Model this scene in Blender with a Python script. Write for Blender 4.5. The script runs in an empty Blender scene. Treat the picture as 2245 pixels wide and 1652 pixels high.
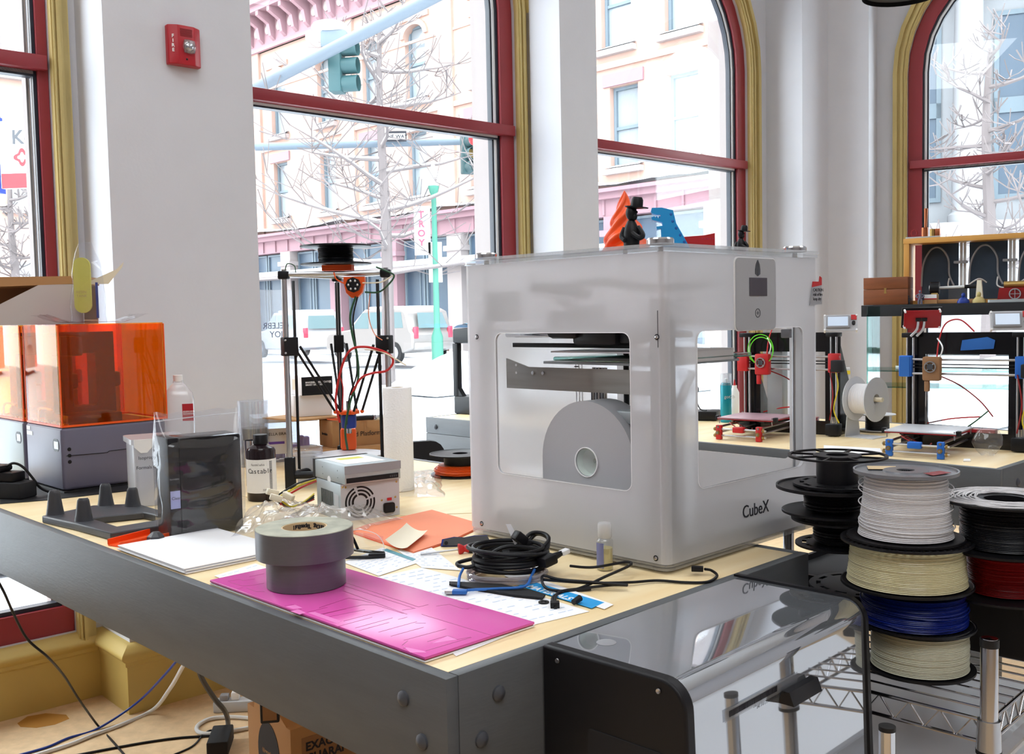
import bpy, bmesh, math, random
from mathutils import Vector, Matrix, noise
random.seed(7)
sc = bpy.context.scene
COL = sc.collection
PI = math.pi
R = math.radians
# ------------------------------------------------------------------ camera
F_PX, PITCH, ROLL, EYE = 2200.0, R(3.45), R(-1.18), 1.35
cam_d = bpy.data.cameras.new('camera'); cam = bpy.data.objects.new('camera', cam_d); COL.objects.link(cam)
cam_d.sensor_fit = 'HORIZONTAL'; cam_d.sensor_width = 36.0; cam_d.lens = F_PX / 2245 * 36.0
cam_d.clip_start = 0.05; cam_d.clip_end = 300
cam.matrix_world = Matrix.Translation((0, 0, EYE)) @ Matrix.Rotation(R(90) - PITCH, 4, 'X') @ Matrix.Rotation(ROLL, 4, 'Z')
sc.camera = cam
# ------------------------------------------------------------------ world: flat winter overcast
w = bpy.data.worlds.new('overcast'); sc.world = w; w.use_nodes = True
bg = w.node_tree.nodes['Background']; bg.inputs[0].default_value = (0.93, 0.96, 1.0, 1); bg.inputs[1].default_value = 7.5
# ------------------------------------------------------------------ unseen fill lights added under the ceiling (large area lights)
def area(name, loc, sx, sy, power, rot=(0, 0, 0), col=(1, 1, 1)):
    d = bpy.data.lights.new(name, 'AREA'); d.shape = 'RECTANGLE'; d.size = sx; d.size_y = sy; d.energy = power; d.color = col
    o = bpy.data.objects.new(name, d); COL.objects.link(o); o.location = loc; o.rotation_euler = rot
    return o
area('ceiling_fill', (0.3, -1.2, 4.2), 3.0, 1.6, 68, (0, 0, 0), (.92, .96, 1))
area('ceiling_fill', (-1.2, 1.6, 4.2), 2.4, 1.2, 28, (0, 0, R(42)), (.92, .96, 1))
area('ceiling_fill', (2.6, 2.6, 4.2), 2.4, 1.2, 28, (0, 0, R(-31)), (.92, .96, 1))
# ------------------------------------------------------------------ exposure
sc.view_settings.view_transform = 'Standard'; sc.view_settings.look = 'None'
sc.view_settings.exposure = 0.30; sc.view_settings.gamma = 1.0; sc.view_settings.use_curve_mapping = False
cy = sc.cycles
cy.max_bounces = 10; cy.diffuse_bounces = 5; cy.glossy_bounces = 4; cy.transmission_bounces = 6; cy.transparent_max_bounces = 24
cy.caustics_reflective = False; cy.caustics_refractive = True; cy.sample_clamp_indirect = 6.0
cy.use_adaptive_sampling = True; cy.adaptive_threshold = 0.02
# ------------------------------------------------------------------ where things stand: a pixel's sight line met with a real plane
_cp, _sp, _cr, _sr = math.cos(PITCH), math.sin(PITCH), math.cos(ROLL), math.sin(ROLL)
def ray(px, py):
    a, b = (px - 1122.5) / F_PX, (py - 826) / F_PX
    xc, yc = a * _cr + b * _sr, -a * _sr + b * _cr
    return Vector((xc, _cp - yc * _sp, -_sp - yc * _cp))
def at(px, py, z=0.9):
    r = ray(px, py); return r * ((z - EYE) / r.z) + Vector((0, 0, EYE))
def dep(px, py, y):
    r = ray(px, py); return r * (y / r.y) + Vector((0, 0, EYE))
# ------------------------------------------------------------------ materials
def lin(c):
    c = c / 255.0
    return c / 12.92 if c <= 0.04045 else ((c + 0.055) / 1.055) ** 2.4
def col(rgb, a=1): return (lin(rgb[0]), lin(rgb[1]), lin(rgb[2]), a)
MATS = {}
def mat(name, rgb, rough=.5, metal=0, var=0.0, scale=8, bump=0, bscale=60, trans=0, ior=1.45, emit=None, estr=1, stretch=None, rgb2=None, spec=.5, alpha=1):
    m = bpy.data.materials.new(name); m.use_nodes = True; nt = m.node_tree; b = nt.nodes['Principled BSDF']
    b.inputs['Base Color'].default_value = col(rgb); b.inputs['Roughness'].default_value = rough; b.inputs['Metallic'].default_value = metal
    b.inputs['Transmission Weight'].default_value = trans; b.inputs['IOR'].default_value = ior; b.inputs['Specular IOR Level'].default_value = spec
    b.inputs['Alpha'].default_value = alpha
    if emit: b.inputs['Emission Color'].default_value = col(emit); b.inputs['Emission Strength'].default_value = estr
    if var or bump:
        tc = nt.nodes.new('ShaderNodeTexCoord'); mp = nt.nodes.new('ShaderNodeMapping'); nt.links.new(tc.outputs['Object'], mp.inputs[0])
        if stretch: mp.inputs['Scale'].default_value = stretch
    if var:
        n = nt.nodes.new('ShaderNodeTexNoise'); n.inputs['Scale'].default_value = scale; n.inputs['Detail'].default_value = 5
        nt.links.new(mp.outputs[0], n.inputs['Vector'])
        cr = nt.nodes.new('ShaderNodeValToRGB'); cr.color_ramp.elements[0].position = .3; cr.color_ramp.elements[1].position = .7
        c1 = col(rgb); c2 = col(rgb2) if rgb2 else tuple(min(1, x * (1 + var)) for x in c1[:3]) + (1,)
        cr.color_ramp.elements[0].color = c1 if rgb2 else tuple(x * (1 - var) for x in c1[:3]) + (1,)
        cr.color_ramp.elements[1].color = c2
        nt.links.new(n.outputs['Fac'], cr.inputs[0]); nt.links.new(cr.outputs[0], b.inputs['Base Color'])
    if bump:
        n2 = nt.nodes.new('ShaderNodeTexNoise'); n2.inputs['Scale'].default_value = bscale; nt.links.new(mp.outputs[0], n2.inputs['Vector'])
        bp = nt.nodes.new('ShaderNodeBump'); bp.inputs['Strength'].default_value = bump; bp.inputs['Distance'].default_value = .01
        nt.links.new(n2.outputs['Fac'], bp.inputs['Height']); nt.links.new(bp.outputs[0], b.inputs['Normal'])
    MATS[name] = m; return m
def clear(name, tint=(255, 255, 255), refl=.06, rough=.02, milk=0.0, milkc=(255, 255, 255)):
    """thin clear sheet: straight-through light, a coat of reflection, some milkiness"""
    m = bpy.data.materials.new(name); m.use_nodes = True; nt = m.node_tree; nt.nodes.remove(nt.nodes['Principled BSDF'])
    out = nt.nodes['Material Output']; t = nt.nodes.new('ShaderNodeBsdfTransparent'); t.inputs[0].default_value = col(tint)
    g = nt.nodes.new('ShaderNodeBsdfGlossy'); g.inputs['Roughness'].default_value = rough
    fr = nt.nodes.new('ShaderNodeLayerWeight'); fr.inputs[0].default_value = .5
    pw = nt.nodes.new('ShaderNodeMath'); pw.operation = 'POWER'; pw.inputs[1].default_value = 5; nt.links.new(fr.outputs['Facing'], pw.inputs[0])
    mu = nt.nodes.new('ShaderNodeMath'); mu.operation = 'MULTIPLY_ADD'; mu.inputs[1].default_value = .7; mu.inputs[2].default_value = refl; mu.use_clamp = True
    nt.links.new(pw.outputs[0], mu.inputs[0])
    a = nt.nodes.new('ShaderNodeMixShader'); nt.links.new(mu.outputs[0], a.inputs[0]); nt.links.new(g.outputs[0], a.inputs[2])
    src = t
    if milk:
        d = nt.nodes.new('ShaderNodeBsdfDiffuse'); d.inputs[0].default_value = col(milkc)
        tr = nt.nodes.new('ShaderNodeBsdfTranslucent'); tr.inputs[0].default_value = col(milkc)
        dt = nt.nodes.new('ShaderNodeMixShader'); dt.inputs[0].default_value = .5
        nt.links.new(d.outputs[0], dt.inputs[1]); nt.links.new(tr.outputs[0], dt.inputs[2])
        mk = nt.nodes.new('ShaderNodeMixShader'); mk.inputs[0].default_value = milk
        nt.links.new(t.outputs[0], mk.inputs[1]); nt.links.new(dt.outputs[0], mk.inputs[2]); src = mk
    nt.links.new(src.outputs[0], a.inputs[1]); nt.links.new(a.outputs[0], out.inputs[0])
    MATS[name] = m; return m
def frosted(name, rgb, see=.45, rough=.4):
    """milky acrylic: scatters most light, lets a blurred picture of the inside through"""
    m = bpy.data.materials.new(name); m.use_nodes = True; nt = m.node_tree; nt.nodes.remove(nt.nodes['Principled BSDF'])
    out = nt.nodes['Material Output']
    d = nt.nodes.new('ShaderNodeBsdfDiffuse'); d.inputs[0].default_value = col(rgb)
    tr = nt.nodes.new('ShaderNodeBsdfTranslucent'); tr.inputs[0].default_value = col(rgb)
    dt = nt.nodes.new('ShaderNodeMixShader'); dt.inputs[0].default_value = .5
    nt.links.new(d.outputs[0], dt.inputs[1]); nt.links.new(tr.outputs[0], dt.inputs[2])
    rf = nt.nodes.new('ShaderNodeBsdfRefraction'); rf.inputs['Color'].default_value = col((250, 250, 255)); rf.inputs['Roughness'].default_value = rough; rf.inputs['IOR'].default_value = 1.12
    tp = nt.nodes.new('ShaderNodeBsdfTransparent'); rt = nt.nodes.new('ShaderNodeMixShader'); rt.inputs[0].default_value = .36
    nt.links.new(rf.outputs[0], rt.inputs[1]); nt.links.new(tp.outputs[0], rt.inputs[2])
    mx = nt.nodes.new('ShaderNodeMixShader'); mx.inputs[0].default_value = see
    nt.links.new(dt.outputs[0], mx.inputs[1]); nt.links.new(rt.outputs[0], mx.inputs[2])
    g = nt.nodes.new('ShaderNodeBsdfGlossy'); g.inputs['Roughness'].default_value = .25
    m2 = nt.nodes.new('ShaderNodeMixShader'); m2.inputs[0].default_value = .05
    nt.links.new(mx.outputs[0], m2.inputs[1]); nt.links.new(g.outputs[0], m2.inputs[2]); nt.links.new(m2.outputs[0], out.inputs[0])
    MATS[name] = m; return m
mat('white_paint', (210, 211, 218), .7, var=.015, bump=.03, bscale=90)
mat('ceiling_paint', (240, 240, 240), .8)
mat('red_metal', (142, 46, 54), .42)
mat('gold_paint', (192, 172, 112), .45, var=.05, scale=5)
mat('mustard_paint', (196, 170, 98), .55, var=.05, scale=4)
mat('gasket', (38, 44, 56), .4)
mat('steel_bead', (235, 238, 242), .25)
mat('ply', (240, 212, 160), .42, var=.09, scale=3, stretch=(1, 9, 1), rgb2=(250, 229, 186))
mat('grey_paint', (90, 93, 96), .5, var=.07, scale=6, stretch=(1, 1, 6), bump=.05, bscale=40)
mat('particle_board', (214, 183, 144), .7, var=.10, scale=26, bump=.1, bscale=70)
mat('black', (20, 20, 24), .45, spec=.35)
mat('black_gloss', (14, 14, 18), .16)
mat('black_matte', (26, 26, 30), .75)
mat('rubber', (20, 20, 22), .55)
mat('dark_grey', (70, 72, 78), .45)
mat('mid_grey', (150, 151, 156), .5)
mat('light_grey', (196, 198, 202), .5)
mat('silver_plastic', (172, 173, 177), .45, bump=.03, bscale=400)
mat('chrome', (205, 206, 210), .12, 1)
mat('steel', (190, 191, 194), .3, 1)
mat('brushed', (150, 146, 142), .45, 1, var=.1, scale=6, stretch=(1, 1, 14))
mat('zinc', (176, 184, 188), .48, .55, var=.06, scale=14)
mat('white', (245, 245, 246), .5)
mat('white_gloss', (248, 248, 250), .2)
mat('paper', (246, 246, 248), .8)
mat('card', (196, 154, 108), .75, var=.06, scale=6)
mat('card_dark', (150, 110, 76), .8)
mat('greycard', (196, 188, 186), .8)
mat('orange', (240, 92, 24), .45)
mat('orange_print', (250, 88, 28), .38)
mat('salmon_card', (250, 150, 112), .7, var=.03)
mat('red', (196, 36, 40), .45)
mat('blue', (36, 108, 205), .5)
mat('navy', (22, 52, 140), .4)
mat('tape_blue', (42, 106, 186), .6)
mat('sky_blue', (36, 160, 228), .45)
mat('teal', (24, 140, 160), .3, .2)
mat('green_wire', (40, 84, 56), .45)
mat('lime', (110, 230, 50), .35)
mat('yellow', (226, 206, 60), .5)
mat('yellow_pad', (214, 210, 96), .7)
mat('purple', (120, 84, 190), .5)
mat('lilac', (172, 176, 220), .6)
mat('cream', (238, 228, 204), .6)
mat('walnut', (128, 72, 40), .45, var=.18, scale=5, stretch=(1, 1, 7))
mat('pine', (206, 150, 74), .5, var=.08, scale=4, stretch=(1, 8, 1))
mat('tape_grey', (104, 105, 110), .38, .35, var=.04, scale=40, stretch=(1, 1, 8))
mat('tape_side', (168, 168, 150), .6, var=.22, scale=30)
mat('core_card', (214, 190, 150), .8)
mat('magenta', (226, 92, 178), .24, var=.05, scale=3)
mat('magenta_dark', (170, 40, 118), .5)
mat('magenta_pale', (236, 130, 200), .6)
mat('ink', (36, 36, 44), .7)
mat('ink_soft', (130, 136, 160), .7)
mat('ink_blue', (96, 146, 200), .7)
mat('print_faint', (196, 212, 234), .8)
mat('stain', (176, 122, 48), .8)
mat('amber_dark', (30, 18, 22), .15)
mat('label', (238, 238, 240), .7)
mat('charcoal', (66, 67, 72), .42, bump=.05, bscale=300)
mat('slate', (104, 102, 122), .42, var=.03)
mat('slate_light', (150, 160, 166), .42)
mat('fil_white', (226, 224, 226), .4)
mat('fil_nat', (214, 206, 168), .14, var=.06, scale=10)
mat('fil_blue', (14, 34, 120), .28)
mat('fil_nat2', (206, 204, 182), .35)
mat('fil_black', (26, 26, 32), .35)
mat('fil_red', (140, 22, 26), .35)
mat('fil_orange', (232, 92, 20), .4)
mat('brass', (180, 150, 90), .35, .8)
mat('copper', (170, 100, 66), .35, .8)
mat('slate_board', (50, 66, 84), .6, var=.1, scale=20)
mat('white_wire', (216, 216, 216), .45)
mat('snow', (222, 226, 232), .8, var=.02, scale=2)
mat('slush', (190, 193, 198), .9, var=.12, scale=3, rgb2=(216, 219, 224))
mat('brick_wall', (172, 142, 130), .9, var=.06, scale=2)
mat('brick_piece', (228, 182, 160), .9)
mat('stone', (158, 148, 146), .9)
mat('pink_trim', (146, 114, 122), .8)
mat('pale_stone', (146, 148, 152), .85)
mat('far_dark', (62, 80, 98), .4)
mat('far_glass', (136, 144, 150), .12)
mat('sash', (104, 118, 128), .6)
mat('bark', (106, 98, 98), .9)
mat('galv', (92, 104, 116), .5)
mat('lamp_green', (56, 116, 100), .5)
mat('signal_green', (38, 72, 76), .5)
mat('signal_yellow', (150, 120, 60), .5)
mat('car_silver', (142, 138, 136), .3, .3)
mat('car_white', (168, 168, 172), .3)
mat('car_glass', (96, 118, 122), .1)
mat('tail_red', (220, 60, 80), .3)
mat('signal_red', (230, 70, 80), .3, emit=(255, 60, 60), estr=1.5)
mat('lcd', (196, 210, 226), .2, emit=(190, 206, 230), estr=.25)
mat('lcd_off', (72, 66, 76), .2)
mat('pcb_red', (158, 26, 34), .35)
mat('kraft', (180, 136, 92), .8)
mat('bed_red', (176, 140, 150), .35, var=.1, scale=30)
mat('bed_glass', (206, 208, 214), .3, var=.06, scale=30)
mat('flange_top', (120, 122, 128), .22)
mat('mirror_steel', (206, 209, 214), .05, 1)
mat('hood', (196, 201, 208), .035, .85)
mat('fire_red', (176, 32, 44), .35)
mat('flask', (200, 210, 206), .3)
mat('liquid', (226, 206, 128), .3)
clear('window_glass', (246, 250, 250), .05, .01)
clear('glass_edge', (190, 226, 220), .12, .02)
clear('clear_plastic', (235, 238, 242), .10, .08, .18)
clear('milky_plastic', (225, 228, 236), .08, .2, .55)
clear('bag_plastic', (248, 249, 252), .06, .06, .035)
clear('film_plastic', (246, 247, 252), .12, .1, .16)
clear('acrylic', (246, 248, 250), .10, .05, .25)
clear('lens', (250, 250, 252), .14, .02, .03)
mat('towel_paper', (244, 243, 243), .85, bump=.2, bscale=220)
clear('orange_acrylic', (255, 214, 130), .04, .03, .09, (255, 118, 10))
clear('tube_clear', (232, 222, 228), .2, .05, .35)
frosted('frost', (254, 254, 255), .42, .27)
# ------------------------------------------------------------------ mesh builder
def spline(pts, n=8, closed=False):
    P = [Vector(p) for p in pts]; out = []
    m = len(P); rng = range(m if closed else m - 1)
    for i in rng:
        if closed: a, b, c, d = P[i-1], P[i], P[(i+1) % m], P[(i+2) % m]
        else: a, b, c, d = P[max(i-1, 0)], P[i], P[i+1], P[min(i+2, m-1)]
        for k in range(n):
            t = k / n
            out.append(.5 * ((2*b) + (c-a)*t + (2*a-5*b+4*c-d)*t*t + (3*b-a-3*c+d)*t**3))
    if not closed: out.append(P[-1])
    return out
def rrect(x0, y0, x1, y1, r, n=5):
    out = []
    for cx, cy_, a0 in ((x1-r, y1-r, 0), (x0+r, y1-r, 90), (x0+r, y0+r, 180), (x1-r, y0+r, 270)):
        for k in range(n+1):
            a = R(a0 + 90*k/n); out.append((cx + r*math.cos(a), cy_ + r*math.sin(a)))
    return out
def circ(cx, cy_, r, n=24, ry=None): return [(cx + r*math.cos(2*PI*k/n), cy_ + (ry or r)*math.sin(2*PI*k/n)) for k in range(n)]
XY = Matrix(((1,0,0,0),(0,1,0,0),(0,0,1,0),(0,0,0,1)))
XZ = Matrix(((1,0,0,0),(0,0,-1,0),(0,1,0,0),(0,0,0,1)))   # poly (a,b)->(x=a,z=b), extrude -> -y
YZ = Matrix(((0,0,1,0),(1,0,0,0),(0,1,0,0),(0,0,0,1)))    # poly (a,b)->(y=a,z=b), extrude -> +x
def T(x=0, y=0, z=0): return Matrix.Translation((x, y, z))
def RX(a): return Matrix.Rotation(R(a), 4, 'X')
def RY(a): return Matrix.Rotation(R(a), 4, 'Y')
def RZ(a): return Matrix.Rotation(R(a), 4, 'Z')
class MB:
    def __init__(s): s.v = []; s.f = []
    def add(s, vs, fs, M=None):
        k = len(s.v)
        s.v += [(M @ Vector(v)) if M is not None else Vector(v) for v in vs]; s.f += [tuple(k+i for i in f) for f in fs]; return s
    def box(s, lo, hi, bev=0, M=None, seg=2):
        x0, y0, z0 = lo; x1, y1, z1 = hi
        if bev <= 0:
            vs = [(x0,y0,z0),(x1,y0,z0),(x1,y1,z0),(x0,y1,z0),(x0,y0,z1),(x1,y0,z1),(x1,y1,z1),(x0,y1,z1)]
            return s.add(vs, [(3,2,1,0),(4,5,6,7),(0,1,5,4),(1,2,6,5),(2,3,7,6),(3,0,4,7)], M)
        bm = bmesh.new(); bmesh.ops.create_cube(bm, size=1)
        for v in bm.verts: v.co = Vector(((x0+x1)/2 + v.co.x*(x1-x0), (y0+y1)/2 + v.co.y*(y1-y0), (z0+z1)/2 + v.co.z*(z1-z0)))
        bmesh.ops.bevel(bm, geom=bm.edges[:] + bm.verts[:], offset=bev, segments=seg, profile=.5, affect='EDGES')
        bm.verts.index_update(); s.add([v.co.copy() for v in bm.verts], [[v.index for v in f.verts] for f in bm.faces], M); bm.free(); return s
    def prism(s, poly, h0, h1, M=None, taper=None):
        n = len(poly); vs = [(x, y, h0) for x, y in poly]
        if taper:
            cx = sum(p[0] for p in poly)/n; cy_ = sum(p[1] for p in poly)/n
            vs += [(cx+(x-cx)*taper, cy_+(y-cy_)*taper, h1) for x, y in poly]
        else: vs += [(x, y, h1) for x, y in poly]
        return s.add(vs, [tuple(range(n-1, -1, -1)), tuple(range(n, 2*n))] + [(i, (i+1) % n, n+(i+1) % n, n+i) for i in range(n)], M)
    def ring(s, outer, inner, h0, h1, M=None):
        n = len(outer); vs = [(x,y,h0) for x,y in outer] + [(x,y,h0) for x,y in inner] + [(x,y,h1) for x,y in outer] + [(x,y,h1) for x,y in inner]
        fs = []
        for i in range(n):
            j = (i+1) % n
            fs += [(j, i, n+i, n+j), (2*n+i, 2*n+j, 3*n+j, 3*n+i), (i, j, 2*n+j, 2*n+i), (n+j, n+i, 3*n+i, 3*n+j)]
        return s.add(vs, fs, M)
    def lathe(s, prof, n=32, M=None, closed=False):
        vs = []; fs = []; m = len(prof)
        for k in range(n):
            a = 2*PI*k/n; c, d = math.cos(a), math.sin(a)
            vs += [(r*c, r*d, z) for r, z in prof]
        for k in range(n):
            q = ((k+1) % n)*m; p = k*m
            for i in range(m if closed else m-1):
                j = (i+1) % m
                fs.append((p+i, q+i, q+j, p+j))
        return s.add(vs, fs, M)
    def cyl(s, p0, p1, r0, r1=None, n=16, M=None):
        p0, p1 = Vector(p0), Vector(p1); d = (p1-p0); r1 = r0 if r1 is None else r1
        q = d.to_track_quat('Z', 'Y').to_matrix().to_4x4(); A = Matrix.Translation(p0) @ q
        if M is not None: A = M @ A
        L = d.length
        return s.lathe([(1e-5, 0), (r0, 0), (r1, L), (1e-5, L)], n, A)
    def tube(s, pts, r, n=8, M=None, sm=0, closed=False, rf=None):
        P = spline(pts, sm, closed) if sm else [Vector(p) for p in pts]
        m = len(P); vs = []; fs = []; up = None
        for i in range(m):
            if closed: t = P[(i+1) % m] - P[i-1]
            else: t = P[min(i+1, m-1)] - P[max(i-1, 0)]
            if t.length < 1e-9: t = Vector((0, 0, 1))
            t.normalize()
            if up is None: up = t.orthogonal().normalized()
            else:
                up = up - t*up.dot(t)
                up = up.normalized() if up.length > 1e-6 else t.orthogonal().normalized()
            b = t.cross(up); rr = r if rf is None else r*rf(i/(m-1))
            for k in range(n):
                a = 2*PI*k/n; vs.append(P[i] + (up*math.cos(a) + b*math.sin(a))*rr)
        for i in range(m if closed else m-1):
            j = (i+1) % m
            for k in range(n): fs.append((i*n+k, i*n+(k+1) % n, j*n+(k+1) % n, j*n+k))
        if not closed: fs += [tuple(range(n-1, -1, -1)), tuple(range((m-1)*n, m*n))]
        return s.add(vs, fs, M)
    def ball(s, c, r, n=16, M=None, sz=1.0, sx=1.0, sy=1.0):
        h = n//2; prof = [(max(1e-5, r*math.sin(PI*i/h)), -r*math.cos(PI*i/h)*sz) for i in range(h+1)]
        A = T(*c) @ Matrix.Diagonal((sx, sy, 1, 1))
        return s.lathe(prof, n, (M @ A) if M is not None else A)
    def grid(s, fn, nu, nv, M=None, thick=0):
        vs = [fn(i/nu, j/nv) for i in range(nu+1) for j in range(nv+1)]
        fs = [(i*(nv+1)+j, (i+1)*(nv+1)+j, (i+1)*(nv+1)+j+1, i*(nv+1)+j+1) for i in range(nu) for j in range(nv)]
        return s.add(vs, fs, M)
    def text(s, body, size, M=None, h=.0006, align='LEFT', shear=0, bold=0, sx=1):
        cu = bpy.data.curves.new('t', 'FONT'); cu.body = body; cu.size = size; cu.extrude = h; cu.align_x = align; cu.offset = bold; cu.shear = shear; cu.resolution_u = 3
        o = bpy.data.objects.new('t', cu); COL.objects.link(o)
        bpy.context.view_layer.update()
        me = o.evaluated_get(bpy.context.evaluated_depsgraph_get()).to_mesh()
        A = Matrix.Diagonal((sx, 1, 1, 1))
        s.add([A @ v.co for v in me.vertices], [tuple(p.vertices) for p in me.polygons], M)
        bpy.data.objects.remove(o); bpy.data.curves.remove(cu); return s
    def obj(s, name, m, parent=None, label=None, smooth=38, loc=None, rz=None):
        me = bpy.data.meshes.new(name); me.from_pydata([tuple(v) for v in s.v], [], s.f); me.update()
        bm = bmesh.new(); bm.from_mesh(me); bmesh.ops.recalc_face_normals(bm, faces=bm.faces[:])
        th = R(smooth)
        for f in bm.faces: f.smooth = True
        for e in bm.edges: e.smooth = (len(e.link_faces) == 2 and e.calc_face_angle(0) < th)
        bm.to_mesh(me); bm.free()
        me.materials.append(MATS[m]); o = bpy.data.objects.new(name, me); COL.objects.link(o)
        if parent is not None: o.parent = parent
        if label: o['label'] = label
        if loc is not None: o.location = loc
        if rz is not None: o.rotation_euler = (0, 0, R(rz))
        return o
def thing(name, label, cat, loc=(0, 0, 0), rz=0, group=None, rot=None):
    o = bpy.data.objects.new(name, None); COL.objects.link(o); o.empty_display_size = .05
    o.location = loc; o.rotation_euler = rot if rot else (0, 0, R(rz)); o['label'] = label; o['category'] = cat
    if group: o['group'] = group
    return o
def tag(o, label, cat, group=None, kind=None):
    o['label'] = label; o['category'] = cat
    if group: o['group'] = group
    if kind: o['kind'] = kind
    return o
def struct(o): o['kind'] = 'structure'; return o
def copy_tree(o, parent=None):
    c = o.copy(); COL.objects.link(c); c.parent = parent
    for ch in list(o.children): copy_tree(ch, c)
    return c
def locz(o): return (Matrix.Translation(o.location) @ o.rotation_euler.to_matrix().to_4x4()).inverted()
# ================================================================== THE ROOM
WB = at(296, 1563, 0)                     # floor corner of the first pier
WF = Matrix.Translation(WB) @ RZ(42)      # x along the window wall, y outward
KC = WB + Vector((math.sin(R(48)), math.cos(R(48)), 0)) * 4.56
LF = Matrix.Translation(KC) @ RZ(-31)     # the right wall: x along, y outward
REC = 0.28                                # depth of the window recesses
CEIL = 4.25
def place(o, M): o.matrix_world = M; return o
def sobj(mb, name, m, M, parent=None, **k):
    o = mb.obj(name, m, parent, **k)
    if parent is None: o.matrix_world = M; struct(o)
    return o
# floor and ceiling
fl = MB(); fl.box((-6, -6, -.08), (8.5, 8.5, 0))
# outline kept inside the street walls
import math as _m
def room_poly():
    a = WF @ Vector((-3.2, REC+.1, 0)); b = WF @ Vector((4.62, REC+.1, 0)); c = LF @ Vector((.1, REC+.1, 0)); d = LF @ Vector((5.2, REC+.1, 0))
    e = Vector((6.6, -5.5, 0)); f = Vector((-6.0, -5.5, 0))
    return [(p.x, p.y) for p in (a, b, c, d, e, f)]
RP = room_poly()
struct(MB().prism(RP, -.08, 0).obj('floor', 'particle_board'))
struct(MB().prism(RP, CEIL, CEIL+.1).obj('ceiling', 'ceiling_paint'))
def side_wall(name, p, q):
    p, q = Vector((p[0], p[1], 0)), Vector((q[0], q[1], 0)); d = q-p
    struct(MB().box((0, 0, 0), (d.length, .12, CEIL)).obj(name, 'white_paint', loc=p, rz=math.degrees(math.atan2(d.y, d.x))))
side_wall('wall_left', RP[5], RP[0]); side_wall('wall_right_rear', RP[3], RP[4]); side_wall('wall_rear', RP[4], RP[5])
# piers of the window wall, each standing proud of the recesses
P1, P2, P3 = (0, .545), (2.165, 2.42), (4.275, 4.62)
wl = MB()
for a, b in ((-2.35, -1.78), P1, P2): wl.box((a, .02, 0), (b, REC+.2, CEIL))
wl.box((4.275, .02, 0), (4.62, REC+.2, CEIL))
SP, SILL = 2.84, .27
WIN = [(-1.70, -.032), (.50, 2.195), (2.475, 4.155)]     # outer edge of each gold casing
for a, b in WIN:
    kk = .7 if a < -1 else 1; ia, ib = a+.085*kk, b-.085*kk; c = (ia+ib)/2; rad = (ib-ia)/2
    for lo, hi in ((a-.12, ia), (ib, b+.12)): wl.box((lo, REC, 0), (hi, REC+.2, CEIL))
    wl.box((ia, REC, 0), (ib, REC+.2, SILL-.02))
    arc = [(c - rad*math.cos(PI*k/20), SP + rad*math.sin(PI*k/20)) for k in range(21)]
    wl.prism(arc[:11] + [(c, CEIL), (ia, CEIL)], -(REC+.2), -REC, XZ); wl.prism(arc[10:] + [(ib, CEIL), (c, CEIL)], -(REC+.2), -REC, XZ)
wl.box((-3.3, REC, 0), (-2.35, REC+.2, CEIL))
sobj(wl, 'wall_left_windows', 'white_paint', WF)
wr = MB()
wr.box((-.05, .02, 0), (.235, REC+.2, CEIL))
a, b = .335, 2.02
ia, ib = a+.085, b-.085; c = (ia+ib)/2; rad = (ib-ia)/2
for lo, hi in ((.2, ia), (ib, b+.12)): wr.box((lo, REC, 0), (hi, REC+.2, CEIL))
wr.box((ia, REC, 0), (ib, REC+.2, SILL-.02))
arc = [(c - rad*math.cos(PI*k/20), SP + rad*math.sin(PI*k/20)) for k in range(21)]
wr.prism(arc[:11] + [(c, CEIL), (ia, CEIL)], -(REC+.2), -REC, XZ); wr.prism(arc[10:] + [(ib, CEIL), (c, CEIL)], -(REC+.2), -REC, XZ)
wr.box((2.12, .02, 0), (5.2, REC+.2, CEIL))
sobj(wr, 'wall_right_windows', 'white_paint', LF)
# windows: red frame, gasket, bead, transom, panes, gold casing
def archpath(a, b, z0, off, n=18):
    ia, ib = a+off, b-off; c = (ia+ib)/2; rad = (ib-ia)/2
    return [(ia, z0)] + [(c - rad*math.cos(PI*k/n), SP + rad*math.sin(PI*k/n)) for k in range(n+1)] + [(ib, z0)]
def band(mb, a, b, z0, o1, o2, y0, y1):
    p, q = archpath(a, b, z0, o1), archpath(a, b, z0, o2)
    n = len(p); vs = []; fs = []
    for (x, z), (x2, z2) in zip(p, q): vs += [(x, y0, z), (x2, y0, z2), (x2, y1, z2), (x, y1, z)]
    for i in range(n-1):
        for k in range(4): fs.append((i*4+k, i*4+(k+1) % 4, (i+1)*4+(k+1) % 4, (i+1)*4+k))
    fs += [(0, 1, 2, 3), ((n-1)*4+3, (n-1)*4+2, (n-1)*4+1, (n-1)*4)]
    mb.add(vs, fs)
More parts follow.
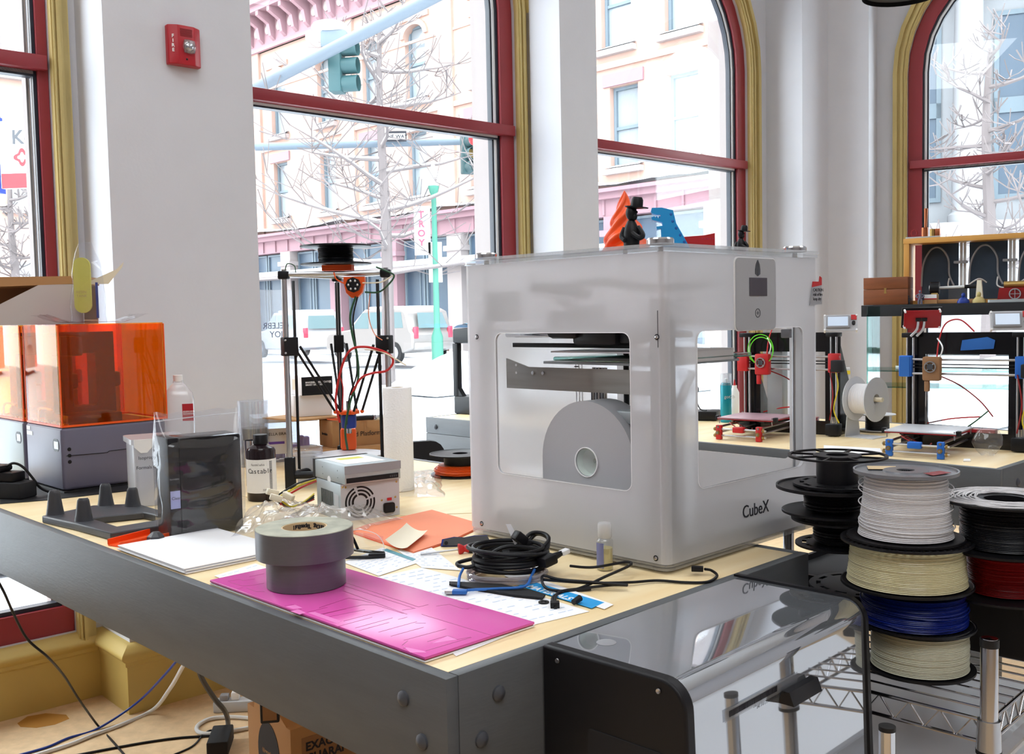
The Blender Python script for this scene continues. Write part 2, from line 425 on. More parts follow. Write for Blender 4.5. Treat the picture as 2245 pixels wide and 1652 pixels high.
def window(n, a, b, F, k=1.0, rw=1.0):
    a2 = .088*k + .082*rw; dp_ = .08 if rw == 1 else .045
    g = MB(); band(g, a, b, SILL-.05, 0, .085*k, REC-.03, REC+.0)
    cas = sobj(g, f'trim_{n}', 'gold_paint', F)
    for (o1, o2, y) in ((.004, .03, REC-.05+.02*(1-k)/.3), (.045, .062, REC-.04), (.07, .078, REC-.037)):
        m = MB(); band(m, a, b, SILL-.05, o1*k, o2*k, y, REC-.028); m.obj('moulding', 'gold_paint', cas)
    fr = MB(); band(fr, a, b, SILL, .088*k, a2, REC+.015, REC+dp_)
    win = sobj(fr, f'window_{n}', 'red_metal', F)
    fr2 = MB(); fr2.box((a+.088*k, REC+.012, SILL-.02), (b-.088*k, REC+.085, SILL+.075)); fr2.obj('sill_rail', 'red_metal', win)
    MB().box((a+.10*k, REC-.012, 2.237), (b-.10*k, REC+.075, 2.287), .004).obj('transom', 'red_metal', win)
    nar = rw < 1
    gk = MB(); band(gk, a, b, SILL+.08, a2, a2+.012, REC+.03, REC+.07); (None if nar else band(gk, a, b, SILL+.08, a2+.026, a2+.036, REC+.045, REC+.075))
    gk.box((a+a2, REC+.03, 2.218), (b-a2, REC+.07, 2.237)); gk.box((a+a2, REC+.03, SILL+.075), (b-a2, REC+.07, SILL+.09)); gk.obj('gasket', 'gasket', win)
    bd = MB(); band(bd, a, b, SILL+.08, a2+.012, a2+(.014 if nar else .026), REC+(.048 if nar else .038), REC+(.05 if nar else .074)); bd.box((a+a2+.01, REC+.03, 2.226), (b-a2-.01, REC+.06, 2.237)); bd.obj('metal_bead', 'steel_bead', win)
    MB().box((a+a2+.02, REC+.05, SILL+.08), (b-a2-.02, REC+.056, 2.23)).obj('lower_pane', 'window_glass', win)
    pp = archpath(a, b, 2.24, a2+.02); MB().prism(pp, -(REC+.056), -(REC+.05), XZ).obj('upper_pane', 'window_glass', win)
    # stone reveal of the building outside
    ex = MB(); [ex.box((x0, REC+.085, SILL-.3), (x1, REC+(.13 if nar else .24), SP+1.2)) for x0, x1 in ((a, a+.165), (b-.165*k, b))]; ex.box((a, REC+.085, SILL-.3), (b, REC+.24, SILL+.0)); ex.obj('outer_reveal', 'stone', win)
for i, (a, b) in enumerate(WIN): window(i+1, a, b, WF, *((.7, .42) if i == 0 else (1.0, 1.0)))
window(4, .335, 2.02, LF)
# mustard panelling with a rounded cap below the windows
bb = MB()
def dado(mb, pts, cap):
    # sweep (offset, z) profile along a wall path; pts in wall coordinates, room side is -y
    P = [Vector((p[0], p[1], 0)) for p in pts]; n = len(P); nor = []
    for i in range(n):
        d0 = (P[i]-P[i-1]).normalized() if i else (P[1]-P[0]).normalized(); d1 = (P[i+1]-P[i]).normalized() if i < n-1 else d0
        n0 = Vector((d0.y, -d0.x, 0)); n1 = Vector((d1.y, -d1.x, 0)); s = n0+n1; nor.append(s/(s.dot(n0)))
    m = len(cap); vs = []; fs = []
    for i in range(n): vs += [P[i] + nor[i]*o + Vector((0, 0, z)) for o, z in cap]
    for i in range(n-1):
        for k in range(m): fs.append((i*m+k, i*m+(k+1) % m, (i+1)*m+(k+1) % m, (i+1)*m+k))
    fs += [tuple(range(m)), tuple(range(n*m-1, n*m-m-1, -1))]
    mb.add(vs, fs)
path = [(-2.32, .02), (-1.80, .02), (-1.80, REC), (0, REC), (0, .02), (.545, .02), (.545, REC), (2.165, REC), (2.165, .02), (2.42, .02), (2.42, REC), (4.275, REC), (4.275, .02), (4.55, .02)]
dado(bb, path, [(-.005, 0), (.02, 0), (.02, .165), (.028, .172), (.028, .185), (-.005, .185)])
sobj(bb, 'baseboard_left', 'mustard_paint', WF)
b2 = MB(); prof = [(-.005, .185)] + [(.028 + .018*math.sin(PI*k/8), .185 + .045*k/8*1.0) for k in range(9)] + [(.012, .245), (-.005, .247)]
dado(b2, path, prof); cap = sobj(b2, 'trim_5', 'mustard_paint', WF)
b3 = MB(); dado(b3, [(.03, .02), (.235, .02), (.235, REC), (2.12, REC), (2.12, .02), (4, .02)], [(-.005, 0), (.02, 0), (.02, .165), (.045, .19), (.045, .22), (.012, .247), (-.005, .247)])
sobj(b3, 'baseboard_right', 'mustard_paint', LF)

# ================================================================== THE STREET
def street_frame(): return RZ(45)
FAC = Matrix(((math.cos(R(135)), math.cos(R(45)), 0, 0), (math.sin(R(135)), math.sin(R(45)), 0, 0), (0, 0, 1, 0), (0, 0, 0, 1)))  # x: along facade (left-away), y: away from us
g = MB(); g.grid(lambda u, v: (-40+100*u, -12+80*v, -.25 + .12*noise.noise(Vector((u*34, v*28, 0)))), 50, 40)
gr = g.obj('street', 'slush'); tag(gr, 'snow covered street and pavement outside the windows', 'street'); struct(gr)
D0 = 26.0
# main brick building across the street
bld = thing('brick_building', 'pale red brick building with arched upper windows and snowy shopfront across the street', 'building')
bld.matrix_world = FAC
def fbox(mb, s0, s1, z0, z1, y0, y1): return mb.box((min(s0, s1), D0+y0, z0), (max(s0, s1), D0+y1, z1))
cols_low = [18.32, 20.62, 24.0, 27.4, 31.05, 33.95, 37.2, 41.0, 44.8]
cols_up = [18.35, 20.9, 24.0, 27.0, 31.05, 33.9, 37.2, 41.0, 44.8]
# brick wall: courses built as pieces where they are big enough, else material; wall slabs leave the window holes open
def wall_with_holes(mb, s0, s1, z0, z1, holes, y0, y1):
    xs = sorted(holes); cur = s0
    for h0, h1, a, b in xs:
        fbox(mb, cur, h0, z0, z1, y0, y1); fbox(mb, h0, h1, z0, a, y0, y1); fbox(mb, h0, h1, b, z1, y0, y1); cur = h1
    fbox(mb, cur, s1, z0, z1, y0, y1)
S0, S1 = 15.6, 60
wb = MB()
wall_with_holes(wb, S0, S1, 5.4, 9.5, [(c-.58, c+.58, 6.1, 8.75) for c in cols_low], 0, .6)
wall_with_holes(wb, S0, S1, 9.5, 14.0, [(c-.62, c+.62, 9.95, 12.9) for c in cols_up], 0, .6)
fbox(wb, S0, S1, 0, 5.4, .9, 1.3)
wb.obj('brick_wall', 'brick_wall', bld)
pil = MB()
for s in (16.1, 22.4, 29.2, 35.5, 42.9): fbox(pil, s-.45, s+.45, 5.4, 14, -.12, .05)
for c in cols_up: fbox(pil, c-.9, c+.9, 13.1, 13.3, -.08, .02)
pil.obj('brick_pilasters', 'brick_wall', bld)
def sashwin(c, z0, z1, hw, arch, i):
    f = MB(); f.ring([(c-hw, z0), (c+hw, z0), (c+hw, z1), (c-hw, z1)], [(c-hw+.1, z0+.1), (c+hw-.1, z0+.1), (c+hw-.1, z1-.1), (c-hw+.1, z1-.1)], -(D0+.35), -(D0+.2), XZ)
    f.box((c-hw+.1, D0+.22, (z0+z1)/2-.05), (c+hw-.1, D0+.32, (z0+z1)/2+.05))
    w_ = f.obj('window', 'sash', bld)
    MB().box((c-hw+.1, D0+.3, z0+.1), (c+hw-.1, D0+.33, z1-.1)).obj('pane', 'far_glass', w_)
    if arch:
        a = [(c-hw*math.cos(PI*k/12), z1-.45 + .45*math.sin(PI*k/12)) for k in range(13)]
        MB().prism([(c-hw-.02, z1-.46)] + a[:7] + [(c, z1+.02), (c-hw-.02, z1+.02)], -(D0+.25), -(D0-.0), XZ).prism([(c+hw+.02, z1-.46), (c+hw+.02, z1+.02), (c, z1+.02)] + a[6:], -(D0+.25), -(D0-.0), XZ).obj('arch', 'brick_wall', w_)
        h = MB(); o_ = [(c-(hw+.22)*math.cos(PI*k/12), z1-.45 + .66*math.sin(PI*k/12)) for k in range(13)]
        h.prism(o_ + a[::-1], -D0, -(D0-.1), XZ); h.obj('arch_hood', 'brick_wall', w_)
    s_ = MB(); s_.box((c-hw-.2, D0-.22, z0-.18), (c+hw+.2, D0+.1, z0)); s_.obj('stone_sill', 'stone', w_)
    MB().grid(lambda u, v: (c-hw-.2+(2*hw+.4)*u, D0-.25+.4*v, z0+.02+.12*math.sin(PI*min(1, max(0, v)))*(.7+.5*noise.noise(Vector((u*4+i, v, 0))))), 8, 4).obj('sill_snow', 'snow', w_)
    if not arch:
        MB().box((c-hw-.25, D0-.08, z1+.02), (c+hw+.25, D0+.05, z1+.42)).obj('lintel', 'pink_trim' if i % 2 else 'stone', w_)
for i, c in enumerate(cols_low): sashwin(c, 6.1, 8.75, .58, False, i)
for i, c in enumerate(cols_up): sashwin(c, 9.95, 12.9, .62, True, i)
# string courses
cs = MB(); fbox(cs, S0, S1, 9.35, 9.55, -.1, .02); fbox(cs, S0, S1, 12.2, 12.3, -.05, .02); cs.obj('string_course', 'brick_wall', bld)
# cornice with brackets
cn = MB(); fbox(cn, S0, S1, 14.0, 15.6, -.1, .6); fbox(cn, S0, S1, 15.5, 15.75, -1.0, .6); fbox(cn, S0, S1, 15.75, 16.1, -1.2, .6); fbox(cn, S0, S1, 14.0, 14.15, -.25, 0)
cn.obj('cornice', 'pink_trim', bld)
for k in range(40):
    s = 20 + k*.95
    b_ = MB(); b_.prism([(0, 14.3), (-.25, 14.5), (-.35, 15.0), (-.9, 15.3), (-.9, 15.5), (0, 15.5)], s, s+.22, Matrix(((0,0,1,0),(1,0,0,D0-.08),(0,1,0,0),(0,0,0,1))))
    b_.obj('bracket', 'pink_trim', bld)
    MB().lathe([(1e-4, 0), (.22, 0), (.22, .06), (1e-4, .1)], 12, T(s+.58, D0-.1, 14.9) @ RX(90)).obj('roundel', 'stone', bld)
MB().box((S0, D0-1.2, 16.1), (S1, D0+.5, 16.45), .1).obj('roof_snow', 'snow', bld)
# pink entablature over the shops
en = MB(); fbox(en, S0, S1, 4.55, 5.1, -.25, .9); fbox(en, S0, S1, 5.1, 5.3, -.5, .9); fbox(en, S0, S1, 5.3, 5.42, -.7, .9)
for k in range(34): fbox(en, 16+k*1.05, 16+k*1.05+.08, 4.6, 5.1, -.32, -.2)
en.obj('entablature', 'pink_trim', bld)
def ledge(u, v):
    s = S0 + (S1-S0)*u
    return (s, D0-.75+.95*v, 5.42 + (.30+.35*noise.noise(Vector((s*.35, 1.3, 0)))+.10*noise.noise(Vector((s*1.4, 2, 0))))*math.sin(PI*min(.98, .15+v*.8))*1.0)
MB().grid(ledge, 130, 6).obj('ledge_snow', 'snow', bld)
# shopfronts: pillars, windows with dark glass, awning band with snow
for k in range(12):
    s = 17.0 + k*3.9
    p_ = MB(); fbox(p_, s-.4, s+.4, 0, 4.55, -.3, .3); fbox(p_, s-.5, s+.5, 3.9, 4.1, -.4, .3); p_.obj('shop_pillar', 'pink_trim' if k % 3 else 'stone', bld)
    f = MB()
    for q0, q1 in ((s+.4, s+2.1), (s+2.2, s+3.45)):
        f.ring([(q0, 3.65), (q1, 3.65), (q1, 4.5), (q0, 4.5)], [(q0+.08, 3.73), (q1-.08, 3.73), (q1-.08, 4.42), (q0+.08, 4.42)], -(D0+.2), -(D0+.08), XZ)
        f.ring([(q0, .3), (q1, .3), (q1, 3.4), (q0, 3.4)], [(q0+.08, .38), (q1-.08, .38), (q1-.08, 3.32), (q0+.08, 3.32)], -(D0+.2), -(D0+.08), XZ)
        f.box((q0+.3, D0+.12, .3), (q0+.36, D0+.18, 3.4))
    sw = f.obj('shop_window', 'sash', bld)
    gl = MB(); gl.box((s+.45, D0+.15, .35), (s+3.4, D0+.19, 4.48)); gl.obj('pane', 'far_dark', sw)
MB().box((S0, D0-1.0, 3.4), (S1, D0+.1, 3.62), .05).obj('awning_snow', 'snow', bld)
aw = MB(); fbox(aw, S0, S1, 3.3, 3.42, -.9, .1); aw.obj('awning_frame', 'stone', bld)
# white neoclassical building seen through the right window
nb = thing('stone_building', 'white columned stone building seen through the arched window at the right', 'building', dep(2110, 700, 34) * 1.0, -22)
nb.location.z = 0
m = MB(); m.box((-9, 0, 0), (16, 5, 14)); m.box((-9.5, -2.2, 12.6), (16, .2, 13.6)); m.box((-9.7, -2.6, 13.6), (16, .2, 14.4)); m.box((-9.8, -2.9, 14.4), (16, .2, 14.9)); m.box((-9.3, -1.6, 3.6), (16, .1, 4.1)); m.box((-9.2, -1.3, 0), (16, .1, 3.6))
m.obj('stone_wall', 'pale_stone', nb)
for k in range(9):
    x = -8 + k*2.7
    c_ = MB(); c_.lathe([(.62, 4.1), (.62, 4.35), (.5, 4.45), (.47, 8), (.42, 11.6), (.5, 11.75), (.5, 11.9)], 18, T(x, -1.0, 0)); c_.box((x-.62, -1.6, 11.9), (x+.62, -.4, 12.6)); c_.obj('column', 'pale_stone', nb)
    w_ = MB(); w_.ring([(x+.8, 4.9), (x+1.9, 4.9), (x+1.9, 11), (x+.8, 11)], [(x+.95, 5.05), (x+1.75, 5.05), (x+1.75, 10.85), (x+.95, 10.85)], .02, .12, XZ); w_.box((x+.8, -.12, 7.7), (x+1.9, -.03, 8.2)); w_ = w_.obj('window', 'sash', nb)
    MB().box((x+.9, -.04, 5), (x+1.8, -.01, 10.9)).obj('pane', 'far_dark', w_)
    v_ = MB(); v_.lathe([(.16, -.08), (.2, 0), (.16, .08), (.05, .08), (.05, -.08)], 12, T(x-.55, -1.65, 12.2) @ RX(90), closed=True); v_.lathe([(.16, -.08), (.2, 0), (.16, .08), (.05, .08), (.05, -.08)], 12, T(x+.55, -1.65, 12.2) @ RX(90), closed=True); v_.obj('volute', 'pale_stone', nb)
dn = MB()
for k in range(60): dn.box((-9.5+k*.42, -2.45, 13.25), (-9.3+k*.42, -2.2, 13.6))
o_ = dn.obj('dentils', 'stone', nb); o_['kind'] = 'stuff'
# brick house and hanging bank sign seen at far left
hb = thing('corner_building', 'pale brick corner building behind the bank sign seen through the far left window', 'building', (-22, 27, 0), 40)
m = MB(); m.box((-12, 0, 0), (14, 5, 15)); m.box((-12.3, -.6, 14), (14.3, .2, 15.2)); m.obj('brick_wall', 'brick_wall', hb)
for k in range(8):
    for z in (1.0, 5.2, 9.4):
        x = -10 + k*3
        w_ = MB().box((x, -.12, z), (x+1.2, .02, z+2.4)).obj('window', 'far_glass', hb); MB().box((x-.2, -.25, z-.25), (x+1.4, .0, z)).obj('sill', 'stone', w_)
m = MB()
for k in range(50): m.box((-12+k*.52, -.5, 13.5), (-11.75+k*.52, -.1, 14))
o_ = m.obj('dentils', 'stone', hb); o_['kind'] = 'stuff'
c0 = dep(30, 340, 9)
sg = thing('bank_sign', 'white hanging sign with grey letters and a red four lobed emblem outside the left window', 'sign', c0, -4)
W_ = 1.0
MB().box((-.13, 0, -.29), (.55, .05, .30), .005).obj('sign_board', 'white_gloss', sg)
MB().box((-.12, -.004, -.29), (.55, .0, -.16)).obj('red_band', 'fire_red', sg)
MB().text('Key', .17, T(-.012, -.003, .10) @ RX(90), .001, bold=.004).obj('lettering', 'dark_grey', sg)
q = MB()
pts = []
for k in range(48):
    a = 2*PI*k/48; r_ = .066*(1+.22*math.cos(4*a)); pts.append((.077+r_*math.cos(a), r_*math.sin(a)-.02))
inn = []
for k in range(48):
    a = 2*PI*k/48; r_ = .036*(1+.25*math.cos(4*a)); inn.append((.077+r_*math.cos(a), r_*math.sin(a)-.02))
q.ring(pts, inn, .001, .003, XZ); q.obj('emblem', 'fire_red', sg)
MB().box((-.18, -.02, -.33), (-.13, .07, .34)).obj('side_bracket', 'navy', sg)
MB().cyl((-.15, .02, .34), (-.15, .02, 3.2), .03).obj('hanger', 'galv', sg)
# signal masts and lamps
a1, a2 = dep(520, 215, 23), dep(1000, -32, 15)
ms = thing('signal_mast', 'thick grey signal mast arm crossing the top of the middle window', 'mast', a1)
MB().cyl((0, 0, 0), a2-a1, .13, .10, 14).obj('arm', 'galv', ms)
p_ = dep(735, 95, 19.4) - a1; MB().box((p_.x-.25, p_.y-.2, p_.z-.12), (p_.x+.25, p_.y+.2, p_.z+.2), .04).obj('clamp', 'galv', ms)
MB().ball((p_.x-.1, p_.y, p_.z+.3), .35, 12, sz=.35).obj('snow_cap', 'snow', ms)
cmr = MB(); cmr.box((p_.x-.55, p_.y-.1, p_.z+.05), (p_.x-.2, p_.y+.1, p_.z+.22), .03); cmr.obj('camera_housing', 'white', ms)
def signal(name, label, p, rz, h, lit):
    s = thing(name, label, 'traffic light', p, rz)
    MB().box((-.17, .0, -h/2), (.17, .25, h/2), .03).obj('housing', 'signal_green', s)
    n = 3
    for k in range(n):
        z = h/2 - h*(k+.5)/n
        v = MB(); v.lathe([(.15, 0), (.155, 0), (.155, .3), (.15, .3)], 16, T(0, 0, z) @ RX(90), closed=True); v = v.obj('visor', 'signal_green', s)
        MB().lathe([(1e-4, .02), (.13, .0), (.14, -.02), (1e-4, -.02)], 16, T(0, -.02, z) @ RX(90)).obj('lamp', ('signal_red' if lit else 'car_glass', 'signal_yellow', 'car_glass')[k], s)
    MB().ball((0, .1, h/2+.04), .22, 12, sz=.3).obj('snow_cap', 'snow', s); return s
signal('traffic_light', 'dark green traffic light seen from the side hanging under the thick mast arm', dep(752, 145, 19.5), 80, 1.0, False)
signal('traffic_light', 'traffic light with red lamp at the right edge of the middle window', dep(1030, 338, 25.5), 25, .95, True)
a1, a2 = dep(560, 322, 26.2), dep(1230, 305, 26.2)
ms = thing('signal_mast', 'thin grey signal mast arm carrying the one way sign', 'mast', a1)
MB().cyl((0, 0, 0), a2-a1, .10, .08, 12).obj('arm', 'galv', ms)
s_ = thing('one_way_sign', 'white one way sign with black border on the thin mast arm', 'sign', dep(860, 299, 25.9), 3)
MB().box((-.36, 0, -.13), (.36, .02, .14), .01).obj('sign_plate', 'ink', s_); MB().prism([(-.34, .0), (-.18, .11), (-.18, .075), (.33, .075), (.33, -.075), (-.18, -.075), (-.18, -.11)], .001, .008, XZ).obj('arrow', 'white', s_)
MB().text('ONE WAY', .13, T(.08, -.012, -.045) @ RX(90), .002, 'CENTER', bold=.004).obj('lettering', 'ink', s_)
p0 = dep(950, 400, 24); lp = thing('street_lamp', 'green street lamp post with a white acorn globe and hanging banner', 'street lamp', (p0.x, p0.y, 0))
MB().lathe([(.14, 0), (.14, .9), (.075, 1.1), (.06, p0.z-.3), (.09, p0.z-.25), (.13, p0.z-.12), (.13, p0.z-.08), (1e-3, p0.z-.08)], 12).obj('post', 'lamp_green', lp)
MB().lathe([(.10, p0.z-.1), (.16, p0.z+.05), (.15, p0.z+.22), (.05, p0.z+.38), (.03, p0.z+.46), (1e-3, p0.z+.5)], 14).obj('globe', 'white_gloss', lp)
zz = p0.z
MB().box((-.48, .0, zz-1.7), (-.1, .02, zz-.55)).obj('banner', 'white', lp)
MB().text('T\nR\nO\nY', .22, T(-.31, -.01, zz-.82) @ RX(90), .002, 'CENTER', bold=.008).obj('banner_lettering', 'tail_red', lp)
MB().box((-.42, -.004, zz-1.45), (-.19, .0, zz-.62)).obj('banner_panel', 'lilac', lp)
MB().box((-.16, .0, 2.2), (.16, .02, 3.15)).obj('street_notice', 'white', lp)
def twig_tree(name, label, base, h, r0, snow, seed, spread=1.0, low=.3, nb=16):
    rn = random.Random(seed); t = thing(name, label, 'tree', base)
    trunk = MB(); trunk.tube([(0, 0, -.3), (.05, 0, h*.4), (-.03, .05, h*.75), (.02, 0, h)], r0, 8, sm=4, rf=lambda s: 1-.75*s); trunk.obj('trunk', 'bark', t)
    tw = MB(); bz = MB(); sn = MB()
    for i in range(nb):
        z = h*(low + (1-low)*(i+.3)/nb); a = i*2.4 + rn.uniform(-.3, .3); L = h*.42*spread*(1.15-(z/h)*.75)*rn.uniform(.8, 1.2)
        p = [Vector((0, 0, z))]; d = Vector((math.cos(a), math.sin(a), rn.uniform(.0, .35))).normalized()
        for k in range(5): p.append(p[-1] + d*L/5); d = (d + Vector((rn.uniform(-.25, .25), rn.uniform(-.25, .25), rn.uniform(-.05, .2)))).normalized()
        bz.tube(p, r0*.28, 5, rf=lambda s: 1-.8*s)
        if snow: sn.tube([q + Vector((0, 0, r0*.22)) for q in p[:-1]], r0*.26, 5, rf=lambda s: 1-.75*s)
        for j in range(9):
            q = p[1+j % 5]; e = Vector((rn.uniform(-1, 1), rn.uniform(-1, 1), rn.uniform(-.2, .8))).normalized(); q1 = q + e*L*.22; e2 = (e + Vector((rn.uniform(-.5, .5), rn.uniform(-.5, .5), .3))).normalized(); q2 = q1 + e2*L*.2
            tw.tube([q, q1, q2], .016, 3)
            for _ in range(2):
                e3 = (e2 + Vector((rn.uniform(-1, 1), rn.uniform(-1, 1), rn.uniform(-.3, .6)))).normalized(); tw.tube([q1, q1+e3*L*.14, q1+e3*L*.24+Vector((0, 0, .05))], .011, 3)
    bz.obj('branches', 'bark', t); o = tw.obj('twigs', 'bark', t); o['kind'] = 'stuff'
    if snow: sn.obj('branch_snow', 'snow', t)
b0 = dep(848, 700, 24); twig_tree('street_tree', 'bare street tree with snow lined branches in the middle window', (b0.x, b0.y, 0), 8.3, .17, True, 3, 1.05, .28, 20)
b0 = dep(2165, 600, 20); twig_tree('street_tree', 'bare tree with steep twigs seen through the arched window at the right', (b0.x, b0.y, 0), 6.4, .17, False, 11, .9, .3, 16)
b0 = dep(30, 600, 19); twig_tree('street_tree', 'bare tree below the bank sign at the far left', (b0.x, b0.y, 0), 4.3, .12, False, 5, .8, .2, 16)
# parked cars, three quarter rear view
def car(name, label, p, rz, body, g=None):
    c = thing(name, label, 'car', p, rz, g)
    L, Wd = 4.4, 1.78
    # local: x forward, y left, z up; origin at rear centre
    side = [(0, .45), (0, .95), (.12, 1.05), (.30, 1.62), (.55, 1.72), (2.3, 1.72), (2.95, 1.25), (3.05, 1.08), (4.25, .95), (4.4, .8), (4.4, .42), (3.9, .32), (.5, .32)]
    m = MB(); m.prism(side, -Wd/2, Wd/2, XZ)
    o = m.obj('body', body, c); md = o.modifiers.new('b', 'BEVEL'); md.width = .06; md.segments = 3; md.limit_method = 'ANGLE'
    MB().prism([(-.62, 0), (.62, 0), (.52, .5), (-.52, .5)], 0, .01, Matrix(((0, .33, -1, -.0), (1, 0, 0, 0), (0, .95, .3, 1.1), (0, 0, 0, 1)))).obj('rear_window', 'car_glass', c)
    for sgn in (1, -1):
        y = sgn*(Wd/2-.005); wn = MB()
        wn.prism([(.42, 1.12), (1.25, 1.1), (1.25, 1.62), (.5, 1.6)], -y-.012, -y+.012, XZ); wn.prism([(1.35, 1.1), (2.0, 1.1), (2.0, 1.62), (1.35, 1.62)], -y-.012, -y+.012, XZ); wn.prism([(2.1, 1.1), (2.95, 1.1), (2.4, 1.6), (2.1, 1.62)], -y-.012, -y+.012, XZ)
        wn.obj('side_windows', 'car_glass', c)
        MB().box((-.02, y-.16*sgn-.09, .78), (.06, y-.16*sgn+.09, 1.14), .02).obj('tail_light', 'tail_red', c)
        for x in (.85, 3.5):
            wh = MB(); wh.cyl((x, y-.12, .34), (x, y+.03*sgn if sgn > 0 else y-.15, .34), .34, n=22); wh = wh.obj('wheel', 'rubber', c)
            MB().cyl((x, y+.0, .34), (x, y+.04*sgn, .34), .2, n=16).obj('hub_cap', 'mid_grey', wh)
    MB().box((-.1, -.82, .42), (.15, .82, .66), .05).obj('bumper', body, c)
    MB().box((.55, -.75, 1.70), (2.2, .75, 1.80), .04).obj('roof_snow', 'snow', c)
    MB().box((.5, -.7, 1.74), (2.3, -.66, 1.80)).box((.5, .66, 1.74), (2.3, .7, 1.80)).obj('roof_rack', 'mid_grey', c)
    return c
q = dep(952, 790, 31.5); car('parked_car', 'beige sport utility car with a roof rack parked in the snow, nearer of the two', (q.x, q.y, -.05), 137, 'car_silver')
q = dep(712, 790, 36.8); car('parked_car', 'white estate car parked behind the beige one', (q.x, q.y, -.05), 128, 'car_white')
# snow banks between kerb and road
for i, (px, py, y, sx, sy, h) in enumerate(((1030, 800, 22, 1.8, 1.1, .8), (650, 800, 22, 1.6, 1.0, .6), (1480, 780, 22, 3, 1.5, .9), (60, 1300, 7.2, 2.4, .8, .75), (2150, 780, 16, 3, 1.5, .7))):
    q = dep(px, py, y)
    o = MB().grid(lambda u, v: ((u-.5)*2*sx, (v-.5)*2*sy, -.12+h*max(0, (1-(2*u-1)**2))**.7*max(0, 1-(2*v-1)**2)**.7*(1+.35*noise.noise(Vector((u*5+i, v*5, i))))), 22, 14).obj('snow_bank', 'snow', None, loc=(q.x, q.y, -.1), rz=42)
    tag(o, ['snow bank in front of the beige car', 'snow bank in front of the white estate car', 'snow bank across the street behind the white cube printer', 'snow piled against the far left window', 'snow bank below the columned building'][i], 'snow', kind='stuff')
# frosted advertising film with mirrored lettering on the middle window
fm = thing('window_film', 'pale window film with mirrored lettering at the lower left of the middle window', 'window film', WF @ Vector((.66, REC+.045, 1.06)), 42)
MB().box((.03, 0, -.42), (.20, .002, .42)).obj('film', 'clear_plastic', fm)
MB().text('CELEBR\nJOY', .036, T(.115, -.002, .26) @ RX(90) @ Matrix.Diagonal((-1, 1, 1, 1)), .0003, 'CENTER').obj('lettering', 'ink_soft', fm)
# ================================================================== WORKBENCHES
TZ = 0.9
TC = at(978, 1490, TZ)                   # near corner of the front bench
TRZ = 44.2
TF = Matrix.Translation(TC) @ RZ(TRZ)    # x: right-away edge, y: left-away edge, z up from the bench top
def tloc(px, py, z=TZ):                  # bench coordinates of a point seen on the bench top
    p = TF.inverted() @ at(px, py, z); return p
def tw(x, y, z=0): return TF @ Vector((x, y, z))
def bolt(mb, p, axis, r=.011):
    A = T(*p) @ {'x': RY(-90), 'y': RX(90)}[axis]
    mb.lathe([(r, -.001), (r*.95, .003), (r*.6, .0065), (1e-4, .008)], 14, A)
bench = thing('workbench', 'grey edged plywood workbench in the foreground carrying the white cube printer and magenta board', 'workbench', tw(0, 0, -TZ), TRZ)
H = TZ; LEN = 2.34; WID = .885
top = MB().prism([(.02, .02), (WID-.02, .02), (WID-.02, .66), (.5, .955), (.5, LEN-.02), (.02, LEN-.02)], H-.02, H).obj('tabletop', 'ply', bench)
rail = MB(); rail.box((0, 0, H-.155), (.0195, LEN, H+.0005), .0012); rail = rail.obj('edge_board', 'grey_paint', bench)
r2 = MB(); r2.box((.0205, 0, H-.155), (WID, .0195, H+.0005), .0012); r2 = r2.obj('edge_board', 'grey_paint', bench)
MB().box((WID-.019, .02, H-.155), (WID, .66, H+.0005), .0012).obj('edge_board', 'grey_paint', bench)
MB().box((.02, LEN-.02, H-.155), (.5, LEN, H+.0005)).obj('edge_board', 'grey_paint', bench)
for (px, py) in ((886, 1530), (927, 1625)):
    o, d = Vector((0, 0, EYE)), ray(px, py); M_ = TF.inverted(); o, d = M_ @ o, (M_.to_3x3() @ d); t = -o.x/d.x; p = o + d*t
    b_ = MB(); bolt(b_, (0, p.y, p.z+H), 'x'); b_.obj('bolt', 'dark_grey', bench)
for (px, py) in ((1092, 1519), (1055, 1620)):
    o, d = Vector((0, 0, EYE)), ray(px, py); M_ = TF.inverted(); o, d = M_ @ o, (M_.to_3x3() @ d); t = -o.y/d.y; p = o + d*t
    b_ = MB(); bolt(b_, (p.x, 0, p.z+H), 'y'); b_.obj('bolt', 'dark_grey', bench)
for x, y in ((.075, .075), (WID-.06, .06), (.08, LEN-.08), (WID-.07, .6)):
    MB().box((x-.04, y-.04, 0), (x+.04, y+.04, H-.02), .004).obj('leg', 'grey_paint', bench)
b2 = thing('workbench', 'plywood bench top joined behind the foreground bench under the delta printer', 'workbench', tw(0, 0, -TZ), TRZ)
MB().prism([(.507, .962), (WID-.02, .672), (1.2, .672), (1.2, LEN-.06), (.507, LEN-.06)], H-.02, H-.0005).obj('tabletop', 'ply', b2)
MB().box((1.2, .66, H-.155), (1.219, LEN-.06, H+.001), .001).obj('edge_board', 'grey_paint', b2)
MB().box((WID-.01, .655, H-.155), (1.219, .671, H+.001)).obj('edge_board', 'grey_paint', b2)
for x, y in ((1.13, .74), (1.13, LEN-.15)): MB().box((x-.04, y-.04, 0), (x+.04, y+.04, H-.02), .004).obj('leg', 'grey_paint', b2)
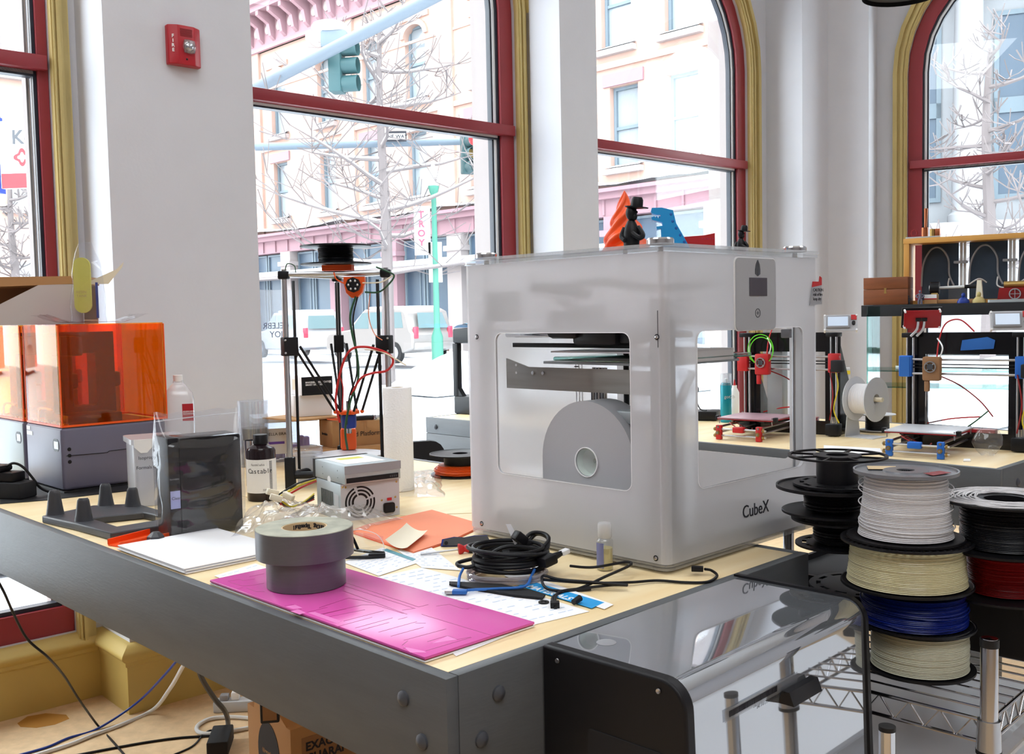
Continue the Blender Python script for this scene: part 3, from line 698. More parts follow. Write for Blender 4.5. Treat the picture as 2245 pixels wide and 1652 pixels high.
# far bench by the right wall
RC = at(2193, 1030, TZ); RRZ = 43.8
RF = Matrix.Translation(RC) @ RZ(RRZ)    # x: away along its right end, y: left-away along its front
b3 = thing('workbench', 'long plywood bench in the background with the black framed printers on it', 'workbench', RF @ Vector((0, 0, -TZ)), RRZ)
L3, W3 = 2.51, .95
MB().prism([(.02, .02), (W3-.02, .02), (W3-.02, L3-.02), (.02, L3-.02)], H-.02, H).obj('tabletop', 'ply', b3)
for lo, hi in (((0, 0, H-.07), (.019, L3, H+.001)), ((0, 0, H-.17), (.019, L3, H-.0715)), ((.02, 0, H-.17), (W3, .019, H+.001)), ((.02, L3-.019, H-.17), (W3, L3, H+.001)), ((W3-.018, .02, H-.17), (W3, L3-.02, H+.001))):
    MB().box(lo, hi, .001).obj('edge_board', 'grey_paint', b3)
for y, z in ((.16, .045), (.10, .125), (2.44, .04), (2.50, .115), (1.2, .05)):
    b_ = MB(); bolt(b_, (0, y, H-z), 'x', .012); b_.obj('bolt', 'dark_grey', b3)
for x, z in ((.13, .05), (.09, .12)):
    b_ = MB(); bolt(b_, (x, 0, H-z), 'y', .012); b_.obj('bolt', 'dark_grey', b3)
for x, y in ((.08, .08), (.87, .08), (.08, 2.5), (.87, 2.5)): MB().box((x-.045, y-.045, 0), (x+.045, y+.045, H-.02), .004).obj('leg', 'grey_paint', b3)

# ================================================================== THE WHITE CUBE PRINTER
S = .512
MO = at(1464, 1262, TZ); MRZ = 44.0
cube = thing('cube_printer', 'large frosted white cube shaped 3d printer with rounded windows on the workbench', '3d printer', MO, MRZ)
Z0, Z1 = .0175, .5546; WZ0, WZ1 = .138, .417; t_ = .004
def panel(mb, plane, a, b, hole):
    c = .014
    outer = rrect(a+c, Z0, b-c, Z1, .002, 5)
    inner = rrect(hole[0], WZ0, hole[1], WZ1, .016, 5)
    A = XZ if plane in 'fb' else YZ
    h = {'f': (-t_, 0), 'b': (-S, -S+t_), 'l': (0, t_), 'r': (S-t_, S)}[plane]
    mb.ring(outer, inner, h[0], h[1], A)
sh = MB()
panel(sh, 'f', 0, S, (.092, .450)); panel(sh, 'l', 0, S, (.077, .420)); panel(sh, 'r', 0, S, (.064, .435))
sh.box((.014, S-t_, Z0), (S-.014, S, Z1))
for cx, cy_, a0 in ((.014, .014, 180), (S-.014, .014, 270), (S-.014, S-.014, 0), (.014, S-.014, 90)):
    o_ = [(cx + .014*math.cos(R(a0+90*k/6)), cy_ + .014*math.sin(R(a0+90*k/6))) for k in range(7)]; i_ = [(cx + .010*math.cos(R(a0+90*k/6)), cy_ + .010*math.sin(R(a0+90*k/6))) for k in range(7)]
    sh.prism(o_ + i_[::-1], Z0, Z1)
sh.obj('shell', 'frost', cube)
rm = MB()
for pl, hole in (('f', (.092, .450)), ('l', (.077, .420))):
    A = XZ if pl == 'f' else YZ; h = (-.0045, .0006) if pl == 'f' else (-.0006, .0045)
    rm.ring(rrect(hole[0]-.0012, WZ0-.0012, hole[1]+.0012, WZ1+.0012, .017, 5), rrect(hole[0], WZ0, hole[1], WZ1, .016, 5), h[0], h[1], A)
rm.obj('window_rims', 'white_gloss', cube)
def plate(z0, z1, grow, m, name):
    MB().prism(rrect(-grow, -grow, S+grow, S+grow, .018, 5), z0, z1).obj(name, m, cube)
plate(Z1+.001, Z1+.0065, .004, 'acrylic', 'top_plate'); plate(Z1+.0085, Z1+.014, .006, 'acrylic', 'top_plate')
plate(.006, .0105, .0, 'acrylic', 'base_plate'); plate(.0125, .0165, .0, 'acrylic', 'base_plate')
for x, y in ((.034, .034), (S-.034, .034), (.034, S-.034), (S-.034, S-.034)):
    k = MB(); k.lathe([(1e-4, Z1+.014), (.024, Z1+.014), (.024, Z1+.0225), (.0215, Z1+.0255), (1e-4, Z1+.0255)], 28, T(x, y, 0)); k.obj('knob', 'chrome', cube)
    MB().cyl((x, y, .016), (x, y, Z1+.01), .0055, n=10).obj('corner_rod', 'steel', cube)
    MB().cyl((x, y, 0), (x, y, .006), .02, n=20).obj('foot', 'clear_plastic', cube)
# inner corner columns seen through the frosting
for x, y, cm in ((.024, .024, 'dark_grey'), (S-.022, .022, 'white'), (.022, S-.022, 'white'), (S-.022, S-.022, 'white')):
    MB().box((x-.016, y-.016, .03), (x+.016, y+.016, .44), .003).obj('column', cm, cube)
for (y, z) in ((.017, .405), (.025, .022), (.475, .405), (.473, .022)):
    s_ = MB(); s_.lathe([(.0052, 0), (.0052, .0005), (1e-4, .0005)], 14, T(-.0003, y, z+.005) @ RY(-90)); s_ = s_.obj('washer', 'black', cube)
    MB().lathe([(.0038, .0004), (.0030, .0024), (.0013, .0028), (.0012, .0014), (1e-4, .0014)], 14, T(0, y, z+.005) @ RY(-90)).obj('screw', 'chrome', s_)
MB().box((-.0006, .0145, .392), (0, .0155, .455)).obj('seam_mark', 'ink', cube)
# inside: floor tray, bed, arm, gantry, cartridge, cables
MB().box((.03, .02, .024), (S-.02, S-.03, .034)).obj('inner_floor', 'light_grey', cube)
MB().box((.06, .05, .034), (.44, .13, .062), .01).obj('inner_tray', 'dark_grey', cube)
MB().box((.06, .33, .034), (.4, .40, .06), .01).obj('inner_tray', 'dark_grey', cube)
ar = MB(); ar.prism([(.09, .345), (.43, .345), (.495, .362), (.495, .299), (.09, .299)], .10, .103, YZ)
ar = ar.obj('bed_arm', 'brushed', cube)
for y, z in ((.465, .348), (.465, .332)): MB().lathe([(1e-4, 0), (.0028, 0), (1e-4, .0004)], 10, T(.0995, y, z) @ RY(-90)).obj('hole', 'white_gloss', ar)
for y in (.415, .386): MB().lathe([(.0042, 0), (.0036, .0022), (1e-4, .003)], 12, T(.0998, y, .333) @ RY(-90)).obj('screw', 'steel', ar)
MB().box((.11, .09, .352), (.36, .395, .357)).obj('bed_support', 'zinc', cube)
bd = MB(); bd.box((.075, .075, .360), (.385, .335, .3685), .003); bd.obj('bed_glass', 'glass_edge', cube)
MB().box((.078, .078, .3600), (.382, .332, .3625)).obj('bed_tint', 'lamp_green', cube)
MB().prism([(.075, .3575), (.318, .3575), (.318, .380), (.075, .386)], -.085, -.075, XZ).obj('bed_rim', 'white', cube)
MB().box((.075, .075, .377), (.315, .34, .380)).obj('upper_bed', 'light_grey', cube)
MB().cyl((.26, .3, .04), (.26, .3, .40), .006, n=10).obj('lead_screw', 'black', cube)
for k in range(5):
    MB().lathe([(.0045, 0), (.0055, .001), (.0045, .002)], 8, T(.20, .385-.0, .317+.008*k-.0)).obj('bed_spring', 'dark_grey', cube)
gt = MB(); gt.cyl((.10, .02, .412), (.10, .49, .412), .006, n=10); gt.cyl((.02, .26, .43), (.49, .26, .43), .006, n=10); gt.obj('gantry_rod', 'chrome', cube)
MB().box((.115, .14, .385), (.121, .49, .394)).obj('drive_belt', 'black', cube)
MB().box((.012, .40, .44), (.06, .46, .50), .008).obj('drive_motor', 'dark_grey', cube)
MB().box((.012, .02, .024), (.06, .44, .058), .004).obj('inner_tray', 'dark_grey', cube)
MB().box((.03, .012, .022), (.46, .05, .052), .004).obj('inner_tray', 'dark_grey', cube)
MB().tube([(.02, .33, .505), (.02, .26, .500), (.02, .19, .488)], .010, 8, sm=4).obj('head_cable', 'dark_grey', cube)
MB().box((.012, .465, .33), (.04, .495, .44), .008).obj('rear_bracket', 'mid_grey', cube)
MB().box((.012, .03, .418), (.03, .48, .424)).obj('side_rail', 'mid_grey', cube)
eh = MB(); eh.box((.06, .16, .392), (.16, .27, .43), .008); eh.box((.07, .11, .396), (.14, .16, .420), .004); eh.box((.05, .25, .405), (.14, .33, .46), .01); eh.obj('print_head', 'black', cube)
MB().box((.14, .27, .43), (.17, .31, .47), .006).obj('print_head_motor', 'dark_grey', cube)
MB().tube([(.1, .3, .46), (.12, .36, .50), (.16, .28, .515), (.25, .2, .50), (.35, .15, .51)], .009, 8, sm=6).obj('head_cable', 'dark_grey', cube)
MB().box((.02, .02, .425), (.05, .05, .475), .004).obj('corner_block', 'dark_grey', cube)
# filament cartridge: D shaped grey case
pr = [(.105, .018), (.335, .018)]; cy0, cz0, rr = .22, .172, .116
dp = [(cy0-rr, .03), (cy0+rr, .03)] + [(cy0 + rr*math.cos(PI*k/28), cz0 + rr*math.sin(PI*k/28)) for k in range(29)]
hub = .027
outer = []
for k in range(48):
    a = 2*PI*k/48; c_, s2 = math.cos(a), math.sin(a)
    if s2 >= 0: outer.append((cy0+rr*c_, cz0+rr*s2))
    else:
        k_ = min(rr/max(1e-6, abs(c_)), (cz0-.036)/abs(s2)); outer.append((cy0+k_*c_, cz0+k_*s2))
inner = [(cy0 + hub*math.cos(2*PI*k/48), cz0 + hub*math.sin(2*PI*k/48)) for k in range(48)]
ct = MB(); ct.ring(outer, inner, .042, .112, YZ); ct = ct.obj('filament_cartridge', 'silver_plastic', cube)
MB().lathe([(hub-.0005, 0), (hub-.004, .012), (.004, .022), (1e-4, .018)], 28, T(.044, cy0, cz0) @ RY(90)).obj('cartridge_hub', 'flask', ct)
MB().ring([(cy0 + (hub+.0015)*math.cos(2*PI*k/48), cz0 + (hub+.0015)*math.sin(2*PI*k/48)) for k in range(48)], inner, .040, .0425, YZ).obj('hub_rim', 'white', ct)
MB().box((.06, cy0-.11, cz0+.075), (.10, cy0-.05, cz0+.10), .004).obj('cartridge_latch', 'zinc', ct)
MB().tube([(.1, cy0-.09, cz0+.08), (.14, cy0-.13, cz0+.10), (.16, cy0-.16, cz0+.17)], .008, 8, sm=5).obj('filament_guide', 'light_grey', ct)
for k in range(5):
    MB().tube([(.36, .478-.009*k, .33), (.36, .480-.009*k, .26), (.36, .476-.009*k, .18), (.36, .478-.009*k, .06)], .0042, 6, sm=4).obj('ribbon_cable', 'mid_grey' if k % 2 else 'brushed', cube)
for z in (.16, .235): MB().tube([(.355, .50, z), (.354, .45, z+.001), (.354, .42, z+.003), (.356, .40, z+.006)], .0022, 5).obj('cable_tie', 'white_gloss', cube)
MB().tube([(.3, .43, .33), (.3, .432, .24), (.3, .422, .14), (.3, .435, .06)], .0016, 5, sm=5).obj('thin_cable', 'dark_grey', cube)
for k in range(3): MB().box((.33+.01*k, .505, .05), (.332+.01*k, .5075, .34)).obj('back_rib', 'white', cube)
# control panel
cp = MB(); cp.prism(rrect(.208, .416, .344, .549, .010, 4), 0, .004, XZ); cp = cp.obj('control_panel', 'silver_plastic', cube)
MB().ring(rrect(.206, .414, .346, .551, .011, 4), rrect(.208, .416, .344, .549, .010, 4), 0, .0025, XZ).obj('panel_rim', 'white', cp)
MB().box((.252, -.0048, .479), (.312, -.004, .513)).obj('screen', 'lcd_off', cp)
bt = MB(); bt.ring(circ(.28, .447, .0085, 24), circ(.28, .447, .0072, 24), .004, .0046, XZ); bt.box((.2794, -.0046, .443), (.2806, -.004, .451)); bt.box((.276, -.0046, .4464), (.284, -.004, .4476)); bt.obj('button_ring', 'dark_grey', cp)
em = MB(); em.prism([(.2715, .520), (.280, .516), (.2795, .531), (.2805, .546), (.2795, .546), (.274, .538), (.2715, .528)], .004, .0047, XZ); em.prism([(.2890, .520), (.281, .516), (.2812, .546), (.287, .538), (.2890, .528)], .004, .0047, XZ)
em.obj('emblem', 'dark_grey', cp)
MB().text('CubeX', .034, T(.229, -.0008, .064) @ RX(90), .0005, sx=.93).obj('lettering', 'ink', cube)
st_ = MB(); st_.prism([(.474, .460), (.524, .462), (.522, .503), (.484, .497)], .001, .002, XZ); st_ = st_.obj('foil_sticker', 'steel', cube)
MB().prism([(.484, .4965), (.5225, .501), (.5225, .516), (.515, .519), (.512, .508), (.487, .508)], .001, .0024, XZ).obj('sticker_flap', 'red', st_)
MB().text('CAUTION\nrisk of fire\nkeep dry', .009, T(.488, -.0022, .488) @ RX(90), .0001).obj('sticker_text', 'ink', st_)
MB().box((.45, .03, WZ1-.022), (.462, .05, WZ1-.004), .002).obj('door_catch', 'mid_grey', cube)

# ================================================================== SPOOLS
def spool(label, p, rf1, rf2, hub, h, rfill, h0, h1, fm, style1='solid', style2='solid', group=None, tilt=None, ftop='black', n=56, rz=0, name='filament_spool', loose=0, rcore=None, bore=None, d=.0026, rfill2=None):
    """p: centre of the lower flange's underside; rf1/rf2 lower/upper flange radius; filament wound from h0 to h1 (fractions of height)"""
    t = thing(name, label, 'filament spool', p, rz, group, rot=tilt)
    th = .0035; bore = bore or hub*.55; rcore = rcore or hub
    def flange(z, r, style, m):
        f = MB()
        if style == 'solid': f.lathe([(bore, 0), (r-.003, 0), (r, .0008), (r, th+.0008), (r-.002, th+.0012), (r-.004, th), (bore, th)], n, T(0, 0, z), closed=True)
        elif style == 'rimmed': f.lathe([(bore, 0), (r, 0), (r, th+.002), (r-.003, th+.002), (r-.004, th*.6), (hub+.006, th*.6), (hub+.004, th+.001), (bore, th+.001)], n, T(0, 0, z), closed=True)
        elif style == 'spokes':
            f.lathe([(r-.006, 0), (r, 0), (r, th), (r-.006, th)], n, T(0, 0, z), closed=True); f.lathe([(bore, 0), (hub+.006, 0), (hub+.006, th), (bore, th)], n, T(0, 0, z), closed=True)
            for k in range(8): f.box((hub, -.0018, z), (r-.003, .0018, z+th), M=RZ(45*k+10))
        elif style == 'slots':
            f.lathe([(r-.007, 0), (r, 0), (r, th), (r-.007, th)], n, T(0, 0, z), closed=True); f.lathe([(bore, 0), (r-.028, 0), (r-.028, th), (bore, th)], n, T(0, 0, z), closed=True)
            for k in range(48): f.box((r-.030, -.002, z), (r-.004, .002, z+th), M=RZ(7.5*k))
        elif style == 'dashes':
            f.lathe([(r-.012, 0), (r, 0), (r, th), (r-.012, th)], n, T(0, 0, z), closed=True); f.lathe([(bore, 0), (r-.020, 0), (r-.020, th), (bore, th)], n, T(0, 0, z), closed=True)
            for k in range(12): f.prism([((r-.021)*math.cos(R(30*k+a)), (r-.021)*math.sin(R(30*k+a))) for a in (-6, 0, 6)] + [((r-.011)*math.cos(R(30*k+a)), (r-.011)*math.sin(R(30*k+a))) for a in (6, 0, -6)], z, z+th)
        return f.obj('flange', m, t)
    flange(0, rf1, style1, 'black'); f2 = flange(h-th, rf2, style2, ftop)
    MB().lathe([(bore, .001), (hub, .001), (hub, h-.001), (bore, h-.001)], 32, closed=True).obj('core', 'black', t)
    if fm:
        za, zb = th + (h-2*th)*h0, th + (h-2*th)*h1; m = max(3, int((zb-za)/d)); dz = (zb-za)/m; prof = [(rcore, za)]; rn = random.Random(sum(map(ord, label)) % 1000)
        r_b = rfill; r_t = rfill2 or rfill
        for i in range(m):
            base = r_b + (r_t-r_b)*i/m + rn.uniform(-.0008, .0008)
            if h1 < .7: base -= .5*(r_b-rcore)*(i/m)**2
            for a in (.0, .25, .5, .75): prof.append((base + dz*.55*math.sin(PI*a), za+dz*(i+a)))
        prof.append((rcore, zb)); MB().lathe(prof, n, closed=True).obj('filament', fm, t)
        for k in range(loose):
            a0 = rn.uniform(0, 6.28); z = rn.uniform(za+.01, zb-.01); bulge = rn.uniform(.002, .009)
            pts = [((rfill+.0005+(bulge if 10 < j < 16 else .0)*math.sin(PI*(j-10)/6))*math.cos(a0+2*PI*j/26), (rfill+.0005+(bulge if 10 < j < 16 else 0)*math.sin(PI*(j-10)/6))*math.sin(a0+2*PI*j/26), min(zb, max(za, z+.006*math.sin(2*PI*j/26+a0)))) for j in range(26)]
            MB().tube(pts, .0009, 5, sm=2, closed=True).obj('loose_strand', fm, t)
    return t
g1 = 'filament spools stacked on the wire cart'
SX, SY, ZS = .645, 1.635, .755
s5 = spool('cream filament spool at the bottom of the front stack on the wire cart', (SX+.022, SY-.0, ZS), .087, .087, .04, .075, .075, .02, .95, 'fil_nat2', group=g1)
s4 = spool('dark blue filament spool in the front stack with slack windings at right', (SX+.012, SY, ZS+.0755), .09, .088, .04, .065, .083, .02, .9, 'fil_blue', 'slots', 'solid', group=g1, loose=6, rfill2=.078)
s3 = spool('translucent yellowish filament spool below the white one in the front stack', (SX, SY, ZS+.141), .104, .104, .045, .076, .093, .02, .97, 'fil_nat', 'solid', 'slots', group=g1, rfill2=.086)
s2 = spool('white filament spool on top of the front stack with a paper label', (SX-.002, SY, ZS+.2175), .092, .082, .03, .112, .0725, .02, .97, 'fil_white', 'solid', 'rimmed', group=g1, ftop='flange_top', loose=5, bore=.014, rfill2=.062)
lb = MB().prism([(-.055, .018), (-.012, .010), (.0, .042), (-.045, .052)], .1125, .1129).obj('paper_label', 'core_card', s2)
MB().prism([(.02, -.06), (.06, -.035), (.05, -.015), (.015, -.035)], .1125, .1128).obj('red_label', 'fil_red', s2)
# black stack behind, leaning left of the white one
def bsp(label, px, py, y, r, z, **k):
    q = dep(px, py, y); return spool(label, (q.x, q.y, z), r, r, .036, .032, .0, 0, 0, None, group='empty black spools stacked beside the white filament', **k)
yb = 1.80
q = dep(1826, 1040, yb); bx = q.x
spool('empty black spool with an open spoked rim on top of the left stack', (bx+.008, yb, 1.035), .078, .087, .036, .054, 0, 0, 0, None, 'dashes', 'spokes', g1)
spool('nearly empty black spool second from the top of the left stack', (bx+.0, yb, .985), .09, .10, .036, .048, .05, .1, .9, 'fil_black', 'solid', 'rimmed', g1)
spool('black spool with slotted rim third in the left stack', (bx+.012, yb, .925), .078, .085, .036, .05, .045, .1, .9, 'fil_black', 'dashes', 'dashes', g1)
spool('flat black spool at the bottom of the left stack beside the chrome hood', (bx+.03, yb-.05, .845), .085, .085, .036, .02, 0, 0, 0, None, 'solid', 'dashes', g1)
# stack at the far right
q = dep(2205, 1125, 1.62)
sA = spool('black spool topped with loose white strands at the right edge', (q.x, q.y, .955), .097, .102, .045, .082, .068, .03, .95, 'fil_black', 'solid', 'solid', g1, bore=.033)
for k in range(16):
    rn = random.Random(k); r_ = .045+.055*k/16
    MB().tube([((r_+rn.uniform(-.004, .004))*math.cos(2*PI*j/20), (r_+rn.uniform(-.004, .004))*math.sin(2*PI*j/20), .0835+.0006*(k % 3)+rn.uniform(0, .001)) for j in range(20)], .0011, 5, sm=2, closed=True).obj('white_strand', 'fil_white', sA)
spool('dark red filament spool below the white stranded one at the right edge', (q.x+.01, q.y+.02, .875), .10, .097, .04, .078, .058, .03, .95, 'fil_red', 'solid', 'solid', g1)

# ================================================================== MIRROR FINISHED HOOD (front right)
HA = Vector((.206, 1.190, 0)); HRZ = 45.6
HL, HW, HT, HB = .477, .226, .900, .50
hd_ = thing('chrome_hooded_box', 'mirror finished metal box with black end plates in the right foreground', 'appliance', (HA.x, HA.y, 0), HRZ)
# skin bends from the top into the front; local: x along, y back (left-away), z up; front plane y=0
sec = [(HW, HT), (.030, HT)] + [(.030-.030*math.sin(R(90*k/8)), HT-.030+.030*math.cos(R(90*k/8))) for k in range(1, 9)] + [(-.012, HB)]
inner_ = [(y+.0, z-.004) if i < 2 else (y+.004, z-.001) for i, (y, z) in enumerate(sec)]
sk = MB(); sk.prism(sec + inner_[::-1], .008, HL-.006, YZ); sk = sk.obj('mirror_cover', 'hood', hd_, smooth=50)
ep = [(HW+.004, HT+.004), (.034, HT+.004)] + [(.034-.038*math.sin(R(90*k/8)), HT-.034+.038*math.cos(R(90*k/8))) for k in range(1, 9)] + [(-.018, HB), (HW+.004, HB)]
e1 = MB(); e1.prism(ep, -.012, .008, YZ); e1 = e1.obj('end_plate', 'black', hd_); md = e1.modifiers.new('b', 'BEVEL'); md.width = .004; md.segments = 3
e2 = MB(); e2.prism(ep, HL-.006, HL+.004, YZ); e2.obj('end_plate', 'black', hd_)
for y, z in ((HW-.025, HT-.012), (.035, HT-.012)): MB().lathe([(1e-4, .0), (.0035, 0), (.003, .0015), (1e-4, .001)], 12, T(-.0135, y, z) @ RY(-90)).obj('screw', 'steel', e1)
MB().prism(rrect(.03, HT-.13, .15, HT-.09, .006, 3), -.0135, -.012, YZ).obj('recess', 'black_matte', e1)
MB().box((.0, .004, HT-.045), (HL, .0065, HT-.043)).obj('trim_line', 'black', hd_)
hn = MB(); hn.prism([(-.0, -.002), (-.024, -.002), (-.017, .016), (-.006, .016)], .212, .292, T(0, 0, HT-.082) @ YZ); hn.obj('handle', 'black_gloss', hd_)
bc = MB(); rn = random.Random(2); x = .085
for k in range(56):
    w_ = rn.choice((.0006, .001, .0016)); bc.box((x, -.0036, HT-.0645), (x+w_, -.0030, HT-.0565)); x += w_ + rn.choice((.0008, .0014))
MB().box((.075, -.0030, HT-.069), (.26, -.0024, HT-.0535)).obj('barcode_label', 'clear_plastic', hd_); bo = bc.obj('barcode', 'ink', hd_)
MB().text('24S 110 3 3 1 M SERIES', .0055, T(.15, -.004, HT-.0725) @ RX(90), .0001).obj('barcode_text', 'ink', hd_)
MB().box((.02, .02, HB), (HL-.01, HW-.005, HB+.01)).obj('bottom_plate', 'black', hd_)
MB().lathe([(1e-4, 0), (.014, 0), (.013, .0006), (1e-4, .0006)], 20, T(.06, HW-.05, HT+.0002)).obj('top_mark', 'mid_grey', hd_)
# black tray beside it carrying the left stack
tr = thing('black_tray', 'flat black tray between the mirror finished box and the bench corner', 'tray', at(1800, 1240, .83), 44)
tr.location.z = 0
m = MB(); m.box((-.12, -.17, .815), (.30, .05, .83), .004); m.obj('tray_floor', 'black_matte', tr)
m = MB(); m.ring([(-.12, -.17), (.30, -.17), (.30, .05), (-.12, .05)], [(-.112, -.162), (.292, -.162), (.292, .042), (-.112, .042)], .83, .842); m.obj('tray_rim', 'black', tr)
for x in (-.10, .27):
    for y in (-.15, .03): MB().box((x-.01, y-.01, .755), (x+.01, y+.01, .815)).obj('tray_leg', 'black', tr)
# ================================================================== WIRE CART
CO = Vector((.690, 1.440, 0)); CRZ = 46
cart = thing('wire_shelf_cart', 'chrome wire shelving cart in the right foreground under the filament spools', 'shelving unit', (CO.x, CO.y, 0), CRZ)
CL, CW = .62, .66
def post(x, y, top, m='chrome'):
    p_ = MB(); p_.lathe([(1e-4, 0), (.0125, 0), (.0125, top-.006), (.0115, top-.001), (1e-4, top)], 24, T(x, y, 0)); p_ = p_.obj('post', m, cart)
    MB().lathe([(.0129, 0), (.0132, 0), (.0132, .012), (.0129, .012)], 24, T(x, y, top-.014), closed=True).obj('post_cap', 'rubber', p_)
    for z in (.70, .28):
        c_ = MB(); c_.lathe([(.0126, z), (.0175, z), (.0158, z+.045), (.0126, z+.045)], 24, T(x, y, 0), closed=True); c_.obj('collar', 'steel', p_)
        MB().lathe([(.0126, z-.006), (.018, z-.006), (.018, z), (.0126, z)], 24, T(x, y, 0), closed=True).obj('collar_ring', 'rubber', p_)
post(0, 0, .868); post(CL, 0, .868); post(0, CW, .80); post(CL, CW, .868)
for z in (.742, .322):
    def wire(p, q, r_=.0022): MB().cyl(p, q, r_, n=8).obj('shelf_wire', 'chrome', cart)
    for (x0, y0, x1, y1) in ((0, 0, CL, 0), (0, CW, CL, CW), (0, 0, 0, CW), (CL, 0, CL, CW)):
        wire((x0, y0, z), (x1, y1, z), .003); wire((x0, y0, z-.033), (x1, y1, z-.033), .003)
        n = 14; pts = []
        for k in range(n*2+1):
            f_ = (k/(2*n)); pts.append((x0+(x1-x0)*f_, y0+(y1-y0)*f_, z if k % 2 else z-.033))
        MB().tube(pts, .0021, 6).obj('truss_wire', 'chrome', cart)
    for k in range(1, 17): wire((CL*k/17, 0, z+.004), (CL*k/17, CW, z+.004), .0018)
    wire((0, CW/3, z), (CL, CW/3, z), .0028); wire((0, 2*CW/3, z), (CL, 2*CW/3, z), .0028)
# black box standing on the cart behind the spools
q = dep(2205, 1340, 1.78)
bx_ = thing('black_equipment_box', 'black plastic equipment box on the wire cart at the right edge', 'box', (q.x, q.y, .745), 47)
MB().box((-.10, -.14, .003), (.2, .16, .128), .006).obj('body', 'black_matte', bx_)
for k in range(5): MB().box((-.102, -.11+.012*k, .08), (-.0995, -.105+.012*k, .11)).obj('vent_slot', 'black_gloss', bx_)
# clear lidded bin on the lower shelf
q = at(2090, 1600, .60)
bn = thing('storage_bin', 'clear plastic storage bin with a pale lid under the wire shelf', 'storage bin', (CO.x, CO.y, 0), CRZ)
MB().ring(rrect(.0, .03, .60, .62, .04, 4), rrect(.01, .04, .59, .61, .035, 4), .58, .60).obj('lid_rim', 'milky_plastic', bn)
MB().prism(rrect(.02, .05, .58, .60, .03, 4), .60, .612, taper=.96).obj('lid', 'milky_plastic', bn)
MB().prism(rrect(.03, .06, .57, .59, .03, 4), .33, .58).obj('tub', 'milky_plastic', bn)
# short chrome post of a second cart nearer the camera
cp2 = thing('chrome_post', 'short chrome post with a black cap standing in front of the wire cart', 'post', (dep(1945, 1600, 1.30).x, 1.30, 0))
MB().cyl((0, 0, 0), (0, 0, dep(1945, 1600, 1.30).z), .0105, n=20).obj('tube', 'chrome', cp2)
MB().lathe([(.0105, 0), (.011, .0), (.011, .006), (1e-4, .007)], 20, T(0, 0, dep(1945, 1600, 1.30).z)).obj('cap', 'rubber', cp2)

# unseen white platform added right of the camera to whiten the mirror front's reflection
lt = thing('reflection_platform', 'low white platform to the right of the wire cart mirrored in the polished front', 'platform', (1.2, -.4, 0))
MB().box((0, 0, .20), (3.4, 2.62, .24), .005).obj('top', 'white', lt)
for x in (.1, 3.3):
    for y in (.1, 2.5): MB().box((x-.03, y-.03, 0), (x+.03, y+.03, .2)).obj('leg', 'white', lt)
# ================================================================== THINGS ON THE FOREGROUND BENCH
def flat(mb, pts, z, h=.0004):
    """thin sheet whose corners are seen at these pixels on a plane at height z"""
    P = [at(x, y, z) for x, y in pts]; mb.prism([(p.x, p.y) for p in P], z, z+h); return mb
def sheet(name, label, cat, pts, z, m='paper', h=.0004, group=None):
    o = flat(MB(), pts, z, h).obj(name, m); return tag(o, label, cat, group)
# magenta board with incised lettering
pb = thing('magenta_board', 'glossy magenta board with cut letter outlines on the near bench corner', 'board', tw(0, 0, 0), TRZ)
BZ = .0085
MB().box((.02, .066, .0045), (.225, .648, BZ), .0008).obj('face', 'magenta', pb)
MB().box((.0215, .0675, .003), (.2235, .6465, .0045)).obj('core', 'walnut', pb); MB().box((.020, .066, .0012), (.225, .648, .003)).obj('backing', 'white', pb)
def bl(px, py): p = TF.inverted() @ at(px, py, TZ+BZ); return (p.x, p.y)
def stroke(mb, pts, w=.0011, z=BZ):
    Q = [Vector((*bl(*p), 0)) for p in pts]
    for a, b in zip(Q[:-1], Q[1:]):
        d = (b-a).normalized(); n = Vector((-d.y, d.x, 0))*w/2; mb.prism([(a-n)[:2], (b-n)[:2], (b+n)[:2], (a+n)[:2]], z-.0001, z+.0002)
K = lambda ox, oy, s: (lambda L: [(ox+x/s, oy+y/s) for x, y in L])
c4 = K(700, 1100, 2.806)
segs = [[(0, 650), (180, 590), (265, 605), (320, 620)], [(10, 690), (265, 632), (345, 632), (420, 655), (515, 685)], [(60, 705), (280, 662)], [(150, 732), (395, 668)], [(105, 768), (325, 708)],
        [(220, 775), (450, 712)], [(245, 790), (430, 740)], [(365, 800), (600, 735)], [(485, 722), (540, 708)], [(440, 825), (640, 770)], [(590, 745), (655, 745)], [(520, 850), (780, 780)], [(665, 858), (790, 822)], [(790, 822), (850, 845), (930, 830)],
        [(655, 915), (935, 832)], [(510, 880), (545, 852)], [(515, 900), (535, 893)], [(145, 490), (610, 645), (670, 630)], [(145, 512), (590, 655)], [(145, 545), (540, 690)], [(510, 665), (580, 655)], [(720, 640), (800, 628), (880, 655), (920, 658)], [(905, 655), (940, 650)], [(630, 690), (1060, 820)]]
for s_ in segs: mb = MB(); stroke(mb, c4(s_)); mb.obj('cut_line', 'magenta_dark', pb)
c3 = K(500, 1200, 7.343)
for s_ in ([(0, 540), (180, 508), (250, 530), (430, 498)], [(345, 465), (580, 415)], [(210, 615), (360, 612), (580, 568)], [(30, 555), (210, 615)], [(135, 662), (235, 640)], [(300, 650), (460, 708), (590, 708)], [(910, 940), (1060, 915)], [(1000, 1020), (1180, 985)], [(1270, 1040), (1600, 960)], [(1530, 1070), (1900, 985)]): mb = MB(); stroke(mb, c3(s_)); mb.obj('cut_line', 'magenta_dark', pb)
for q in ([(930, 945), (1080, 920), (1200, 970), (1050, 985)], [(1000, 1020), (1120, 985), (1250, 1045), (1150, 1075)], [(1280, 1045), (1400, 1035), (1820, 1180), (1760, 1220)]):
    P = [bl(*p) for p in c3(q)]; MB().prism(P, BZ-.0001, BZ+.00012).obj('pale_patch', 'magenta_pale', pb)  # paler patches laid on the magenta face
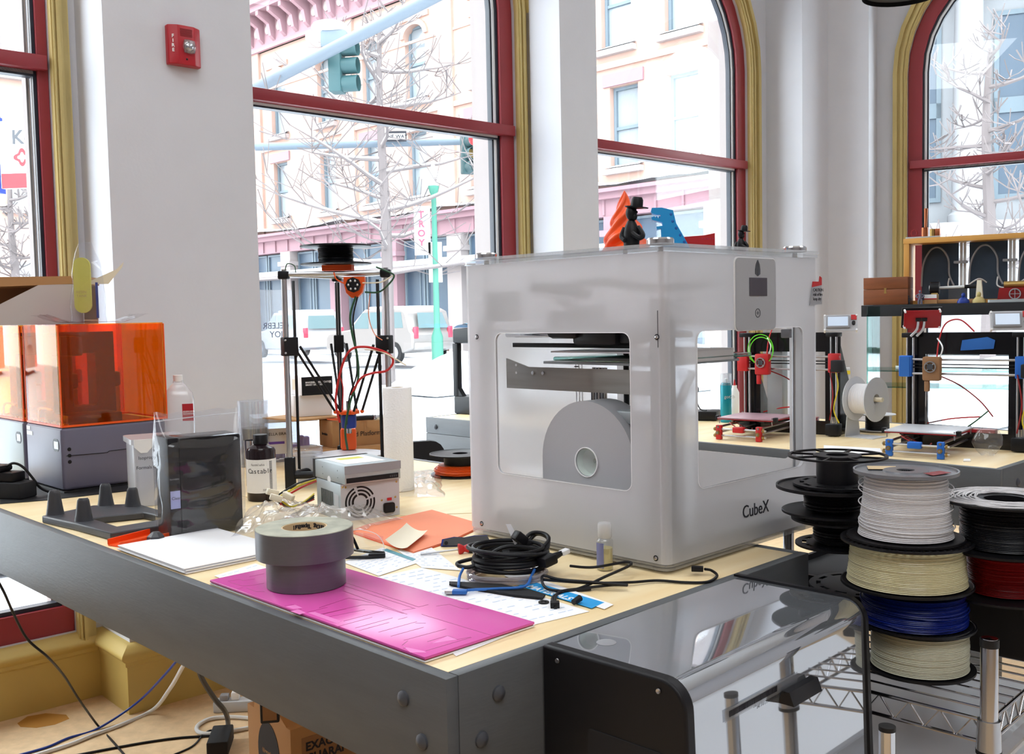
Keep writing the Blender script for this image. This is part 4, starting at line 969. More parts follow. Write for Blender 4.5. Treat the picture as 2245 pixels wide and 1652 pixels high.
for q in ([(520, 890), (640, 915), (660, 925), (560, 925)], [(790, 822), (850, 845), (690, 870)]): MB().prism([bl(*p) for p in c4(q)], BZ-.0001, BZ+.00012).obj('pale_patch', 'magenta_pale', pb)
# two rolls of duct tape
tc = Vector((-.352, 1.662, TZ+BZ+.0003))
def roll(label, c, r, h, core=.038, g='rolls of grey tape on the magenta board'):
    t = thing('tape_roll', label, 'tape roll', c, 0, g)
    prof = [(core, 0), (r-.0015, 0), (r, .001), (r, h-.001), (r-.0015, h)] + [(r-.003-(r-.003-core)*k/22, h+.0002*(k % 2)) for k in range(22)] + [(core, h)]
    MB().lathe(prof[:4] + [(core, h-.001)], 64, closed=True).obj('tape', 'tape_grey', t)
    MB().lathe([(core, h-.0009), (r-.0003, h-.0009)] + [(r-.001-(r-.001-core)*k/24, h+.0003*(k % 2)) for k in range(25)], 64, closed=True).obj('tape_edge', 'tape_side', t)
    MB().lathe([(core-.0022, .0002), (core, .0002), (core, h-.0005), (core-.0022, h-.0005)], 48, closed=True).obj('core', 'core_card', t)
    return t
r1 = roll('lower and narrower roll of grey duct tape resting on the magenta board', tc, .0655, .048)
r2 = roll('upper and wider roll of grey duct tape stacked off centre', tc + Vector((-.002, .006, .0485)), .081, .0485, .038)
m = MB()
for a, s_ in ((62, 'Dog'), (88, 'Tapes'), (116, 'Bull'), (40, 'Bull')):
    for i, ch in enumerate(s_):
        an = R(a + 5.2*i); rad = .0355
        m.text(ch, .010, T(rad*math.cos(an), rad*math.sin(an), .044) @ RZ(math.degrees(an)-90) @ RX(90) @ RZ(180), .0002, 'CENTER', bold=.0004)
m.prism([(-.006, .012), (-.004, .02), (-.0015, .015), (0, .022), (.0015, .015), (.004, .02), (.006, .012), (.003, .006), (-.003, .006)], -.0352, -.0350, RZ(2) @ XZ); m.obj('core_lettering', 'ink', r2)
# stack of white paper
for k in range(7):
    dx, dy = [(0, 0), (.004, -.003), (-.002, .002), (.003, .001), (0, -.002), (.002, .003), (-.001, 0)][k]
    o = MB().box((.022+dx, .745+dy, .0002+.0016*k), (.236+dx, 1.03+dy, .0017+.0016*k)).obj('paper_stack' if k < 6 else 'paper_sheet', 'paper', None, loc=tw(0, 0, 0), rz=TRZ + (-.6, .5, 0, .3, -.3, .2, 0)[k]*.4)
    tag(o, ['bottom', 'second lowest', 'third lowest', 'middle', 'third highest', 'second highest', 'top'][k] + ' white paper bundle of the pile left of the duct tape', 'paper', 'sheets of white paper in a pile')
# loose printed sheets under the board and cable coil
sheets = [('white printed sheet lying between the magenta board and the cable coil', [(800, 1270), (925, 1244), (1110, 1295), (985, 1316)]), ('printed sheet with blue writing in front of the cable coil', [(985, 1318), (1120, 1287), (1292, 1340), (1150, 1374)]),
          ('white sheet sticking out from beneath the magenta board at its near end', [(1000, 1438), (1180, 1366), (1110, 1340), (930, 1380)]), ('printed sheet with green heading beside the orange folder', [(752, 1232), (838, 1200), (920, 1232), (830, 1262)]),
          ('white sheet with faint pink print between the folder and the coil', [(870, 1205), (940, 1195), (1010, 1250), (925, 1244)]), ('white sheet left of the duct tape under the board', [(470, 1262), (560, 1235), (690, 1282), (600, 1312)])]
for i, (lab, pts) in enumerate(sheets):
    o = sheet('printed_sheet', lab, 'paper', pts, TZ+.0003+.0002*i)
    if i in (0, 1, 3, 4, 5):
        P = [at(x, y, TZ) for x, y in pts]; m = MB(); rn = random.Random(i)
        for r_ in range(9):
            for c_ in range(6):
                if rn.random() < .35: continue
                u0, v0 = .06+.15*c_, .08+.1*r_; u1 = u0+rn.uniform(.05, .12)
                A = lambda u, v: (P[0]*(1-u)+P[1]*u)*(1-v) + (P[3]*(1-u)+P[2]*u)*v
                q = [A(u0, v0), A(u1, v0), A(u1, v0+.012), A(u0, v0+.012)]; m.prism([(p.x, p.y) for p in q], TZ+.0007+.0002*i, TZ+.0009+.0002*i)
        m.obj('printed_lines', 'print_faint', o)['kind'] = 'stuff'
o = sheet('material_card', 'blue topped card reading material partly under the cable coil', 'card', [(1105, 1262), (1325, 1335), (1345, 1325), (1130, 1250)], TZ+.0015)
mc = flat(MB(), [(1133, 1282), (1297, 1333), (1325, 1320), (1160, 1272)], TZ+.0019, .0002).obj('blue_band', 'sky_blue', o)
p0, p1 = at(1153, 1290, TZ), at(1270, 1326, TZ); an = math.degrees(math.atan2(p1.y-p0.y, p1.x-p0.x))
MB().text('MATERIALS', .021, T(p0.x-.001, p0.y+.004, TZ+.0022) @ RZ(an), .0001, bold=.0006).obj('lettering', 'white', o)
m = MB(); flat(m, [(838, 1205), (905, 1229), (912, 1225), (848, 1202)], TZ+.0016, .0002); m = m.obj('green_heading', 'teal'); tag(m, 'pale green heading strip on the sheet beside the orange folder', 'paper')
# black file and rubber washer
fi = MB(); P = [at(x, y, TZ+.002) for x, y in ((985, 1278), (1090, 1282), (1150, 1294), (1196, 1306), (1190, 1314), (1130, 1308), (1070, 1298), (985, 1283))]; fi.prism([(p.x, p.y) for p in P], TZ+.0024, TZ+.0055)
tag(fi.obj('hand_file', 'black_matte'), 'flat black hand file poking out from under the cable coil', 'file')
q = at(1192, 1321, TZ+.001); tag(MB().lathe([(.0045, 0), (.0085, 0), (.0085, .002), (.0045, .002)], 24, closed=True).obj('rubber_washer', 'rubber', None, loc=(q.x, q.y, TZ+.0013)), 'small black rubber washer in front of the cable coil', 'washer')
# orange folder with cream note
fo = thing('card_folder', 'salmon orange card folder behind the tape rolls', 'folder', (0, 0, TZ))
for k, (m_, dz) in enumerate((('orange', 0), ('salmon_card', .0012), ('salmon_card', .0024))):
    P = [at(x+k, y-k, TZ) for x, y in ((905, 1215), (768, 1168), (800, 1155), (945, 1122), (1060, 1155), (985, 1190))]
    MB().prism([(p.x, p.y) for p in P], .0004+dz, .0012+dz).obj('card_leaf', m_, fo)
P = [at(x, y, TZ+.004) for x, y in ((893, 1209), (845, 1198), (892, 1163), (938, 1173))]; N = 10
m = MB(); m.grid(lambda u, v: ((P[0]*(1-u)+P[1]*u)*(1-v) + (P[3]*(1-u)+P[2]*u)*v) + Vector((0, 0, .0035+.010*abs(u-.4)**2*3+.012*max(0, v-.75))), 10, 10); o = m.obj('paper_note', 'cream'); tag(o, 'cream paper note curling up on the orange folder', 'note')
# safety glasses
gq = at(790, 1225, TZ); sg_ = thing('safety_glasses', 'clear safety glasses with black arms beside the tape rolls', 'safety glasses', (gq.x, gq.y, TZ), 8)
MB().tube([(-.03, -.006, .006), (.02, -.008, .005), (.046, -.004, .007)], .0035, 6, sm=6).obj('temple_arm', 'black', sg_)
MB().box((.015, -.010, .002), (.047, -.003, .011), .002).obj('temple_hinge', 'black', sg_)
MB().tube([(-.02, .055, .008), (.0, .035, .008), (.025, .012, .009), (.045, .0, .009)], .0035, 6, sm=6).obj('temple_arm', 'black_gloss', sg_)
MB().tube([(-.022, .02, .052), (-.012, .016, .035), (-.004, .01, .016)], .003, 6, sm=5).obj('nose_piece', 'black_gloss', sg_)
MB().grid(lambda u, v: (-.028+.072*u, .01+.03*math.sin(PI*u)*.5, .005+.045*v*(1-.25*u)), 12, 6).obj('lens', 'lens', sg_)
MB().tube([(-.028, .01, .05), (-.002, .022, .052), (.03, .018, .043), (.044, .010, .025), (.044, .008, .006)], .0007, 4, sm=5).obj('lens_edge', 'white_gloss', sg_)
# multi tool, screwdriver
mt = thing('folding_multitool', 'blue and grey folding tool lying left of the cable coil', 'tool', at(1018, 1195, TZ), 0)
mt.rotation_euler = (0, 0, R(6))
body = [(-.047, .0), (-.044, .013), (-.02, .017), (.0, .015), (.02, .018), (.046, .017), (.050, .006), (.044, .003), (.015, .002), (-.005, -.003), (-.03, -.002)]
MB().prism(body, .003, .007, T(0, 0, .0) @ RX(70)).obj('blue_scale', 'navy', mt); MB().prism([(x*.96+.002, y*.86+.001) for x, y in body], .007, .010, RX(70)).obj('grey_scale', 'dark_grey', mt)
MB().prism([(x*.98, y*.9) for x, y in body], -.009, .003, RX(70)).obj('blade_pack', 'steel', mt); MB().prism(body, -.013, -.009, RX(70)).obj('blue_scale', 'navy', mt)
MB().lathe([(1e-4, 0), (.004, 0), (.004, .001), (1e-4, .001)], 6, RX(70) @ T(-.036, .005, .0101)).obj('pivot', 'black', mt)
a_, b_ = at(922, 1214, TZ+.004), at(1004, 1204, TZ+.008)
sd = thing('screwdriver', 'screwdriver with red tipped grey handle half under the cable coil', 'screwdriver', a_)
v = b_-a_; MB().cyl((0, 0, 0), v, .002, n=10).obj('shaft', 'steel', sd)
d_ = v.normalized(); A = Matrix.Translation(v) @ d_.to_track_quat('Z', 'Y').to_matrix().to_4x4()
MB().lathe([(1e-4, 0), (.011, .001), (.011, .004), (.006, .012), (.0085, .02), (1e-4, .021)], 16, A).obj('red_collar', 'red', sd); MB().lathe([(1e-4, .02), (.009, .021), (.011, .04), (.011, .085), (.007, .095), (1e-4, .096)], 16, A).obj('handle', 'black', sd)
# coil of clear tubing, black power cord, blue usb lead
cc = at(1112, 1268, TZ); rn = random.Random(5)
tu = thing('clear_tubing_coil', 'coil of clear plastic tubing under the black cord', 'tubing', (cc.x, cc.y, TZ+.003))
for k in range(9):
    r_ = .062+rn.uniform(-.006, .010); MB().tube([(r_*math.cos(2*PI*j/16)+rn.uniform(-.002, .002), r_*.80*math.sin(2*PI*j/16)+rn.uniform(-.002, .002), .0025*(k//2)+rn.uniform(0, .0015)) for j in range(16)], .0022, 6, sm=4, closed=True).obj('tube_turn', 'tube_clear', tu)
cd = thing('power_cord_coil', 'coiled black power cord with plugs in front of the white cube printer', 'power cord', (cc.x+.002, cc.y+.02, TZ+.012))
for k in range(10):
    r_ = .058+rn.uniform(-.008, .009); ph = rn.uniform(0, 6); tl = rn.uniform(.0, .010)
    MB().tube([(r_*math.cos(2*PI*j/14)*1.05, r_*.86*math.sin(2*PI*j/14), .006+.0036*k+tl*math.sin(2*PI*j/14+ph)) for j in range(14)], .0036, 8, sm=5, closed=True).obj('cord_turn', 'black', cd)
MB().tube([(-.085, -.012, .010), (-.06, -.022, .012), (-.01, -.035+.05, .034), (.04, .0, .036), (.066, -.01, .03)], .0036, 8, sm=6).obj('cord_loop', 'black', cd)
MB().tube([(-.085, -.012, .010), (-.088, .0, .012), (-.07, .006, .016), (-.05, .0, .02)], .0036, 8, sm=6).obj('cord_loop', 'black', cd)
MB().tube([(.02, .03, .03), (.04, .05, .05), (.064, .04, .052), (.072, .02, .045), (.055, .0, .03), (.05, -.02, .03)], .0036, 8, sm=6).obj('cord_loop', 'black', cd)
MB().tube([(.03, .03, .03), (.05, .054, .048), (.07, .036, .046), (.07, .01, .036), (.062, -.008, .03)], .0036, 8, sm=6).obj('cord_loop', 'black', cd)
A = T(.030, .030, .040) @ RZ(-60) @ RX(50)
pl = MB(); pl.box((-.010, -.009, 0), (.010, .009, .026), .004, A); pl.box((-.006, -.006, -.018), (.006, .006, 0), .003, A); pl.obj('cord_socket', 'black', cd)
A = T(-.028, .002, .020) @ RZ(100) @ RX(-88)
pl = MB(); pl.cyl((0, 0, 0), (0, 0, -.02), .006, .008, M=A); pl.cyl((0, 0, -.018), (0, 0, -.03), .012, .013, M=A); pl = pl.obj('wall_plug', 'black', cd)
A2 = T(-.005, .008, .018) @ RY(90)
for y in (-.006, .006): MB().box((-.0007, y-.003, 0), (.0007, y+.003, .016), 0, A2).obj('prong', 'brass', pl)
A = T(.078, -.020, .024) @ RZ(-50) @ RX(100)
pl = MB(); pl.box((-.013, -.009, 0), (.013, .009, .03), .004, A); pl.cyl((0, 0, .0), (0, 0, -.022), .007, .004, M=A); pl.obj('angled_plug', 'black', cd)
MB().box((-.006, -.004, -.035), (.006, .004, -.018), .001, A).obj('cord_label', 'label', cd)
MB().tube([(-.055, .004, .022), (-.062, .010, .030), (-.058, -.002, .034), (-.052, .012, .030), (-.06, -.006, .020)], .0009, 5, sm=5).obj('twist_tie', 'white_gloss', cd)
lb = MB().prism([(0, 0), (.012, .002), (.010, .036), (.002, .04)], 0, .0004, T(.012, .034, .034) @ RX(80) @ RZ(25)).obj('warning_tag', 'label', cd)
def cord(name, label, pts, r, m, sm=8, cat='cable', z=None, **kw):
    P = []
    for p in pts:
        P.append(at(p[0], p[1], TZ + (p[2] if len(p) > 2 else r)))
    t = thing(name, label, cat, P[0]); o0 = P[0]
    MB().tube([p-o0 for p in P], r, 8, sm=sm).obj('lead', m, t); return t, [p-o0 for p in P]
t, P = cord('usb_lead', 'black usb lead running from the coil to the base of the cube printer', [(1215, 1325, .004), (1225, 1298, .004), (1270, 1290, .004), (1340, 1282, .008), (1375, 1282, .01), (1330, 1278, .012), (1230, 1270, .014), (1190, 1262, .018), (1200, 1290, .008), (1260, 1292, .004), (1330, 1262, .016), (1382, 1238, .02), (1370, 1232, .022), (1300, 1243, .02), (1250, 1240, .018)], .0024, 'black', 8)
MB().box((-.006, -.010, -.004), (.008, .004, .006), .001, T(*P[0])).obj('plug', 'black', t)
t, P = cord('black_lead', 'black lead with plug at the front corner base of the cube printer', [(1190, 1270, .012), (1290, 1277, .01), (1380, 1276, .006), (1440, 1272, .004), (1500, 1276, .003), (1550, 1275, .003), (1572, 1262, .004), (1560, 1250, .008), (1545, 1247, .0115)], .0024, 'black', 8)
q = P[-1]; MB().box((-.014, -.005, -.0045), (.006, .005, .0045), .001, T(q.x-.008, q.y+.003, q.z) @ RZ(-12)).obj('plug', 'black', t)
t, P = cord('black_lead', 'short curved black lead with a cap near the material card', [(1218, 1332, .003), (1212, 1310, .003), (1240, 1296, .003), (1295, 1290, .004)], .0028, 'black', 8)
q = at(1265, 1317, TZ+.006)-at(1218, 1332, TZ+.003); MB().cyl(q-Vector((.006, .006, 0)), q+Vector((.005, .006, .003)), .0045, .0055, 10).obj('cap', 'black', t)
t, P = cord('blue_usb_lead', 'bright blue usb lead lying in front of the black coil', [(1000, 1296, .006), (1040, 1292, .006), (1090, 1290, .007), (1150, 1285, .010), (1165, 1262, .014), (1172, 1248, .02)], .0024, 'tape_blue', 8)
A = T(-.004, .0, 0) @ RZ(-6); MB().box((-.002, -.0065, -.003), (.022, .0065, .003), .001, A).obj('connector_body', 'tape_blue', t); MB().box((-.014, -.006, -.0025), (-.001, .006, .0025), 0, A).obj('connector_shell', 'steel', t)
MB().tube([p - at(1000, 1296, TZ+.006) for p in (at(1005, 1285, TZ+.008), at(1008, 1262, TZ+.012), at(1016, 1245, TZ+.02))], .0024, 8, sm=6).obj('lead', 'tape_blue', t)
MB().tube([p - at(1000, 1296, TZ+.006) for p in (at(1118, 1222, TZ+.03), at(1150, 1214, TZ+.03), at(1178, 1218, TZ+.03))], .0024, 8, sm=6).obj('lead', 'tape_blue', t)
# nail polish sized vial standing beside the cube
q = at(1328, 1252, TZ); vi = thing('liquid_vial', 'small clear vial of yellow liquid with a frosted cap beside the cube printer', 'bottle', (q.x, q.y+.012, TZ))
MB().lathe([(1e-4, .001), (.014, .001), (.0145, .004), (.0145, .053), (.012, .056), (.0115, .06)], 28).obj('glass', 'clear_plastic', vi)
MB().lathe([(1e-4, .002), (.0135, .002), (.0135, .040), (1e-4, .040)], 24).obj('liquid', 'liquid', vi)
MB().lathe([(.0115, .057), (.0125, .059), (.0125, .081), (.011, .084), (1e-4, .084)], 24).obj('cap', 'milky_plastic', vi)
MB().lathe([(1e-4, .058), (.009, .058), (.009, .076), (1e-4, .077)], 16).obj('stopper', 'cream', vi)
lp_ = [(.0148*math.cos(R(a)), .0148*math.sin(R(a))) for a in range(185, 260, 8)]; MB().ring(lp_ + lp_[::-1], [(x*.99, y*.99) for x, y in lp_] + [(x*.99, y*.99) for x, y in lp_[::-1]], .006, .05).obj('label', 'lilac', vi)
# charcoal printed cradle with four horns
CRD = thing('charcoal_cradle', 'charcoal grey plastic cradle with four horned posts at the left edge of the bench', 'stand', (0, 0, TZ))
O_ = [at(x, y, TZ) for x, y in ((92, 1146), (165, 1163), (243, 1185), (375, 1166), (378, 1142), (300, 1118), (205, 1122))]
I_ = [at(x, y, TZ) for x, y in ((200, 1152), (208, 1154), (258, 1170), (360, 1153), (356, 1146), (315, 1138), (230, 1147))]
m = MB(); m.ring([(p.x, p.y) for p in O_], [(p.x, p.y) for p in I_], .0006, .017); o = m.obj('base', 'charcoal', CRD); md = o.modifiers.new('b', 'BEVEL'); md.width = .003; md.segments = 2
for px, py, h, s_ in ((122, 1143, .062, 1), (185, 1157, .056, 1.0), (233, 1122, .058, .95), (292, 1124, .05, .95)):
    q = at(px, py, TZ)
    def horn(u, v, q=q, h=h, s_=s_):
        a = 2*PI*u; r_ = (.0215 - .0095*v**.7)*s_
        if v > .92: r_ *= 1-(v-.92)*3
        z = .012 + (h)*v - (.010*max(0, math.sin(a-.6))*v*v if v > .5 else 0)
        return (q.x + r_*math.cos(a)*1.05, q.y + r_*.8*math.sin(a), z)
    m = MB(); m.grid(horn, 24, 14); m.add([horn(k/24, 1) for k in range(24)], [tuple(range(24))]); m.obj('horn', 'charcoal', CRD)
# orange tray and faceted dark nut
P = [at(x, y, TZ) for x, y in ((237, 1196), (292, 1204), (378, 1180), (330, 1172))]
ot = thing('orange_clip', 'orange printed channel piece in front of the charcoal cradle', 'printed part', (0, 0, TZ))
MB().prism([(p.x, p.y) for p in P], .0005, .003).obj('floor_strip', 'orange_print', ot)
for a, b in (((237, 1196), (330, 1172)), ((262, 1203), (375, 1181))):
    pa, pb_ = at(*a, TZ), at(*b, TZ); n = (pb_-pa).normalized(); nn = Vector((-n.y, n.x, 0))*.0015
    MB().prism([(pa-nn)[:2], (pb_-nn)[:2], (pb_+nn)[:2], (pa+nn)[:2]], .003, .014).obj('side_strip', 'orange_print', ot)
q = at(337, 1190, TZ); m = MB(); m.lathe([(1e-4, 0), (.019, 0), (.017, .012), (.008, .020), (1e-4, .021)], 7); tag(m.obj('faceted_knob', 'charcoal', None, smooth=5, loc=(q.x+.005, q.y, TZ+.0032)), 'small dark faceted nut resting on the orange channel piece', 'printed part')
# black cartridge in a zip bag
a_, b_ = at(372, 1185, TZ), at(541, 1160, TZ); v = b_-a_; an = math.degrees(math.atan2(v.y, v.x)); L_ = v.length
zb = thing('bagged_black_cartridge', 'black resin cartridge standing in a clear zip bag behind the paper pile', 'cartridge', (a_.x, a_.y, TZ), an)
m = MB(); m.box((.004, .002, .0015), (.028, .09, .213), .004); m.obj('front_spine', 'black', zb)
m = MB(); m.box((.028, .004, .0015), (L_-.004, .088, .211), .006); m.obj('cartridge_body', 'black_gloss', zb)
MB().box((.006, .0008, .065), (.026, .0022, .102)).obj('clear_label', 'lilac', zb)
MB().text('Clear', .0085, T(.008, .0006, .084) @ RX(90), .0001).obj('label_text', 'ink', zb); MB().text('formlabs', .0055, T(.006, .0015, .125) @ RX(90), .0001).obj('side_text', 'mid_grey', zb)
def bag(u, v, L=L_):
    a = 2*PI*u; x = L/2 + (L/2+.006)*(abs(math.cos(a))**.35)*(1 if math.cos(a) > 0 else -1)*(1+.03*v); y = .045 + .052*(abs(math.sin(a))**.5)*(1 if math.sin(a) > 0 else -1)*max(.04, (1-max(0, v-.72)*3.4))
    nz = noise.noise(Vector((x*30, y*30, v*9)))
    return (x+.003*nz, y+.0035*nz, .001+.262*v + (.006*nz if v > .8 else 0))
MB().grid(bag, 64, 30).obj('zip_bag', 'bag_plastic', zb, smooth=80)
MB().tube([(-.004, .045, .246), (L_/2, .043, .250), (L_+.006, .045, .252)], .0012, 5, sm=5).obj('zip_seal', 'milky_plastic', zb)
# cleaning bath container
q = at(283, 1118, TZ); ib = thing('cleaning_bath', 'translucent plastic tub with a snap lid and printed lettering behind the cradle', 'container', (q.x+.006, q.y+.03, TZ), 30)
def tub(mb, w, d, h, z0, tp, rr_=.012): mb.prism(rrect(-w/2, -d/2, w/2, d/2, rr_, 4), z0, z0+h, taper=tp)
m = MB(); m.ring([(x*.92, y*.92) for x, y in rrect(0, 0, .13, .13, .014, 4)], [(x*.92+.002, y*.92+.002) for x, y in rrect(0, 0, .126, .126, .013, 4)], .001, .165, T(.0, .0, 0)); m.prism(rrect(.002, .002, .118, .118, .012, 4), .001, .003); m.obj('tub', 'milky_plastic', ib)
MB().prism(rrect(-.006, -.006, .127, .127, .014, 4), .155, .168).obj('lid', 'milky_plastic', ib)
MB().prism([(.0, .168), (.0, .15), (.015, .135), (.03, .135), (.044, .15), (.044, .168)], .006, .0085, XZ).obj('lid_clip', 'white', ib)
MB().text('Isopropyl Alchol', .0115, T(.010, -.0008, .118) @ RX(90), .0001).obj('lettering', 'ink', ib); MB().text('Formals Cleaning Bath', .0115, T(.004, -.0008, .094) @ RX(90), .0001).obj('lettering', 'ink', ib)
m = MB(); m.box((.03, .03, .004), (.06, .07, .09)); m.box((.07, .04, .004), (.10, .08, .075)); m.obj('inner_tools', 'lilac', ib)
# brown reagent bottle with paper label
q = at(568, 1100, TZ); rb = thing('brown_bottle', 'dark brown bottle with a white label standing behind the zip bag', 'bottle', (q.x, q.y+.034, TZ))
MB().lathe([(1e-4, 0), (.034, 0), (.0365, .004), (.0365, .125), (.033, .133), (.016, .142), (.0155, .147), (1e-4, .147)], 36).obj('glass', 'amber_dark', rb)
MB().lathe([(.0175, .143), (.0185, .144), (.0185, .164), (.017, .166), (1e-4, .166)], 26).obj('cap', 'black', rb)
MB().lathe([(.0367, .022), (.0370, .022), (.0370, .106), (.0367, .106)], 40, closed=True).obj('label', 'label', rb)
m = MB()
def wrap(mb, s_, size, r_, z, a0, step):
    for i, ch in enumerate(s_): mb.text(ch, size, T(r_*math.cos(R(a0+step*i)), r_*math.sin(R(a0+step*i)), z) @ RZ(a0+step*i+90) @ RX(90), .0001, 'CENTER')
wrap(m, 'Castable', .017, .0372, .072, 235, 12.5); wrap(m, 'formlabs', .008, .0372, .091, 245, 7); wrap(m, '500 mL', .006, .0372, .028, 290, 5.5)
m.obj('label_text', 'ink', rb)
m = MB()
for k in range(22): m.box((.0371*math.cos(R(322)), -.004, .028+.0034*k), (.0371*math.cos(R(322))+.0002, .004, .0295+.0034*k), M=RZ(322) @ T(.0371-.0371*math.cos(R(322)), 0, 0))
m.obj('label_ticks', 'ink', rb)
# crumpled clear bags lying between the bottle and the folder
def crumple(name, label, pts, z, h, m, seed, n=30):
    P = [at(x, y, TZ) for x, y in pts]
    def f(u, v):
        p = (P[0]*(1-u)+P[1]*u)*(1-v) + (P[3]*(1-u)+P[2]*u)*v; e = (math.sin(PI*min(.999, max(.001, u)))*math.sin(PI*min(.999, max(.001, v))))**.5
        nz = noise.noise(Vector((u*3+seed, v*3, seed)))*.7 + abs(noise.noise(Vector((u*5+seed, v*6, 1))))*.8
        return (p.x+.012*noise.noise(Vector((u*6, v*6, seed+3))), p.y+.012*noise.noise(Vector((u*6, v*6, seed+7))), z + max(0, h*e*(.55+nz)))
    return tag(MB().grid(f, n, n).obj(name, m, smooth=70), label, 'plastic bag')
crumple('clear_plastic_bag', 'crumpled clear plastic bag lying in front of the computer power supply', [(560, 1170), (770, 1170), (885, 1140), (690, 1112)], TZ+.004, .040, 'film_plastic', 3, 44)
crumple('clear_plastic_bag', 'crumpled clear bag piled between the brown bottle and the tape rolls', [(505, 1190), (640, 1160), (690, 1115), (560, 1120)], TZ+.012, .034, 'film_plastic', 8, 36)
crumple('clear_plastic_sheet', 'sheet of clear plastic film beside the paper towel roll', [(880, 1090), (975, 1090), (960, 1030), (880, 1035)], TZ+.002, .016, 'bag_plastic', 12, 20)
# ================================================================== LEFT END OF THE BENCH
FO = at(141, 1077, TZ+.006)
def resin_printer(label, yoff, light, detail):
    p = FO + (TF.to_3x3() @ Vector((0, yoff, 0))); t = thing('resin_printer', label, '3d printer', (p.x, p.y, TZ+.006), TRZ, 'orange covered resin printers')
    Lx, Ly, hb, hc = .292, .272, .171, .445
    m = MB(); m.box((0, 0, 0), (Lx, Ly, hb), .010, seg=3); b_ = m.obj('base', 'slate', t)
    MB().box((-.0012, .006, .004), (.004, Ly-.006, hb-.006), .003).obj('front_plate', 'slate_light' if light else 'slate', t)
    sl = MB(); sl.prism([(y, z) for y, z in rrect(.018, .105, .062, .139, .014, 4)], -.0022, -.0010, YZ); sl = sl.obj('peep_window', 'black', t)
    for k in range(5): MB().box((-.0026, .024+.006*k, .112), (-.0021, .027+.006*k, .132), 0).obj('window_bar', 'steel', sl)
    mm = MB(); mm.tube([(0.01, -.0006, .095), (.12, -.0006, .092), (.125, -.0006, .096), (.29, -.0006, .098)], .0011, 4); mm.obj('seam', 'black', t)
    for z in (.078, .095, .112): MB().lathe([(.0052, 0), (.0048, .0008), (1e-4, .0008)], 14, T(.018, -.0004, z) @ RX(90)).obj('port', 'black', t)
    if detail:
        for z, w_ in ((.151, .028), (.137, .045)): MB().box((-.0020, Ly-.012-w_, z), (-.0012, Ly-.012, z+.011)).obj('name_label', 'label', t)
    c = .012; m = MB(); m.ring(rrect(.002, .002, Lx+.008, Ly-.002, c, 5), rrect(.005, .005, Lx+.005, Ly-.005, c-.003, 5), hb+.001, hc)
    m.prism(rrect(.002, .002, Lx+.008, Ly-.002, c, 5), hc, hc+.003); m.obj('cover', 'orange_acrylic', t)
    MB().ring(rrect(.0008, .0008, Lx+.009, Ly-.001, c, 5), rrect(.0058, .0058, Lx+.0045, Ly-.0055, c-.003, 5), hb+.0002, hb+.0055).obj('cover_rim', 'orange', t)
    for x, y in ((.004, .004), (.004, Ly-.004), (Lx+.006, .004)): MB().tube([(x, y, hb), (x, y, hc)], .0022, 6).obj('cover_corner', 'orange', t)
    f = MB(); f.ring([(.03, .17), (.205, .17), (.205, .425), (.03, .425)], [(.085, .215), (.150, .215), (.150, .365), (.085, .365)], -.19, -.13, XZ); f.obj('build_gantry', 'black', t)
    MB().box((.03, .06, .36), (.09, .19, .415), .005).obj('build_platform', 'black', t)
    MB().box((.03, .03, .172), (.18, .21, .20), .004).obj('resin_tank', 'black', t)
    for x in (.10, .225):
        MB().box((x, .225, .172), (x+.032, .245, .26)).obj('rail_column', 'card_dark', t); MB().box((x-.006, .22, .26), (x+.036, .25, .305), .008).obj('rail_head', 'black', t)
    for k in range(26):
        rn = random.Random(k); MB().box((.012+.009*(k % 3), .015+.0095*k, .1722), (.020+.009*(k % 3), .020+.0095*k, .1775+.003*rn.random()), .001).obj('heat_fin', 'steel', t)
    MB().tube([(.012, .20, .172), (.012, .20, .205), (.014, .17, .215), (.016, .11, .213)], .0035, 8, sm=5).obj('hose', 'tube_clear', t)
    MB().box((-.002, -.004, -.004), (Lx, Ly, 0)).obj('rubber_foot_pad', 'rubber', t)
    return t
resin_printer('blue grey based resin 3d printer under an orange acrylic cover, right of the pair', 0, False, True)
resin_printer('resin 3d printer cut off at the left frame edge with a pale grey front plate', .292, True, False)
P = [tw(x, y, 0) for x, y in ((.03, 1.80), (.19, 1.76), (.19, 1.60), (.40, 1.60), (.42, 2.30), (.03, 2.30))]
def tb(*p): return TF.inverted() @ at(*p)
m = MB(); m.prism([(p.x, p.y) for p in (at(0, 1105), at(100, 1097), at(285, 1076), at(285, 1060), at(0, 1060))], TZ+.0004, TZ+.0018); tag(m.obj('rubber_mat', 'rubber'), 'thin black mat under the orange covered printers', 'mat')
q = at(52, 1092, TZ); pb_ = thing('power_adapter', 'large black power adapter lying at the left frame edge', 'power adapter', (q.x-.075, q.y-.005, TZ+.002), TRZ-62)
MB().box((-.16, 0, 0), (.085, .06, .042), .004).obj('lower_body', 'black_matte', pb_)
MB().box((-.15, .008, .0425), (.055, .055, .068), .005).obj('upper_body', 'black', pb_); MB().box((-.16, .0, .068), (.02, .05, .086), .007).obj('stacked_plug', 'black', pb_)
MB().tube([(.015, .03, .08), (.04, .03, .090), (.065, .035, .080), (.08, .05, .05), (.085, .07, .02), (.1, .09, .004)], .0035, 8, sm=6).obj('cord', 'black', pb_)
